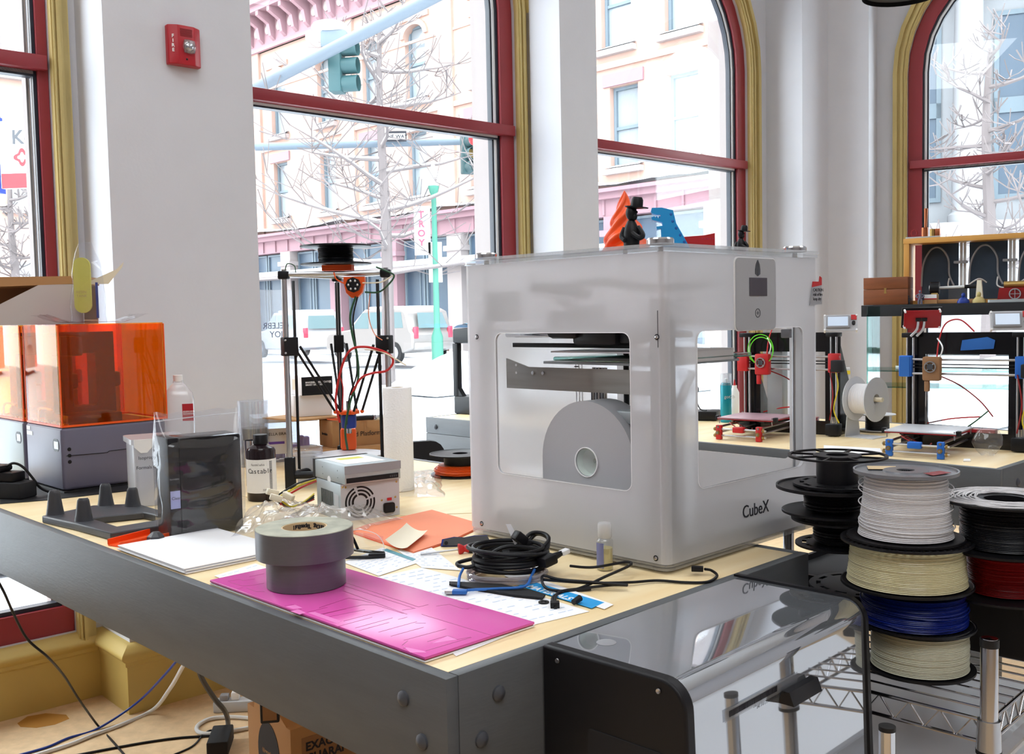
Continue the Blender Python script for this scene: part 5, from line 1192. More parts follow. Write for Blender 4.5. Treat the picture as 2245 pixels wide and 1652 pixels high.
# cardboard box with open flap behind the orange printers
q = dep(183, 705, 2.86); cb = thing('cardboard_box', 'open cardboard box with a raised flap lying on the orange covers', 'cardboard box', (q.x, 2.86, TZ+.006+.4487), 8)
MB().prism([(-.34, .0), (0, 0), (0, .112), (-.115, .112)], -.012, -.0, XZ).obj('grey_side', 'greycard', cb)
MB().box((-.60, .012, .0), (.0, .16, .012)).obj('box_floor', 'kraft', cb)
MB().box((-.60, .15, .012), (.0, .16, .112)).obj('back_side', 'card_dark', cb)
MB().prism([(-.6, .100), (-.02, .113), (.004, .113), (.004, .135), (-.6, .135)], -.17, -.0, XZ).obj('flap', 'kraft', cb)
MB().prism([(-.01, .113), (.085, .155), (.105, .175), (.10, .160), (.06, .113)], -.05, -.047, XZ).obj('flap_corner', 'cream', cb)
# bags and yellow pad on top of the orange cover
cz = TZ+.006+.4485
bg_ = thing('bag_with_pad', 'clear plastic bag holding a yellow oval pad standing on the orange cover', 'plastic bag', (FO.x+.02, FO.y+.16, cz), 5)
def ub(u, v):
    a = 2*PI*u; w_ = .05*(1-.25*v-.6*max(0, v-.7)**1*2.2)
    return (.0+w_*math.cos(a)+.006*noise.noise(Vector((u*6, v*5, 2))), .02*math.sin(a)*(1-.7*v)+.006*noise.noise(Vector((u*5, v*7, 5))), .002+.225*v)
MB().grid(ub, 36, 24).obj('bag', 'bag_plastic', bg_)
pp = [(x, z) for x, z in rrect(-.036, .03, .010, .185, .0225, 8)]
MB().prism([(x*1.0+(.0002*z), z) for x, z in pp], -.004, .004, T(0, 0, .0) @ XZ).obj('yellow_pad', 'yellow_pad', bg_)
MB().text('RESIN\nTANK', .011, T(-.030, -.0045, .085) @ RX(90) @ RZ(0), .0001).obj('pad_writing', 'gold_paint', bg_)
MB().box((.022, -.002, .015), (.028, .002, .115)).obj('blue_strip', 'navy', bg_)
o = MB().grid(lambda u, v: (-.09+.28*u+.01*noise.noise(Vector((u*5, v*5, 1))), -.02+.14*v, .003+.025*max(0, abs(u-.5)*2-.55)*2+.006*abs(noise.noise(Vector((u*7, v*7, 4))))), 30, 14).obj('flat_bag', 'bag_plastic', None, loc=(FO.x+.02, FO.y+.10, cz), rz=TRZ)
tag(o, 'flat clear bag with upturned ends lying across the orange cover', 'plastic bag')
# white jug of alcohol behind the bagged cartridge
q = dep(397, 1000, 2.95); jg = thing('alcohol_jug', 'translucent white plastic jug with a red label behind the bagged cartridge', 'bottle', (q.x, q.y, TZ), 12)
jr = lambda s_: [(x*s_, y*s_) for x, y in rrect(-.042, -.03, .042, .03, .012, 4)]
m = MB(); lv = [(.001, .98), (.004, 1), (.225, 1), (.245, .9), (.268, .5), (.275, .33), (.282, .33)]
vs = []; fs = []; n_ = len(jr(1))
for z, s_ in lv: vs += [(x, y, z) for x, y in jr(s_)]
for i in range(len(lv)-1): fs += [(i*n_+k, i*n_+(k+1) % n_, (i+1)*n_+(k+1) % n_, (i+1)*n_+k) for k in range(n_)]
fs += [tuple(range(n_)), tuple(range(len(lv)*n_-1, (len(lv)-1)*n_-1, -1))]; m.add(vs, fs); m.obj('jug_body', 'milky_plastic', jg)
MB().cyl((0, 0, .28), (0, 0, .298), .0135, n=20).obj('cap', 'white', jg); MB().box((.012, -.0312, .165), (.043, -.0302, .215)).obj('red_label', 'fire_red', jg)
MB().text('ISOPROPYL\nALCOHOL', .0065, T(.014, -.0316, .19) @ RX(90), .0001).obj('label_text', 'white', jg)
# ================================================================== DELTA PRINTER
A1, A2, A3 = Vector((-.602, 2.683, 0)), Vector((-.333, 2.70, 0)), Vector((-.50, 2.915, 0))
ce = (A1+A2+A3)/3; dl = thing('delta_printer', 'open delta 3d printer with three chrome towers and a black filament reel on top', '3d printer', (ce.x, ce.y, TZ))
tw_ = [a-ce for a in (A1, A2, A3)]
TOP = .587; CARR = .382; EF = Vector((.022, .015, .195))
for i, a in enumerate(tw_):
    n = (-a).normalized(); sd_ = Vector((-n.y, n.x, 0))
    MB().cyl(a + Vector((0, 0, .03)), a + Vector((0, 0, TOP)), .0078, n=18).obj('tower', 'steel', dl)
    m = MB(); m.box((-.013, -.013, 0), (.013, .013, .085), .003, Matrix.Translation(a)); m.obj('tower_foot', 'black', dl)
    m = MB(); m.box((-.014, -.014, TOP-.026), (.014, .014, TOP-.004), .004, Matrix.Translation(a)); m.obj('top_bracket', 'black', dl)
    for k in (-1, 1):
        MB().tube([a+n*.026+sd_*.004*k+Vector((0, 0, .05)), a+n*.026+sd_*.004*k+Vector((0, 0, TOP-.03))], .0026, 5).obj('belt', 'black', dl)
    c_ = a + Vector((0, 0, CARR)); m = MB(); m.box((-.017, -.014, -.025), (.024, .014, .025), .003, Matrix.Translation(c_ + n*.006) @ Matrix.Rotation(math.atan2(n.y, n.x), 4, 'Z')); c2 = m.obj('carriage', 'black', dl)
    for z in (-.017, .017): MB().ball(c_ - Vector((-.002, .016, -z)), .0032, 8).obj('carriage_bolt', 'steel', c2)
    for k in (-1, 1):
        p0 = c_ + n*.03 + sd_*.022*k; p1 = EF - n*.030 + sd_*.022*k
        MB().tube([p0, p1], .0036, 8).obj('arm', 'black', dl); MB().ball(p1, .006, 10).obj('joint', 'orange', dl)
for a, b in ((0, 1), (1, 2), (0, 2)):
    for z in (TOP-.013, .035):
        MB().cyl(tw_[a]+Vector((0, 0, z)), tw_[b]+Vector((0, 0, z)), .0065 if z > .2 else .010, n=12).obj('frame_bar', 'steel' if z > .2 else 'black', dl)
MB().lathe([(1e-4, .072), (.098, .072), (.098, .078), (1e-4, .078)], 44, T(EF.x, EF.y, 0)).obj('round_bed', 'bed_glass', dl)
MB().lathe([(1e-4, .045), (.095, .045), (.095, .0715), (1e-4, .0715)], 40, T(EF.x, EF.y, 0)).obj('bed_plate', 'black', dl)
m = MB(); m.prism([(EF.x+.03*math.cos(R(a)), EF.y+.03*math.sin(R(a))) for a in range(0, 360, 60)], EF.z-.006, EF.z+.004); m.obj('effector', 'orange', dl)
MB().lathe([(.019, -.045), (.021, -.04), (.021, -.008), (.015, -.005), (1e-4, -.005)], 18, T(*EF)).obj('heat_sink_fan', 'navy', dl)
MB().cyl(EF+Vector((0, 0, -.06)), EF+Vector((0, 0, .03)), .007, n=12).obj('hot_end', 'chrome', dl)
MB().box((.0, .075, .0785), (.045, .11, .142), .008, RZ(10)).obj('orange_clip', 'orange', dl)
MB().prism([(-.03, -.02), (.05, -.02), (.055, .0), (.035, .02), (-.02, .02)], TOP-.004, TOP+.012, T(.0, -.02, 0)).obj('reel_holder', 'orange', dl)
q = dep(778, 625, 2.70) - Vector((ce.x, ce.y, TZ)); m = MB(); m.prism([(-.028, .022), (.028, .022), (.028, .008), (.02, -.02), (.006, -.034), (-.008, -.034), (-.022, -.02), (-.028, .006)], -.012, .012, T(*q) @ XZ); ex_ = m.obj('extruder_mount', 'orange', dl)
MB().lathe([(1e-4, 0), (.019, 0), (.020, -.002), (.020, -.018), (1e-4, -.018)], 8, T(q.x, q.y-.016, q.z) @ RX(-90)).obj('motor', 'black', ex_)
for a in range(0, 360, 60): MB().lathe([(.003, 0), (1e-4, .002)], 8, T(q.x+.012*math.cos(R(a)), q.y-.0345, q.z+.012*math.sin(R(a))) @ RX(90)).obj('bolt', 'steel', ex_)
def wl_(pts): return [dep(*p) - Vector((ce.x, ce.y, TZ)) for p in pts]
for pts, r_, m_ in (([(780, 650, 2.69), (768, 690, 2.68), (772, 730, 2.67), (783, 780, 2.67), (785, 830, 2.68), (768, 880, 2.70), (757, 940, 2.72), (762, 985, 2.74)], .0032, 'green_wire'),
                    ([(784, 650, 2.69), (774, 700, 2.68), (780, 760, 2.67), (782, 820, 2.68), (766, 870, 2.70), (760, 930, 2.72)], .0022, 'black'),
                    ([(745, 925, 2.70), (736, 880, 2.68), (745, 820, 2.66), (765, 770, 2.64), (800, 760, 2.62), (845, 772, 2.60), (862, 790, 2.60), (848, 812, 2.62), (815, 818, 2.64), (790, 830, 2.66), (770, 865, 2.70)], .0032, 'red'),
                    ([(750, 900, 2.70), (752, 850, 2.68), (745, 825, 2.66)], .0018, 'red'),
                    ([(800, 765, 2.64), (840, 772, 2.6), (890, 800, 2.58)], .0018, 'cream'),
                    ([(812, 640, 2.69), (808, 690, 2.69), (820, 730, 2.69), (838, 745, 2.68)], .0012, 'salmon_card'),
                    ([(800, 640, 2.68), (830, 640, 2.68), (850, 625, 2.66), (864, 605, 2.66), (850, 595, 2.66), (825, 585, 2.68)], .0024, 'green_wire'),
                    ([(795, 620, 2.68), (835, 618, 2.66), (862, 603, 2.66)], .0018, 'cream'),
                    ([(625, 592, 2.67), (630, 578, 2.67), (645, 582, 2.68), (648, 596, 2.68)], .0014, 'green_wire'), ([(732, 597, 2.67), (738, 612, 2.67), (757, 622, 2.68)], .0018, 'orange')):
    MB().tube(wl_(pts), r_, 7, sm=7).obj('wire', m_, dl)
q = dep(737, 584, 2.765)
rs = spool('black filament reel lying on top of the delta printer', (q.x, q.y, TZ+TOP+.0135), .096, .096, .036, .052, .047, .04, .96, 'fil_black', 'solid', 'solid', bore=.012, d=.002)
# paper towel
t = thing('paper_towel_roll', 'upright white paper towel roll right of the delta printer', 'paper towel', (-.302, 2.625, TZ))
MB().lathe([(.017, .001), (.038, .001), (.0385, .004), (.0385, .268), (.037, .271), (.017, .271)] , 40, closed=True).obj('towel', 'towel_paper', t)
MB().lathe([(.0155, .001), (.017, .001), (.017, .27), (.0155, .27)], 24, closed=True).obj('core', 'core_card', t)
# computer power supply and optical drive
PO = at(875, 1127, TZ); PRZ = 32
ps = thing('computer_power_supply', 'grey metal computer power supply with a round fan grille and power socket', 'power supply', (PO.x, PO.y, TZ), PRZ)
W2, D2, H2 = .142, .145, .083
MB().box((-W2, 0, 0), (0, D2, H2), .001).obj('case', 'zinc', ps)
MB().box((-W2, -.0012, 0), (.0015, 0, H2+.001)).obj('face_plate', 'light_grey', ps)
fc = (-.096, .040)
for r0, r1 in ((.0155, .0205), (.0245, .0285), (.0325, .0365)):
    for a0 in range(18, 378, 90):
        o_ = [(fc[0]+r1*math.cos(R(a)), fc[1]+r1*math.sin(R(a))) for a in range(a0+6, a0+85, 6)]; i_ = [(fc[0]+r0*math.cos(R(a)), fc[1]+r0*math.sin(R(a))) for a in range(a0+6, a0+85, 6)]
        MB().prism(o_ + i_[::-1], .0012, .0017, XZ).obj('grille_slot', 'black', ps)
MB().prism(rrect(-.040, .008, -.012, .031, .005, 3), .0012, .005, XZ).obj('socket', 'black', ps)
MB().prism(rrect(-.036, .011, -.016, .027, .003, 3), .005, .0054, XZ).obj('socket_well', 'black_matte', ps)
MB().box((-.030, -.0035, .036), (-.019, -.0012, .042)).obj('voltage_switch', 'red', ps)
for x, z in ((-.043, .038), (-.009, .042), (-.006, .018), (-.046, .012), (-.005, .077), (-.130, .077), (-.137, .078)): MB().lathe([(.0026, 0), (1e-4, .0014)], 10, T(x, -.0012, z) @ RX(90)).obj('screw', 'brass', ps)
for k in range(10): MB().box((-W2-.0006, .045+.0075*k, .028), (-W2, .0485+.0075*k, .062)).obj('vent_slot', 'black', ps)
MB().box((-W2-.0006, .012, .028), (-W2, .036, .058)).obj('rating_label', 'light_grey', ps)
od = thing('optical_drive', 'grey metal optical drive lying on top of the power supply', 'disc drive', (PO.x, PO.y, TZ+H2+.0016), PRZ+3)
MB().box((-.137, -.008, 0), (.002, .158, .041), .001).obj('case', 'zinc', od)
MB().box((-.138, -.0092, .023), (.003, -.008, .0415)).obj('top_lip', 'mid_grey', od); MB().box((-.134, -.0090, .003), (-.004, -.0082, .014)).obj('connector_bay', 'black', od)
for k in range(4): MB().box((-.026+.005*k, -.0096, .006), (-.023+.005*k, -.0090, .010)).obj('pin_block', 'dark_grey', od)
MB().box((-.138, .152, -.001), (.0, .162, .042)).obj('bezel', 'black', od)
for y, z in ((.03, .012), (.03, .028), (.11, .012), (.11, .028)): MB().lathe([(.0015, 0), (1e-4, .0003)], 8, T(-.1372, y, z) @ RY(-90)).obj('screw_hole', 'black', od)
MB().lathe([(1e-4, 0), (.009, 0), (.009, .0004), (1e-4, .0004)], 20, T(-.1372, .075, .002) @ RY(-90)).obj('round_label', 'label', od)
MB().box((-.12, .02, .0412), (-.02, .14, .0415)).obj('top_label', 'paper', od); MB().box((-.10, .09, .0416), (-.04, .12, .0418)).obj('yellow_label', 'yellow_pad', od)
# cable loom of the supply with white connectors
lm = thing('supply_cable_loom', 'black yellow and red wires ending in white connectors left of the power supply', 'cable', (0, 0, 0))
for i, (m_, dy) in enumerate((('black', 0), ('yellow', .002), ('red', .004), ('yellow', -.002), ('black', .005), ('black', -.004), ('red', .007))):
    pts = [dep(690+2*i, 1048+3*i, 2.40), dep(655+3*i, 1058+5*i, 2.33), dep(620+4*i, 1078+4*i, 2.28), dep(600+3*i, 1092+2*i, 2.25)] if i < 3 else [dep(688, 1070+4*i, 2.40), dep(672-3*i, 1095+2*i, 2.32), dep(650-4*i, 1110, 2.27), dep(625-2*i, 1102-i, 2.24), dep(598+3*i, 1088+3*i, 2.23)]
    MB().tube(pts, .0022, 6, sm=6).obj('wire', m_, lm)
for px, py, y, a in ((597, 1080, 2.25, 35), (605, 1092, 2.22, 20), (632, 1088, 2.24, -25)):
    q = dep(px, py, y); c_ = MB().box((-.014, -.006, -.006), (.014, .006, .008), .002, Matrix.Translation(q) @ RZ(a) @ RY(20)).obj('connector', 'cream', lm)
# small clear tub behind the supply
q = at(672, 1060, TZ); t = thing('small_plastic_tub', 'small round translucent tub between the delta printer and the power supply', 'container', (q.x, q.y+.03, TZ))
MB().lathe([(1e-4, .001), (.030, .001), (.037, .075), (.041, .077), (.041, .083), (.038, .083), (.033, .078), (.029, .003), (1e-4, .003)], 30).obj('tub', 'milky_plastic', t)
MB().lathe([(.0405, .084), (.042, .086), (.042, .096), (.040, .098), (1e-4, .098)], 30).obj('lid', 'clear_plastic', t)
# boxes and bins at the back of the joined bench
def cbox(name, label, cat, px, y, z0, w, d, h, m, rz=44, open_=0):
    q = dep(px, 900, y); t = thing(name, label, cat, (q.x, q.y, z0), rz); MB().box((0, 0, .0003), (w, d, h-.0003), .001).obj('carton', m, t); return t
t = cbox('brown_carton', 'wide low brown carton under the build platform box', 'cardboard box', 650, 2.98, TZ, .30, .10, .058, 'kraft', 30)
t = cbox('build_platform_box', 'brown cardboard box printed build platform behind the delta printer', 'cardboard box', 727, 3.06, TZ+.058, .19, .10, .083, 'kraft', 34)
MB().text('Build Platform', .021, T(.045, -.0006, .030) @ RX(90), .0002).obj('lettering', 'ink', t); MB().text('formlabs', .012, T(-.0006, .078, .036) @ RZ(-90) @ RX(90), .0002, bold=.0003).obj('side_lettering', 'ink', t)
t = thing('lidded_bin', 'clear plastic bin with a white lid and a handwritten label left of the brown boxes', 'storage bin', dep(600, 900, 3.18).xy.to_3d() + Vector((0, 0, TZ)), 20)
MB().prism(rrect(-.055, 0, .135, .13, .015, 4), .001, .128, taper=1.05).obj('tub', 'clear_plastic', t); MB().prism(rrect(-.065, -.01, .145, .14, .018, 4), .129, .146).obj('lid', 'white', t)
m = MB(); rn = random.Random(4); [m.box((-.04+.02*k, .02+.015*(k % 4), .004), (-.02+.02*k, .05+.015*(k % 4), .03+.05*rn.random()), .003) for k in range(8)]; o = m.obj('contents', 'purple', t); o['kind'] = 'stuff'
MB().box((-.03, -.0045, .028), (.055, -.004, .11)).obj('paper_label', 'label', t); MB().text('BELLA BRAIN', .013, T(-.026, -.005, .088) @ RX(90), .0001).obj('handwriting', 'ink', t); MB().box((-.02, -.005, .06), (.03, -.0046, .068)).obj('purple_sketch', 'purple', t)
zc = TZ+.1465
o = MB().prism([(p.x, p.y) for p in (dep(575, 900, 3.12), dep(650, 900, 3.02), dep(745, 900, 3.12), dep(690, 900, 3.30))], zc+.0005, zc+.005).obj('cardboard_sheet', 'card'); tag(o, 'loose cardboard sheet under the white box', 'cardboard')
t = cbox('white_carton', 'plain white carton under the black printed box', 'cardboard box', 645, 3.10, zc+.0055, .12, .12, .066, 'white', 24)
MB().box((-.0006, .05, .02), (0, .09, .045)).obj('pink_label', 'cream', t)
t = cbox('printed_carton', 'white carton with a black printed side on top of the plain white carton', 'cardboard box', 663, 3.09, zc+.072, .10, .13, .058, 'white', 30)
MB().box((.0, -.0008, .0005), (.1, 0, .0575)).obj('black_panel', 'black', t); MB().text('MAKERBOT REPLICATOR\nSMART EXTRUDER', .0075, T(.012, -.0012, .038) @ RX(90), .0001, bold=.0002).obj('lettering', 'white', t)
MB().box((-.0006, .04, .015), (0, .09, .048)).obj('barcode_label', 'cream', t); MB().text('lll', .012, T(.088, -.0012, .036) @ RX(90), .0001).obj('stripes', 'white', t)
q = dep(800, 914, 3.02); t = thing('flat_brush', 'flat brush with black handle and metal ferrule on the brown box', 'brush', (q.x, q.y+.03, TZ+.1425), 18)
MB().tube([(-.04, 0, .008), (0, 0, .009), (.02, 0, .008)], .008, 8, sm=4).obj('handle', 'black', t); MB().box((.02, -.012, .0), (.055, .012, .018), .003).obj('ferrule', 'chrome', t)
q = dep(760, 925, 3.05); t = thing('orange_filament_loop', 'loops of orange filament lying on the brown box', 'filament', (q.x, q.y+.04, TZ+.1415))
for k in range(4): MB().tube([((.055+.004*k)*math.cos(2*PI*j/14), (.028+.002*k)*math.sin(2*PI*j/14), .0018+.0006*k) for j in range(14)], .0014, 5, sm=3, closed=True).obj('strand', 'fil_orange', t)
q = dep(570, 930, 3.12); t = thing('glass_jar', 'glass jar with dark contents beside the grey pier', 'jar', (q.x-.02, q.y, TZ))
MB().lathe([(1e-4, .001), (.045, .001), (.046, .17), (.048, .205), (.045, .205), (.043, .17), (.042, .004), (1e-4, .004)], 30).obj('glass', 'clear_plastic', t); MB().lathe([(1e-4, .005), (.041, .005), (.041, .12), (1e-4, .12)], 24).obj('contents', 'dark_grey', t)
q = dep(553, 960, 2.75); t = thing('steel_cup', 'small steel cup behind the brown bottle', 'cup', (q.x, q.y, TZ)); MB().lathe([(1e-4, .0), (.020, 0), (.023, .125), (.0215, .125), (.019, .003), (1e-4, .003)], 24).obj('cup', 'chrome', t)
# orange filament spool right of the towel
q = dep(1010, 1045, 2.86); spool('black spool with loose orange filament at its base left of the cube printer', (q.x+.0, q.y, TZ), .085, .088, .047, .062, .072, .03, .50, 'fil_orange', 'solid', 'solid', bore=.022, loose=8)
# ================================================================== FIRE ALARM ON THE PIER
fa = thing('fire_alarm', 'red fire alarm strobe on the grey pier', 'fire alarm', WF @ Vector((.275, .02, 2.322)), 42)
pr_ = [(-.060, 0), (-.060, -.022), (-.030, -.040), (.030, -.040), (.060, -.022), (.060, 0)]
m = MB(); m.prism(pr_, -.068, .068); o = m.obj('housing', 'fire_red', fa); md = o.modifiers.new('b', 'BEVEL'); md.width = .004; md.segments = 3
for k in range(7): MB().box((-.022, -.0415, .030+.004*k), (.022, -.0400, .0315+.004*k)).obj('sounder_slot', 'fil_red', fa)
MB().ball((.008, -.044, -.005), .026, 16, sy=.62).obj('strobe_lens', 'lens', fa); MB().ball((.008, -.046, -.005), .017, 10, sy=.6).obj('strobe_reflector', 'chrome', fa)
MB().box((-.012, -.052, -.028), (.028, -.040, .018), .005).obj('strobe_window', 'clear_plastic', fa)
MB().text('F\nI\nR\nE', .016, T(-.046, -.0335, .022) @ RZ(-31) @ RX(90), .0004, 'CENTER', bold=.0005).obj('lettering', 'white', fa)
MB().lathe([(.004, 0), (1e-4, .002)], 10, T(.0, -.040, -.048) @ RX(90)).obj('test_port', 'black', fa)
# ================================================================== UNDER THE BENCH
sm_ = MB(); P = [at(x, y, 0) for x, y in ((38, 1585), (60, 1570), (100, 1563), (145, 1566), (152, 1575), (120, 1588), (80, 1595), (45, 1593))]; sm_.prism([(p.x, p.y) for p in P], .0002, .0006)
o = sm_.obj('stain', 'stain'); o.parent = bpy.data.objects['floor']
c0 = at(636, 1642, .24); bxx = thing('shipping_box', 'brown shipping box with a round dark mark under the bench', 'cardboard box', (dep(636, 1600, 2.42).x, 2.42, 0), 40)
MB().box((0, 0, .001), (.42, .24, dep(636, 1600, 2.42).z), .002).obj('carton', 'kraft', bxx)
zt = dep(636, 1600, 2.42).z
MB().prism([(.0, zt), (.24, zt), (.24, zt+.09), (.10, zt+.14), (.03, zt+.02)], .415, .42, YZ).obj('raised_flap', 'kraft', bxx); MB().prism([(.02, zt), (.20, zt), (.19, zt+.07), (.12, zt+.055)], .0, .003, YZ).obj('side_flap', 'kraft', bxx)
MB().lathe([(1e-4, 0), (.060, 0), (.060, .0008), (1e-4, .0008)], 36, T(-.0005, .12, zt-.10) @ RY(-90) @ Matrix.Diagonal((1.4, 1, 1, 1))).obj('round_mark', 'ink', bxx)
MB().text('(((recycle', .014, T(-.0018, .155, zt-.10) @ RZ(-90) @ RX(90), .0002).obj('mark_text', 'card', bxx)
MB().box((.03, -.0006, zt-.12), (.34, 0, zt-.03)).obj('black_print', 'card_dark', bxx); MB().text('EXACTLY WHAT\nGUARANTEED.', .030, T(.04, -.0012, zt-.065) @ RX(90), .0002, bold=.001).obj('lettering', 'ink', bxx)
q = dep(591, 1562, 2.30); ad = thing('plug_adapter', 'black mains adapter with a printed label hanging on the shipping box', 'power adapter', q, 10)
m = MB(); m.box((-.022, -.0, -.026), (.022, .022, .026), .004); m.obj('body', 'black', ad); MB().box((-.016, -.0008, -.018), (.016, 0, .017)).obj('rating_label', 'card_dark', ad)
MB().tube([(0, .011, .02), (.002, .011, .08), (.004, .012, .2)], .0018, 6, sm=4).obj('cord', 'black', ad)
q = at(503, 1562, 0); sp_ = thing('power_strip', 'white power strip with two plugs on the floor under the bench', 'power strip', q, 4)
MB().box((-.055, 0, .001), (.26, .05, .038), .003).obj('housing', 'light_grey', sp_)
MB().box((.004, .012, .038), (.032, .038, .066), .005).obj('white_plug', 'white', sp_); MB().tube([(.018, .025, .066), (.02, .025, .12), (.03, .03, .3)], .004, 7, sm=5).obj('white_cord', 'white', sp_)
MB().box((-.035, .010, .038), (-.005, .04, .058), .004).obj('grey_plug', 'mid_grey', sp_)
q = at(478, 1652, 0); fb = thing('floor_adapter', 'black laptop style power brick on the floor under the bench', 'power adapter', (q.x, q.y, 0), 8)
MB().box((-.030, -.03, .001), (.035, .11, .05), .005).obj('body', 'black_matte', fb)
def floor_cord(name, label, pts, r, m, cat='cable'):
    P = [at(p[0], p[1], r) if len(p) == 2 else dep(*p) for p in pts]; t = thing(name, label, cat, P[0]); MB().tube([p-P[0] for p in P], r, 8, sm=8).obj('lead', m, t)
floor_cord('floor_cable', 'blue network cable curving across the floor', [(20, 1660), (100, 1638), (150, 1617), (215, 1596), (300, 1540, 3.35), (360, 1480, 3.15), (410, 1420, 3.0)], .004, 'navy')
floor_cord('floor_cable', 'thick white cable running beside the blue one on the floor', [(60, 1660), (150, 1632), (200, 1612), (260, 1590), (335, 1555, 3.4), (372, 1510, 3.2), (400, 1462, 3.05), (430, 1410, 2.95)], .0065, 'white_wire')
floor_cord('floor_cable', 'thin black cable hanging from the bench edge at the far left', [(-6, 1270, 2.6), (10, 1300, 2.6), (30, 1345, 2.65), (60, 1400, 2.7), (105, 1440, 2.75), (140, 1480, 2.95), (175, 1535, 3.12), (215, 1590), (245, 1622), (280, 1662)], .0035, 'black')
floor_cord('floor_cable', 'black cable lying straight along the floor to the power brick', [(150, 1658), (260, 1637), (330, 1625), (400, 1616), (470, 1612)], .004, 'black')
floor_cord('floor_cable', 'thin black cable looping over the floor into the power brick', [(360, 1662), (420, 1636), (445, 1610), (463, 1600), (474, 1608)], .003, 'black')
floor_cord('floor_cable', 'thick grey cable hanging down to the power brick', [(428, 1440, 2.9), (442, 1485, 2.95), (470, 1530, 3.0), (494, 1560, 3.05), (500, 1590), (492, 1625)], .008, 'dark_grey')
floor_cord('floor_cable', 'white cable loop on the floor before the power strip', [(560, 1575), (510, 1571), (460, 1575), (432, 1592), (440, 1606), (480, 1606), (560, 1592)], .007, 'white_wire')
# ================================================================== FIGURES ON TOP OF THE CUBE
TOPZ = TZ + Z1 + .0142
q = dep(1370, 500, 2.15); sw = thing('orange_swirl', 'orange swirled cone print on top of the cube printer', 'figurine', (q.x, q.y, TOPZ))
def swirl(u, v):
    a = 2*PI*u; tw2 = 5.2*v
    r_ = .052*(1-v)**.85*(1+.13*math.cos(5*(a-tw2)) ) * (1+.10*math.sin(v*22-1.5*a)*(1-v)) + .0004
    return (r_*math.cos(a), r_*math.sin(a), .143*v)
MB().grid(swirl, 96, 60).obj('swirl', 'orange_print', sw)
MB().lathe([(1e-4, 0), (.05, 0), (.05, .002), (1e-4, .002)], 40).obj('base', 'orange_print', sw)
def hatman(label, px, y, h, m='black'):
    q = dep(px, 500, y); t = thing('hat_figurine', label, 'figurine', (q.x, q.y, TOPZ), -20); s_ = h/.113
    b = MB(); b.lathe([(1e-4, 0), (.014, 0), (.0155, .012), (.0165, .04), (.014, .052), (.009, .062), (.007, .066), (1e-4, .066)], 22, Matrix.Diagonal((s_, s_*.8, s_, 1))); b = b.obj('torso', m, t)
    a = MB(); a.tube([(.013*s_, 0, .052*s_), (.024*s_, -.006*s_, .036*s_), (.018*s_, -.014*s_, .030*s_), (.004*s_, -.015*s_, .040*s_)], .0055*s_, 8, sm=5); a.tube([(-.013*s_, 0, .052*s_), (-.019*s_, -.003*s_, .035*s_), (-.010*s_, -.013*s_, .026*s_)], .005*s_, 8, sm=5); a.obj('arms', m, t)
    hd = MB(); hd.ball((.001*s_, -.002*s_, .080*s_), .0125*s_, 18, sz=1.25, sx=.9); hd.ball((.008*s_, -.006*s_, .072*s_), .006*s_, 10, sz=1.2); hd.ball((.012*s_, -.004*s_, .081*s_), .0028*s_, 8); hd = hd.obj('head', m, t)
    MB().lathe([(1e-4, .088), (.0225, .0905), (.024, .0925), (.0125, .0915), (.0118, .106), (.009, .1115), (1e-4, .111)], 26, RY(7) @ Matrix.Diagonal((s_, s_*.85, s_, 1))).obj('hat', m, t)
hatman('larger black figurine in a brimmed hat standing before the orange swirl', 1384, 2.0, .113)
hatman('tiny black figurine in a brimmed hat at the right of the cube top', 1624, 2.18, .068)
q = dep(1462, 500, 2.05); dn_ = thing('blue_creature_head', 'bright blue printed creature head with an open jaw on the cube top', 'figurine', (q.x, q.y, TOPZ), -6)
MB().prism([(-.032, .088), (-.030, .094), (-.010, .094), (.012, .088), (.018, .062), (.030, .040), (.046, .010), (.046, 0), (-.010, 0), (-.012, .052), (-.020, .050), (-.021, .056), (-.008, .058), (-.010, .064), (-.030, .070), (-.031, .076), (-.014, .073), (-.012, .079), (-.022, .080), (-.030, .083)], -.012, .012, XZ).obj('head', 'sky_blue', dn_)
for x, z in ((.008, .080), (.011, .066), (.018, .052), (.026, .038), (.034, .024)): MB().ball((x, -.012, z), .003, 8, sy=.5).obj('scale', 'tape_blue', dn_)
for x in (-.028, -.022, -.017): MB().prism([(x, .077), (x+.004, .077), (x+.002, .071)], .004, .009, XZ).obj('tooth', 'sky_blue', dn_)
q = dep(1497, 500, 2.16); rw = thing('red_wedge', 'thin red printed wedge with small dots beside the blue creature head', 'printed part', (q.x, q.y, TOPZ), 0)
MB().prism([(-.02, .001), (.068, .001), (.068, .050), (.045, .046), (-.02, .042)], -.003, .003, XZ).obj('body', 'red', rw)
for k in range(5): MB().ball((.04+.006*k, -.003, .038-.0*k), .0012, 6).obj('dot', 'magenta_dark', rw)
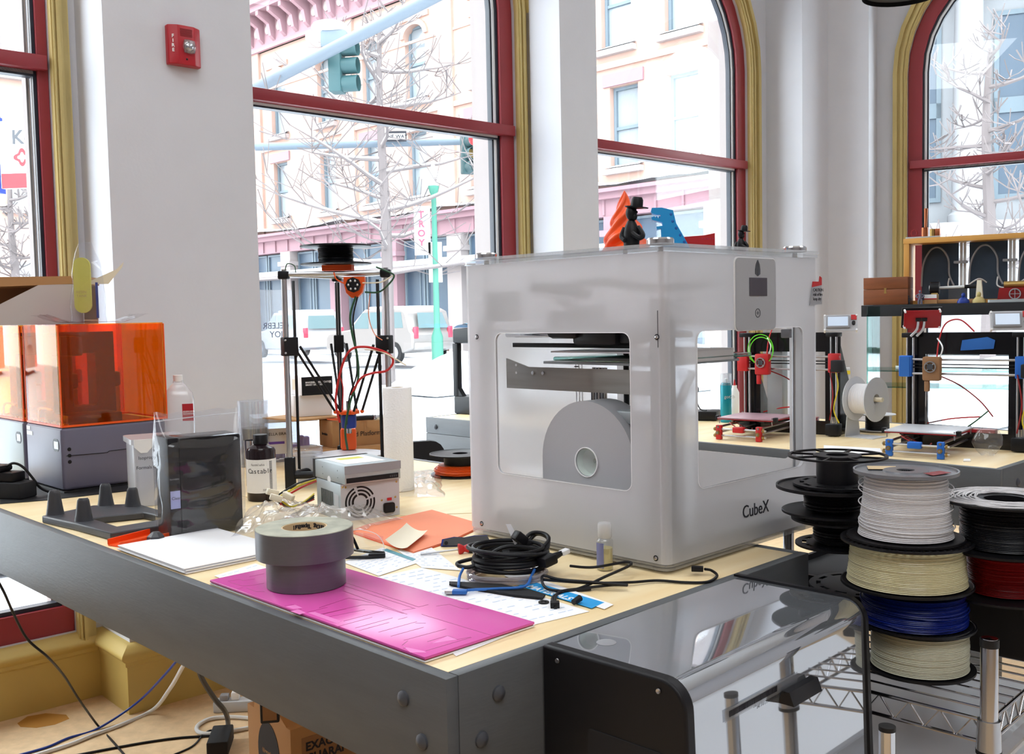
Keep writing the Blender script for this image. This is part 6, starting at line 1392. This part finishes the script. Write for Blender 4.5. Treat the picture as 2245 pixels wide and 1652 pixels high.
# ================================================================== BLACK FRAMED PRINTERS ON THE FAR BENCH
def frame_printer(label, px, py, rz, acc, bedm, m_tag):
    q = at(px, py, TZ); t = thing('frame_printer', label, '3d printer', (q.x, q.y, TZ), rz, 'black framed printers on the far bench')
    for x in (0, .15):
        for y in (0, .36):
            MB().box((x-.010, y-.008, .001), (x+.010, y+.008, .052), .002).obj('foot', acc, t)
    for y in (0, .36):
        for z in (.015, .038): MB().cyl((-.022, y, z), (.175, y, z), .0035, n=8).obj('threaded_rod', 'steel', t)
        for x in (-.016, .166):
            for z in (.015, .038): MB().lathe([(1e-4, -.003), (.0068, -.003), (.0068, .003), (1e-4, .003)], 6, T(x, y, z) @ RY(90)).obj('nut', 'brass', t)
    for x in (0, .15):
        MB().cyl((x, -.01, .046), (x, .37, .046), .004, n=10).obj('smooth_rod', 'steel', t); MB().cyl((x, -.018, .026), (x, .37, .026), .0035, n=8).obj('threaded_rod', 'steel', t)
        MB().lathe([(1e-4, -.004), (.0075, -.004), (.0075, .004), (1e-4, .004)], 6, T(x, -.012, .026) @ RX(90)).obj('nut', 'brass', t)
    MB().box((.055, -.012, .028), (.095, .010, .048), .003).obj('belt_idler', acc, t)
    MB().tube([(.06, .0, .05), (.03, .02, .06), (.02, .1, .05), (.09, .06, .03), (.12, .01, .045)], .002, 5, sm=5).obj('bed_wire', 'fil_red', t)
    for a in (1, -1): MB().box((-.09, -.012, .056), (.09, .012, .060), 0, T(.075, .15, 0) @ RZ(42*a)).obj('bed_carriage', 'black', t)
    MB().box((-.03, .045, .066), (.18, .255, .069), .001).obj('heater_plate', 'pcb_red', t); MB().box((-.03, .045, .0695), (.18, .250, .074), .001).obj('bed_surface', bedm, t)
    for x in (-.024, .174):
        for y in (.052, .245): MB().cyl((x, y, .052), (x, y, .078), .002, n=6).obj('bed_screw', 'steel', t)
    for x, y in ((-.034, .06), (.184, .06)): MB().box((x-.006, y-.012, .064), (x+.006, y+.012, .080), .002).obj('binder_clip', 'black', t)
    fy = .30; f = MB(); f.ring([(-.035, .0), (.325, .0), (.325, .37), (-.035, .37)], [(.02, .05), (.27, .05), (.27, .30), (.02, .30)], -fy-.006, -fy, XZ); f.obj('frame', 'black_gloss', t)
    for x in (-.025, .315): MB().prism([(fy, 0), (fy+.20, 0), (fy+.20, .05), (fy+.02, .33), (fy, .33)], x-.003, x+.003, YZ).obj('side_brace', 'black_gloss', t)
    for x in (-.02, .31):
        MB().box((x-.022, fy-.045, .355), (x+.022, fy, .370), .002).obj('top_mount', 'black', t); MB().box((x-.022, fy-.05, .004), (x+.022, fy, .045), .003).obj('z_motor', 'black', t)
        for dx in (-.010, .010): MB().cyl((x+dx, fy-.024, .04), (x+dx, fy-.024, .36), .0042 if dx > 0 else .003, n=10).obj('z_rod', 'steel', t)
        MB().cyl((x, fy-.024, .045), (x, fy-.024, .07), .008, n=14).obj('coupler', 'chrome', t)
    zx = .232
    for z in (zx+.006, zx+.052): MB().cyl((-.035, fy-.035, z), (.335, fy-.035, z), .004, n=10).obj('x_rod', 'steel', t)
    for z in (zx+.024, zx+.034): MB().box((-.025, fy-.03, z), (.325, fy-.028, z+.004)).obj('x_belt', 'black', t)
    MB().box((-.05, fy-.048, zx-.004), (-.01, fy-.018, zx+.064), .003).obj('x_end', acc, t); MB().box((.297, fy-.048, zx-.004), (.335, fy-.018, zx+.064), .003).obj('x_end', acc, t)
    MB().box((.32, fy-.085, zx+.0), (.36, fy-.049, zx+.042), .004).obj('x_motor', 'black_matte', t)
    e = MB(); e.box((.03, fy-.072, zx-.015), (.085, fy-.042, zx+.062), .006); e.box((.035, fy-.066, zx-.05), (.05, fy-.05, zx-.015), .003); e = e.obj('extruder', 'card_dark' if acc == 'blue' else acc, t)
    MB().ring(circ(.056, zx+.030, .0185, 24), circ(.056, zx+.030, .015, 24), -fy+.072, -fy+.078, XZ).obj('fan_ring', 'steel', e); MB().cyl((.056, fy-.078, zx+.030), (.056, fy-.073, zx+.030), .010, n=18).obj('fan_hub', 'dark_grey', e)
    for k in range(4): MB().box((-.0018, -.0005, .009), (.0018, .0005, .019), 0, T(.056, fy-.076, zx+.030) @ RY(45+90*k)).obj('fan_blade', 'steel', e)
    for pts, m_ in (([(.07, fy-.05, zx+.06), (.075, fy-.04, zx+.12), (.09, fy-.02, .40), (.13, fy-.01, .41), (.17, fy, .372)], 'red'), ([(.08, fy-.05, zx), (.12, fy+.02, .2), (.18, fy+.03, .15), (.22, fy+.03, .10)], 'fil_red'), ([(.075, fy-.05, zx+.05), (.09, fy-.06, zx+.09), (.07, fy-.045, zx+.12)], 'white_gloss'),
                    ([(.325, fy-.05, .24), (.335, fy-.05, .18), (.32, fy-.05, .10), (.335, fy-.04, .05)], 'yellow'), ([(.305, fy-.05, .24), (.32, fy-.06, .15), (.305, fy-.05, .06)], 'fil_red'), ([(.14, fy+.02, .06), (.18, fy-.01, .09), (.21, fy+.01, .12)], 'green_wire'), ([(.02, fy+.03, .07), (.10, fy+.02, .09), (.19, fy+.02, .10)], 'red')):
        MB().tube(pts, .0025, 6, sm=6).obj('wire', m_, t)
    MB().box((.10, fy+.01, .03), (.23, fy+.05, .06), .003).obj('control_board', 'pcb_red', t)
    return t, fy
tB, fy = frame_printer('black framed open 3d printer with bright blue plastic parts at the right edge', 1950, 999, -38, 'blue', 'bed_glass', 'b')
MB().prism([(.135, .345), (.21, .355), (.232, .345), (.228, .318), (.13, .312)], -fy+.0062, -fy+.0068, XZ).obj('blue_tape', 'tape_blue', tB)
MB().box((-.045, fy-.052, .228), (-.015, fy-.0485, .292)).obj('blue_tape', 'tape_blue', tB)
tR, fy = frame_printer('black framed open 3d printer with red plastic parts seen behind the cube printer', 1577, 963, -38, 'red', 'bed_red', 'r')
MB().prism([(.03, .05), (.07, .05), (.05, .32), (.01, .32)], -fy-.02, -fy-.012, XZ).obj('clear_panel', 'clear_plastic', tB)
MB().box((.04, fy+.02, .05), (.10, fy+.07, .30), .002, RZ(0)).obj('power_supply', 'zinc', tR)
for pts in ([(.05+.05*math.cos(2*PI*j/12), fy-.06, .31+.055*math.sin(2*PI*j/12)) for j in range(12)], [(.055+.045*math.cos(2*PI*j/12), fy-.065, .305+.05*math.sin(2*PI*j/12)) for j in range(12)]): MB().tube(pts, .0016, 6, sm=3, closed=True).obj('green_filament', 'lime', tR)
def lcd(label, px, py, y, rz, tilt, back):
    q = dep(px, py, y); t = thing('display_unit', label, 'display', q, 0, 'small displays of the framed printers', rot=(R(tilt), 0, R(rz)))
    MB().box((-.055, 0, -.030), (.055, .004, .030), .001).obj('circuit_board', 'pcb_red' if back else 'light_grey', t)
    for x in (-.052, .052):
        for z in (-.027, .027): MB().cyl((x, -.004, z), (x, .018, z), .0035, n=8).obj('standoff', 'white', t)
    if back:
        MB().box((-.06, .016, -.034), (.06, .022, .034), .001).obj('cover_plate', 'black', t)
        for x in (-.012, .006): MB().tube([(x, -.003, -.006), (x-.004, -.010, -.03), (x-.02, -.004, -.055)], .004, 5, sm=4).obj('ribbon', 'light_grey', t); MB().box((x-.008, -.006, -.004), (x+.008, 0, .006)).obj('connector', 'black', t)
    else:
        MB().box((-.048, -.010, -.022), (.030, 0, .024), .002).obj('screen_bezel', 'mid_grey', t); MB().box((-.042, -.0108, -.016), (.024, -.0100, .018)).obj('screen', 'lcd', t)
        MB().cyl((.042, -.012, -.004), (.042, 0, -.004), .006, n=14).obj('knob', 'black', t); MB().box((.034, -.003, .010), (.052, 0, .028)).obj('red_socket', 'red', t)
    return t
lcd('small lit display on top of the red printer beside the cube printer', 1843, 707, 3.45, -18, -25, False)
lcd('small lit display at the right frame edge on top of the blue printer', 2215, 702, 3.0, -18, -20, False)
lcd('red display circuit board seen from behind above the blue printer', 2022, 700, 3.2, -14, 20, True)
# perforated metal power supply behind the red printer
q = at(1853, 925, TZ); t = thing('perforated_supply', 'upright silver power supply with a pierced fan grille behind the red printer', 'power supply', (q.x, q.y+.04, TZ), -20)
MB().box((-.042, 0, .001), (.03, .05, .215), .002).obj('case', 'light_grey', t)
for k in range(8):
    a = R(45*k); MB().prism([(.011*math.cos(a-.28), .16+.016*math.sin(a-.28)), (.018*math.cos(a-.28), .16+.026*math.sin(a-.28)), (.018*math.cos(a+.28), .16+.026*math.sin(a+.28)), (.011*math.cos(a+.28), .16+.016*math.sin(a+.28))], 0, .0006, XZ).obj('grille_hole', 'black', t)
MB().box((.018, -.001, .19), (.032, .0, .205)).obj('yellow_sticker', 'yellow', t)
# white reel held upright by a bent metal bracket
q = at(1868, 955, TZ); hb_ = thing('reel_bracket', 'bent white metal bracket holding a vertical reel on the far bench', 'bracket', (q.x, q.y, TZ), -52)
MB().prism([(-.045, .0), (.045, .0), (.03, .10), (.02, .175), (-.02, .175), (-.03, .10)], .0, .003, T(0, 0, 0) @ RZ(90) @ XZ).obj('upright', 'light_grey', hb_); MB().box((.003, -.045, 0), (.11, .045, .003)).obj('base', 'light_grey', hb_)
MB().cyl((0, 0, .135), (.12, 0, .135), .008, n=12).obj('axle', 'cream', hb_); MB().box((-.001, -.02, .12), (-.0005, .02, .165)).obj('blue_tape', 'tape_blue', hb_)
ax = hb_.location + (RZ(-52) @ Vector((.012, 0, .135))); 
rl = thing('upright_reel', 'white filament reel standing upright on the bent bracket', 'filament spool', ax, 0, rot=(0, R(90), R(-52)))
for z in (0, .082): MB().lathe([(.019, 0), (.078, 0), (.078, .003), (.019, .003)], 40, T(0, 0, z), closed=True).obj('flange', 'light_grey', rl)
MB().lathe([(.020, .003)] + [(.052+.001*(k % 2), .004+.0025*k) for k in range(31)] + [(.020, .082)], 40, closed=True).obj('filament', 'fil_white', rl)
q = at(1918, 945, TZ+.0035); lr = thing('lying_black_reel', 'reel of black filament with white flanges lying below the upright white reel', 'filament spool', (q.x+.02, q.y+.03, TZ+.0035))
for z in (.0, .058): MB().lathe([(.012, 0), (.065, 0), (.065, .003), (.012, .003)], 36, T(0, 0, z), closed=True).obj('flange', 'light_grey', lr)
MB().lathe([(.014, .003)] + [(.042+.001*(k % 2), .004+.002*k) for k in range(27)] + [(.014, .058)], 36, closed=True).obj('filament', 'fil_black', lr)
# turquoise spray can
q = at(1592, 925, TZ+.0); t = thing('spray_can', 'turquoise spray can with a clear cap seen through the cube window', 'spray can', (q.x, q.y, TZ))
MB().lathe([(1e-4, .001), (.022, .001), (.023, .004), (.023, .150), (.018, .162), (1e-4, .162)], 28).obj('can', 'teal', t); MB().lathe([(.0225, .152), (.023, .152), (.022, .200), (1e-4, .202)], 24).obj('cap', 'clear_plastic', t); MB().lathe([(1e-4, .162), (.008, .163), (.006, .178), (1e-4, .18)], 14).obj('nozzle', 'white', t)
MB().text('got2b', .019, T(-.012, -.0236, .10) @ RX(90), .0001).obj('lettering', 'light_grey', t)
# clutter at the left end of the far bench seen through the cube
q = at(1545, 925, TZ); t = thing('black_turntable_stand', 'black stand with a round gauge and wires left of the spray can', 'instrument', (q.x-.06, q.y+.12, TZ), -20)
MB().box((-.10, -.05, .001), (.14, .06, .04), .005).obj('base', 'black', t); MB().cyl((.0, 0, .04), (.0, 0, .17), .012, n=12).obj('column', 'steel', t); MB().cyl((-.01, .0, .17), (-.01, 0, .215), .024, n=20).obj('drum', 'steel', t)
MB().cyl((.045, -.03, .125), (.045, -.012, .13), .018, n=20).obj('gauge', 'black', t); MB().tube([(0, -.02, .16), (.05, -.05, .10), (.07, -.04, .05), (.10, -.06, .045)], .003, 6, sm=5).obj('wire', 'black', t); MB().tube([(-.05, -.02, .15), (-.02, -.06, .08), (.04, -.05, .05)], .003, 6, sm=5).obj('wire', 'black', t)
q = at(1612, 922, TZ); t = thing('glue_bottle', 'white glue bottle with a red tip behind the red printer', 'bottle', (q.x+.02, q.y+.10, TZ))
MB().lathe([(1e-4, .001), (.020, .001), (.020, .11), (.010, .13), (.010, .14), (1e-4, .14)], 18).obj('body', 'white', t); MB().lathe([(.006, .14), (.0015, .165), (1e-4, .165)], 12).obj('tip', 'red', t)
o = MB(); P = [at(x, y, TZ) for x, y in ((1806, 993), (1935, 995), (1930, 983), (1806, 976))]; o.prism([(p.x, p.y) for p in P], TZ+.0004, TZ+.0010); tag(o.obj('paper_sheet', 'paper'), 'white sheet of paper on the near edge of the far bench', 'paper')
o = MB(); P = [at(x, y, TZ) for x, y in ((2112, 1012), (2128, 1012), (2127, 1008), (2113, 1008))]; o.prism([(p.x, p.y) for p in P], TZ+.0004, TZ+.004); tag(o.obj('white_eraser', 'white'), 'tiny white block on the far bench before the blue printer', 'eraser')
q = at(2165, 998, TZ); o = MB().grid(lambda u, v: (.045*(.4+.6*math.sin(PI*v))*math.cos(2*PI*u)+.006*noise.noise(Vector((u*9, v*5, 1))), .03*(.4+.6*math.sin(PI*v))*math.sin(2*PI*u), .001+.085*v+.008*noise.noise(Vector((u*7, v*6, 4)))), 30, 16).obj('plastic_wrap', 'bag_plastic', None, loc=(q.x, q.y, TZ)); tag(o, 'crumpled clear wrapper standing on the far bench near its corner', 'plastic bag')
# black boxy printer on the left end of the far bench
q = at(990, 908, TZ); t = thing('black_box_printer', 'black framed box printer at the far end of the background bench left of the cube', '3d printer', (q.x+.01, q.y+.02, TZ), -38)
w_, h_, d_ = .34, .40, .30
MB().box((0, 0, .001), (w_, d_, .085), .008).obj('base', 'black', t); MB().box((0, 0, h_-.07), (w_, d_, h_), .010).obj('top_frame', 'black', t)
for x in (0, w_-.03):
    for y in (0, d_-.03): MB().box((x, y, .085), (x+.03, y+.03, h_-.07), .003).obj('corner_post', 'black', t)
MB().prism([(.03, .085), (.055, .085), (.03, .12)], 0, .03, T(0, .03, 0) @ XZ).obj('gusset', 'black', t); MB().lathe([(1e-4, 0), (.06, .0), (.06, .02), (1e-4, .02)], 24, T(.12, .12, .09)).obj('turntable', 'light_grey', t); MB().lathe([(1e-4, 0), (.02, 0), (.02, .025), (1e-4, .025)], 18, T(.12, .12, .11)).obj('purple_part', 'purple', t)
o = MB().grid(lambda u, v: (-.01+.14*u, .02+.12*v, .402+.02*math.sin(PI*u)*(1+.3*noise.noise(Vector((u*4, v*4, 0))))), 10, 8).obj('blue_cloth', 'sky_blue', None, loc=t.location, rz=-38); tag(o, 'crumpled pale blue cloth on top of the black box printer', 'cloth')
# ================================================================== DARK SHELF, CUBBY AND CONTENTS AT THE RIGHT
q = dep(1888, 694, 5.55); SH = thing('black_shelf', 'long black shelf board crossing the arched window at the right', 'shelf', q, -31)
MB().box((0, 0, 0), (2.2, .38, .062), .002).obj('board', 'black_matte', SH)
for x in (1.0, 1.9): MB().box((x, .30, -q.z+.0), (x+.05, .35, 0)).obj('support_leg', 'black_matte', SH)
SM = Matrix.Translation(q) @ RZ(-31); sz = .0625
def onshelf(px, dy=.05):    # shelf x of a sight line at distance dy behind its front edge
    M_ = SM.inverted(); o, d = M_ @ Vector((0, 0, EYE)), M_.to_3x3() @ ray(px, 660); t_2 = (dy-o.y)/d.y; return (o + d*t_2).x
def shthing(name, label, cat, px, dy, g=None): return thing(name, label, cat, SM @ Vector((onshelf(px, dy), dy, sz)), -31, g)
t = shthing('wooden_box', 'reddish brown wooden box with a keyhole plate on the left end of the black shelf', 'box', 1893, .02)
MB().box((0, 0, .0005), (.232, .16, .085), .002).obj('box_body', 'walnut', t); MB().box((0, 0, .0865), (.232, .16, .150), .002).obj('box_lid', 'walnut', t); MB().prism([(.108, .062), (.122, .062), (.119, .078), (.122, .092), (.108, .092), (.111, .078)], .0, .0015, XZ).obj('keyhole_plate', 'brass', t)
t = shthing('wooden_cubby', 'open pine cubby shelf lined with dark panels on the black shelf', 'shelf', 1981, .17)
ch = .335; MB().box((0, 0, 0), (.028, .2, ch), .001).obj('side_board', 'pine', t); MB().box((-.002, -.002, ch), (1.6, .2, ch+.028), .001).obj('top_board', 'pine', t); MB().box((.028, .01, .0), (1.6, .2, .02)).obj('bottom_board', 'pine', t)
for k in range(5):
    x = .07+.245*k; MB().box((x, .17, .02), (x+.19, .18, ch)).obj('dark_panel', 'slate_board', t)
    for dx in (.197, .215): MB().box((x+dx, .165, .02), (x+dx+.014, .185, ch)).obj('white_strip', 'white_wire', t)
    MB().tube([(x+.0, .15, .10), (x+.01, .14, .22), (x+.05, .13, .30), (x+.10, .13, .31), (x+.14, .14, .25), (x+.145, .15, .16), (x+.17, .14, .10)], .005, 6, sm=6).obj('hose_loop', 'mid_grey', t)
    MB().tube([(x+.145, .14, .14), (x+.15, .10, .09), (x+.22, .06, .08), (x+.30, .07, .13), (x+.34, .09, .11)], .004, 6, sm=6).obj('white_cable', 'white_wire', t)
    MB().box((x+.17, .12, .22), (x+.24, .15, .235), .003, T(0, 0, 0)).obj('grey_clip', 'mid_grey', t)
t = shthing('model_lathe', 'small brass and black bench lathe model before the cubby', 'machine model', 2025, .07)
MB().box((.0, 0, .0), (.30, .07, .022), .003).obj('bed', 'kraft', t); MB().cyl((.03, .03, .085), (.075, .03, .085), .034, n=22).obj('headstock', 'black', t); MB().cyl((.024, .03, .085), (.03, .03, .085), .015, n=18).obj('pulley_face', 'white', t)
MB().box((.035, .01, .022), (.07, .05, .06), .003).obj('headstock_leg', 'brass', t); MB().cyl((.075, .03, .085), (.20, .03, .088), .008, n=12).obj('spindle', 'white_wire', t); MB().cyl((.2, .03, .088), (.26, .03, .088), .010, n=12).obj('chuck', 'black', t); MB().prism([(.255, .022), (.29, .022), (.282, .12), (.262, .12)], -.05, -.01, XZ).obj('tailstock', 'cream', t); MB().box((.12, .03, .022), (.21, .06, .085)).obj('gear_box', 'dark_grey', t)
t = shthing('red_machine', 'red cast machine with a brass cylinder at the right end of the shelf', 'machine model', 2185, .06)
MB().prism([(0, 0), (.16, 0), (.15, .075), (.01, .075)], -.09, -.01, XZ).obj('body', 'fil_red', t); MB().cyl((.03, .05, .092), (.14, .05, .092), .018, n=18).obj('cylinder', 'brass', t); MB().tube([(.085+.026*math.cos(2*PI*k/16), .004, .042+.026*math.sin(2*PI*k/16)) for k in range(16)], .003, 6, closed=True).obj('hand_wheel', 'mid_grey', t)
for k in range(4): MB().cyl((.085, .004, .042), (.085+.026*math.cos(PI*k/2), .004, .042+.026*math.sin(PI*k/2)), .0018, n=6).obj('wheel_spoke', 'mid_grey', t)
def tiny(label, px, m, h, bust):
    t = shthing('tiny_figurine', label, 'figurine', px, .03, 'tiny figurines along the black shelf')
    if bust: MB().lathe([(1e-4, 0), (h*.55, 0), (h*.55, h*.2), (h*.3, h*.5), (h*.14, h*.58), (1e-4, h*.58)], 16, Matrix.Diagonal((1, .6, 1, 1))).obj('shoulders', m, t); MB().ball((0, 0, h*.76), h*.2, 12, sz=1.2).obj('head', m, t)
    else:
        b = MB(); b.tube([(-h*.09, 0, 0), (-h*.08, 0, h*.25), (0, 0, h*.45), (0, 0, h*.78)], h*.10, 8, sm=4, rf=lambda s: .7+.5*s); b.tube([(h*.1, 0, 0), (h*.09, 0, h*.25), (0, 0, h*.45)], h*.08, 8, sm=4); b.tube([(h*.08, 0, h*.72), (h*.27, 0, h*.58), (h*.12, -.002, h*.45)], h*.05, 8, sm=4); b.tube([(-h*.08, 0, h*.72), (-h*.27, 0, h*.58), (-h*.12, -.002, h*.45)], h*.05, 8, sm=4); b.obj('body', m, t)
        MB().ball((0, 0, h*.90), h*.095, 10, sz=1.15).obj('head', m, t)
tiny('tiny olive standing figurine right of the wooden box', 1992, 'gasket', .048, False); tiny('small slate blue standing figurine with hands on hips', 2017, 'slate', .075, False)
tiny('dark blue printed bust before the lathe model', 2112, 'navy', .055, True); tiny('amber yellow printed bust right of the dark blue one', 2146, 'gold_paint', .058, True)
t = shthing('label_box', 'small cardboard box with a red and white label behind the blue figurine', 'box', 2026, .045); MB().box((0, 0, .0005), (.065, .02, .05)).obj('carton', 'kraft', t); MB().box((.0, -.001, .026), (.063, 0, .050)).obj('white_label', 'label', t); MB().box((.0, -.0016, .024), (.063, -.001, .030)).obj('red_stripe', 'fire_red', t)
t = shthing('silver_tray', 'flat silver tray lying before the red machine', 'tray', 2165, .01); MB().prism(rrect(0, 0, .19, .05, .01, 4), .0, .015).obj('tray', 'zinc', t)
# brass pieces on the cubby
t = thing('brass_engine', 'small copper and brass engine model with a tall chimney on the cubby top', 'machine model', SM @ Vector((onshelf(2012, .25), .25, sz+ch+.029)), -31)
MB().box((-.06, -.03, .0), (.12, .03, .010), .002).obj('base_plate', 'zinc', t); MB().cyl((.035, 0, .01), (.035, 0, .06), .018, n=18).obj('boiler', 'copper', t); MB().cyl((.04, 0, .06), (.041, 0, .165), .007, .010, 12).obj('chimney', 'copper', t); MB().cyl((.075, 0, .01), (.075, 0, .05), .014, n=16).obj('tank', 'brass', t); MB().box((.09, -.012, .01), (.115, .012, .05), .002).obj('valve_block', 'copper', t)
MB().tube([(-.02+.016*math.cos(2*PI*k/14), 0, .032+.018*math.sin(2*PI*k/14)) for k in range(14)], .003, 6, closed=True).obj('flywheel', 'fil_red', t)
# glass display stand beneath the shelf
q = dep(1900, 900, 5.0); t = thing('glass_display_stand', 'clear greenish glass display stand below the black shelf', 'display stand', (q.x, q.y, 0), -31)
for x in (0, .9): MB().box((x, 0, .5), (x+.006, .3, q.z+.52)).obj('side_pane', 'glass_edge', t)
for z in (.5, .96, 1.04): MB().box((.006, 0, z), (.9, .3, z+.006)).obj('glass_shelf', 'glass_edge', t)
for x in (0, .87):
    for y in (0, .27): MB().box((x, y, 0), (x+.03, y+.03, .5)).obj('leg', 'light_grey', t)
t2 = thing('magazine', 'thin white booklet lying on the glass shelf', 'booklet', t.location + (RZ(-31) @ Vector((.12, .1, 1.0465))), -20); MB().box((0, 0, 0), (.16, .11, .012), .001).obj('booklet', 'white', t2)
# pendant lamp at the top right
q = dep(1978, -10, 3.0); t = thing('pendant_lamp', 'black dome pendant lamp cut by the top edge at the right', 'lamp', q)
MB().lathe([(.112, 0), (.114, .006), (.10, .05), (.06, .10), (.03, .13), (1e-4, .135)], 36).obj('shade', 'black', t); MB().lathe([(1e-4, .02), (.108, .012), (.108, .014), (1e-4, .024)], 30).obj('diffuser', 'dark_grey', t); MB().cyl((0, 0, .13), (0, 0, CEIL-q.z), .004, n=8).obj('cord', 'black', t)
# dark chair back beyond the towel roll
q = dep(925, 1000, 3.75); t = thing('black_chair', 'black slotted chair back beyond the joined bench', 'chair', (q.x, q.y, 0), 20)
MB().box((-.2, -.02, .42), (.2, .4, .46), .01).obj('seat', 'black_matte', t); MB().prism(rrect(-.2, .5, .2, .84, .06, 4), -.42, -.38, XZ).obj('backrest', 'black_matte', t)
for k in range(4): MB().box((-.12, .372, .56+.06*k), (.12, .379, .585+.06*k), .003).obj('slot', 'dark_grey', t)
for x in (-.18, .18):
    for y in (0, .37): MB().cyl((x, y, 0), (x, y, .42), .015, n=10).obj('leg', 'black', t)
# window sill cable
t = thing('thin_hanging_cable', 'thin teal cable hanging beside the glass display stand', 'cable', dep(1912, 700, 5.2)); MB().tube([(0, 0, 0), (.004, 0, -.2), (.012, 0, -.4), (.012, 0, -.5)], .0025, 6, sm=5).obj('lead', 'signal_green', t)
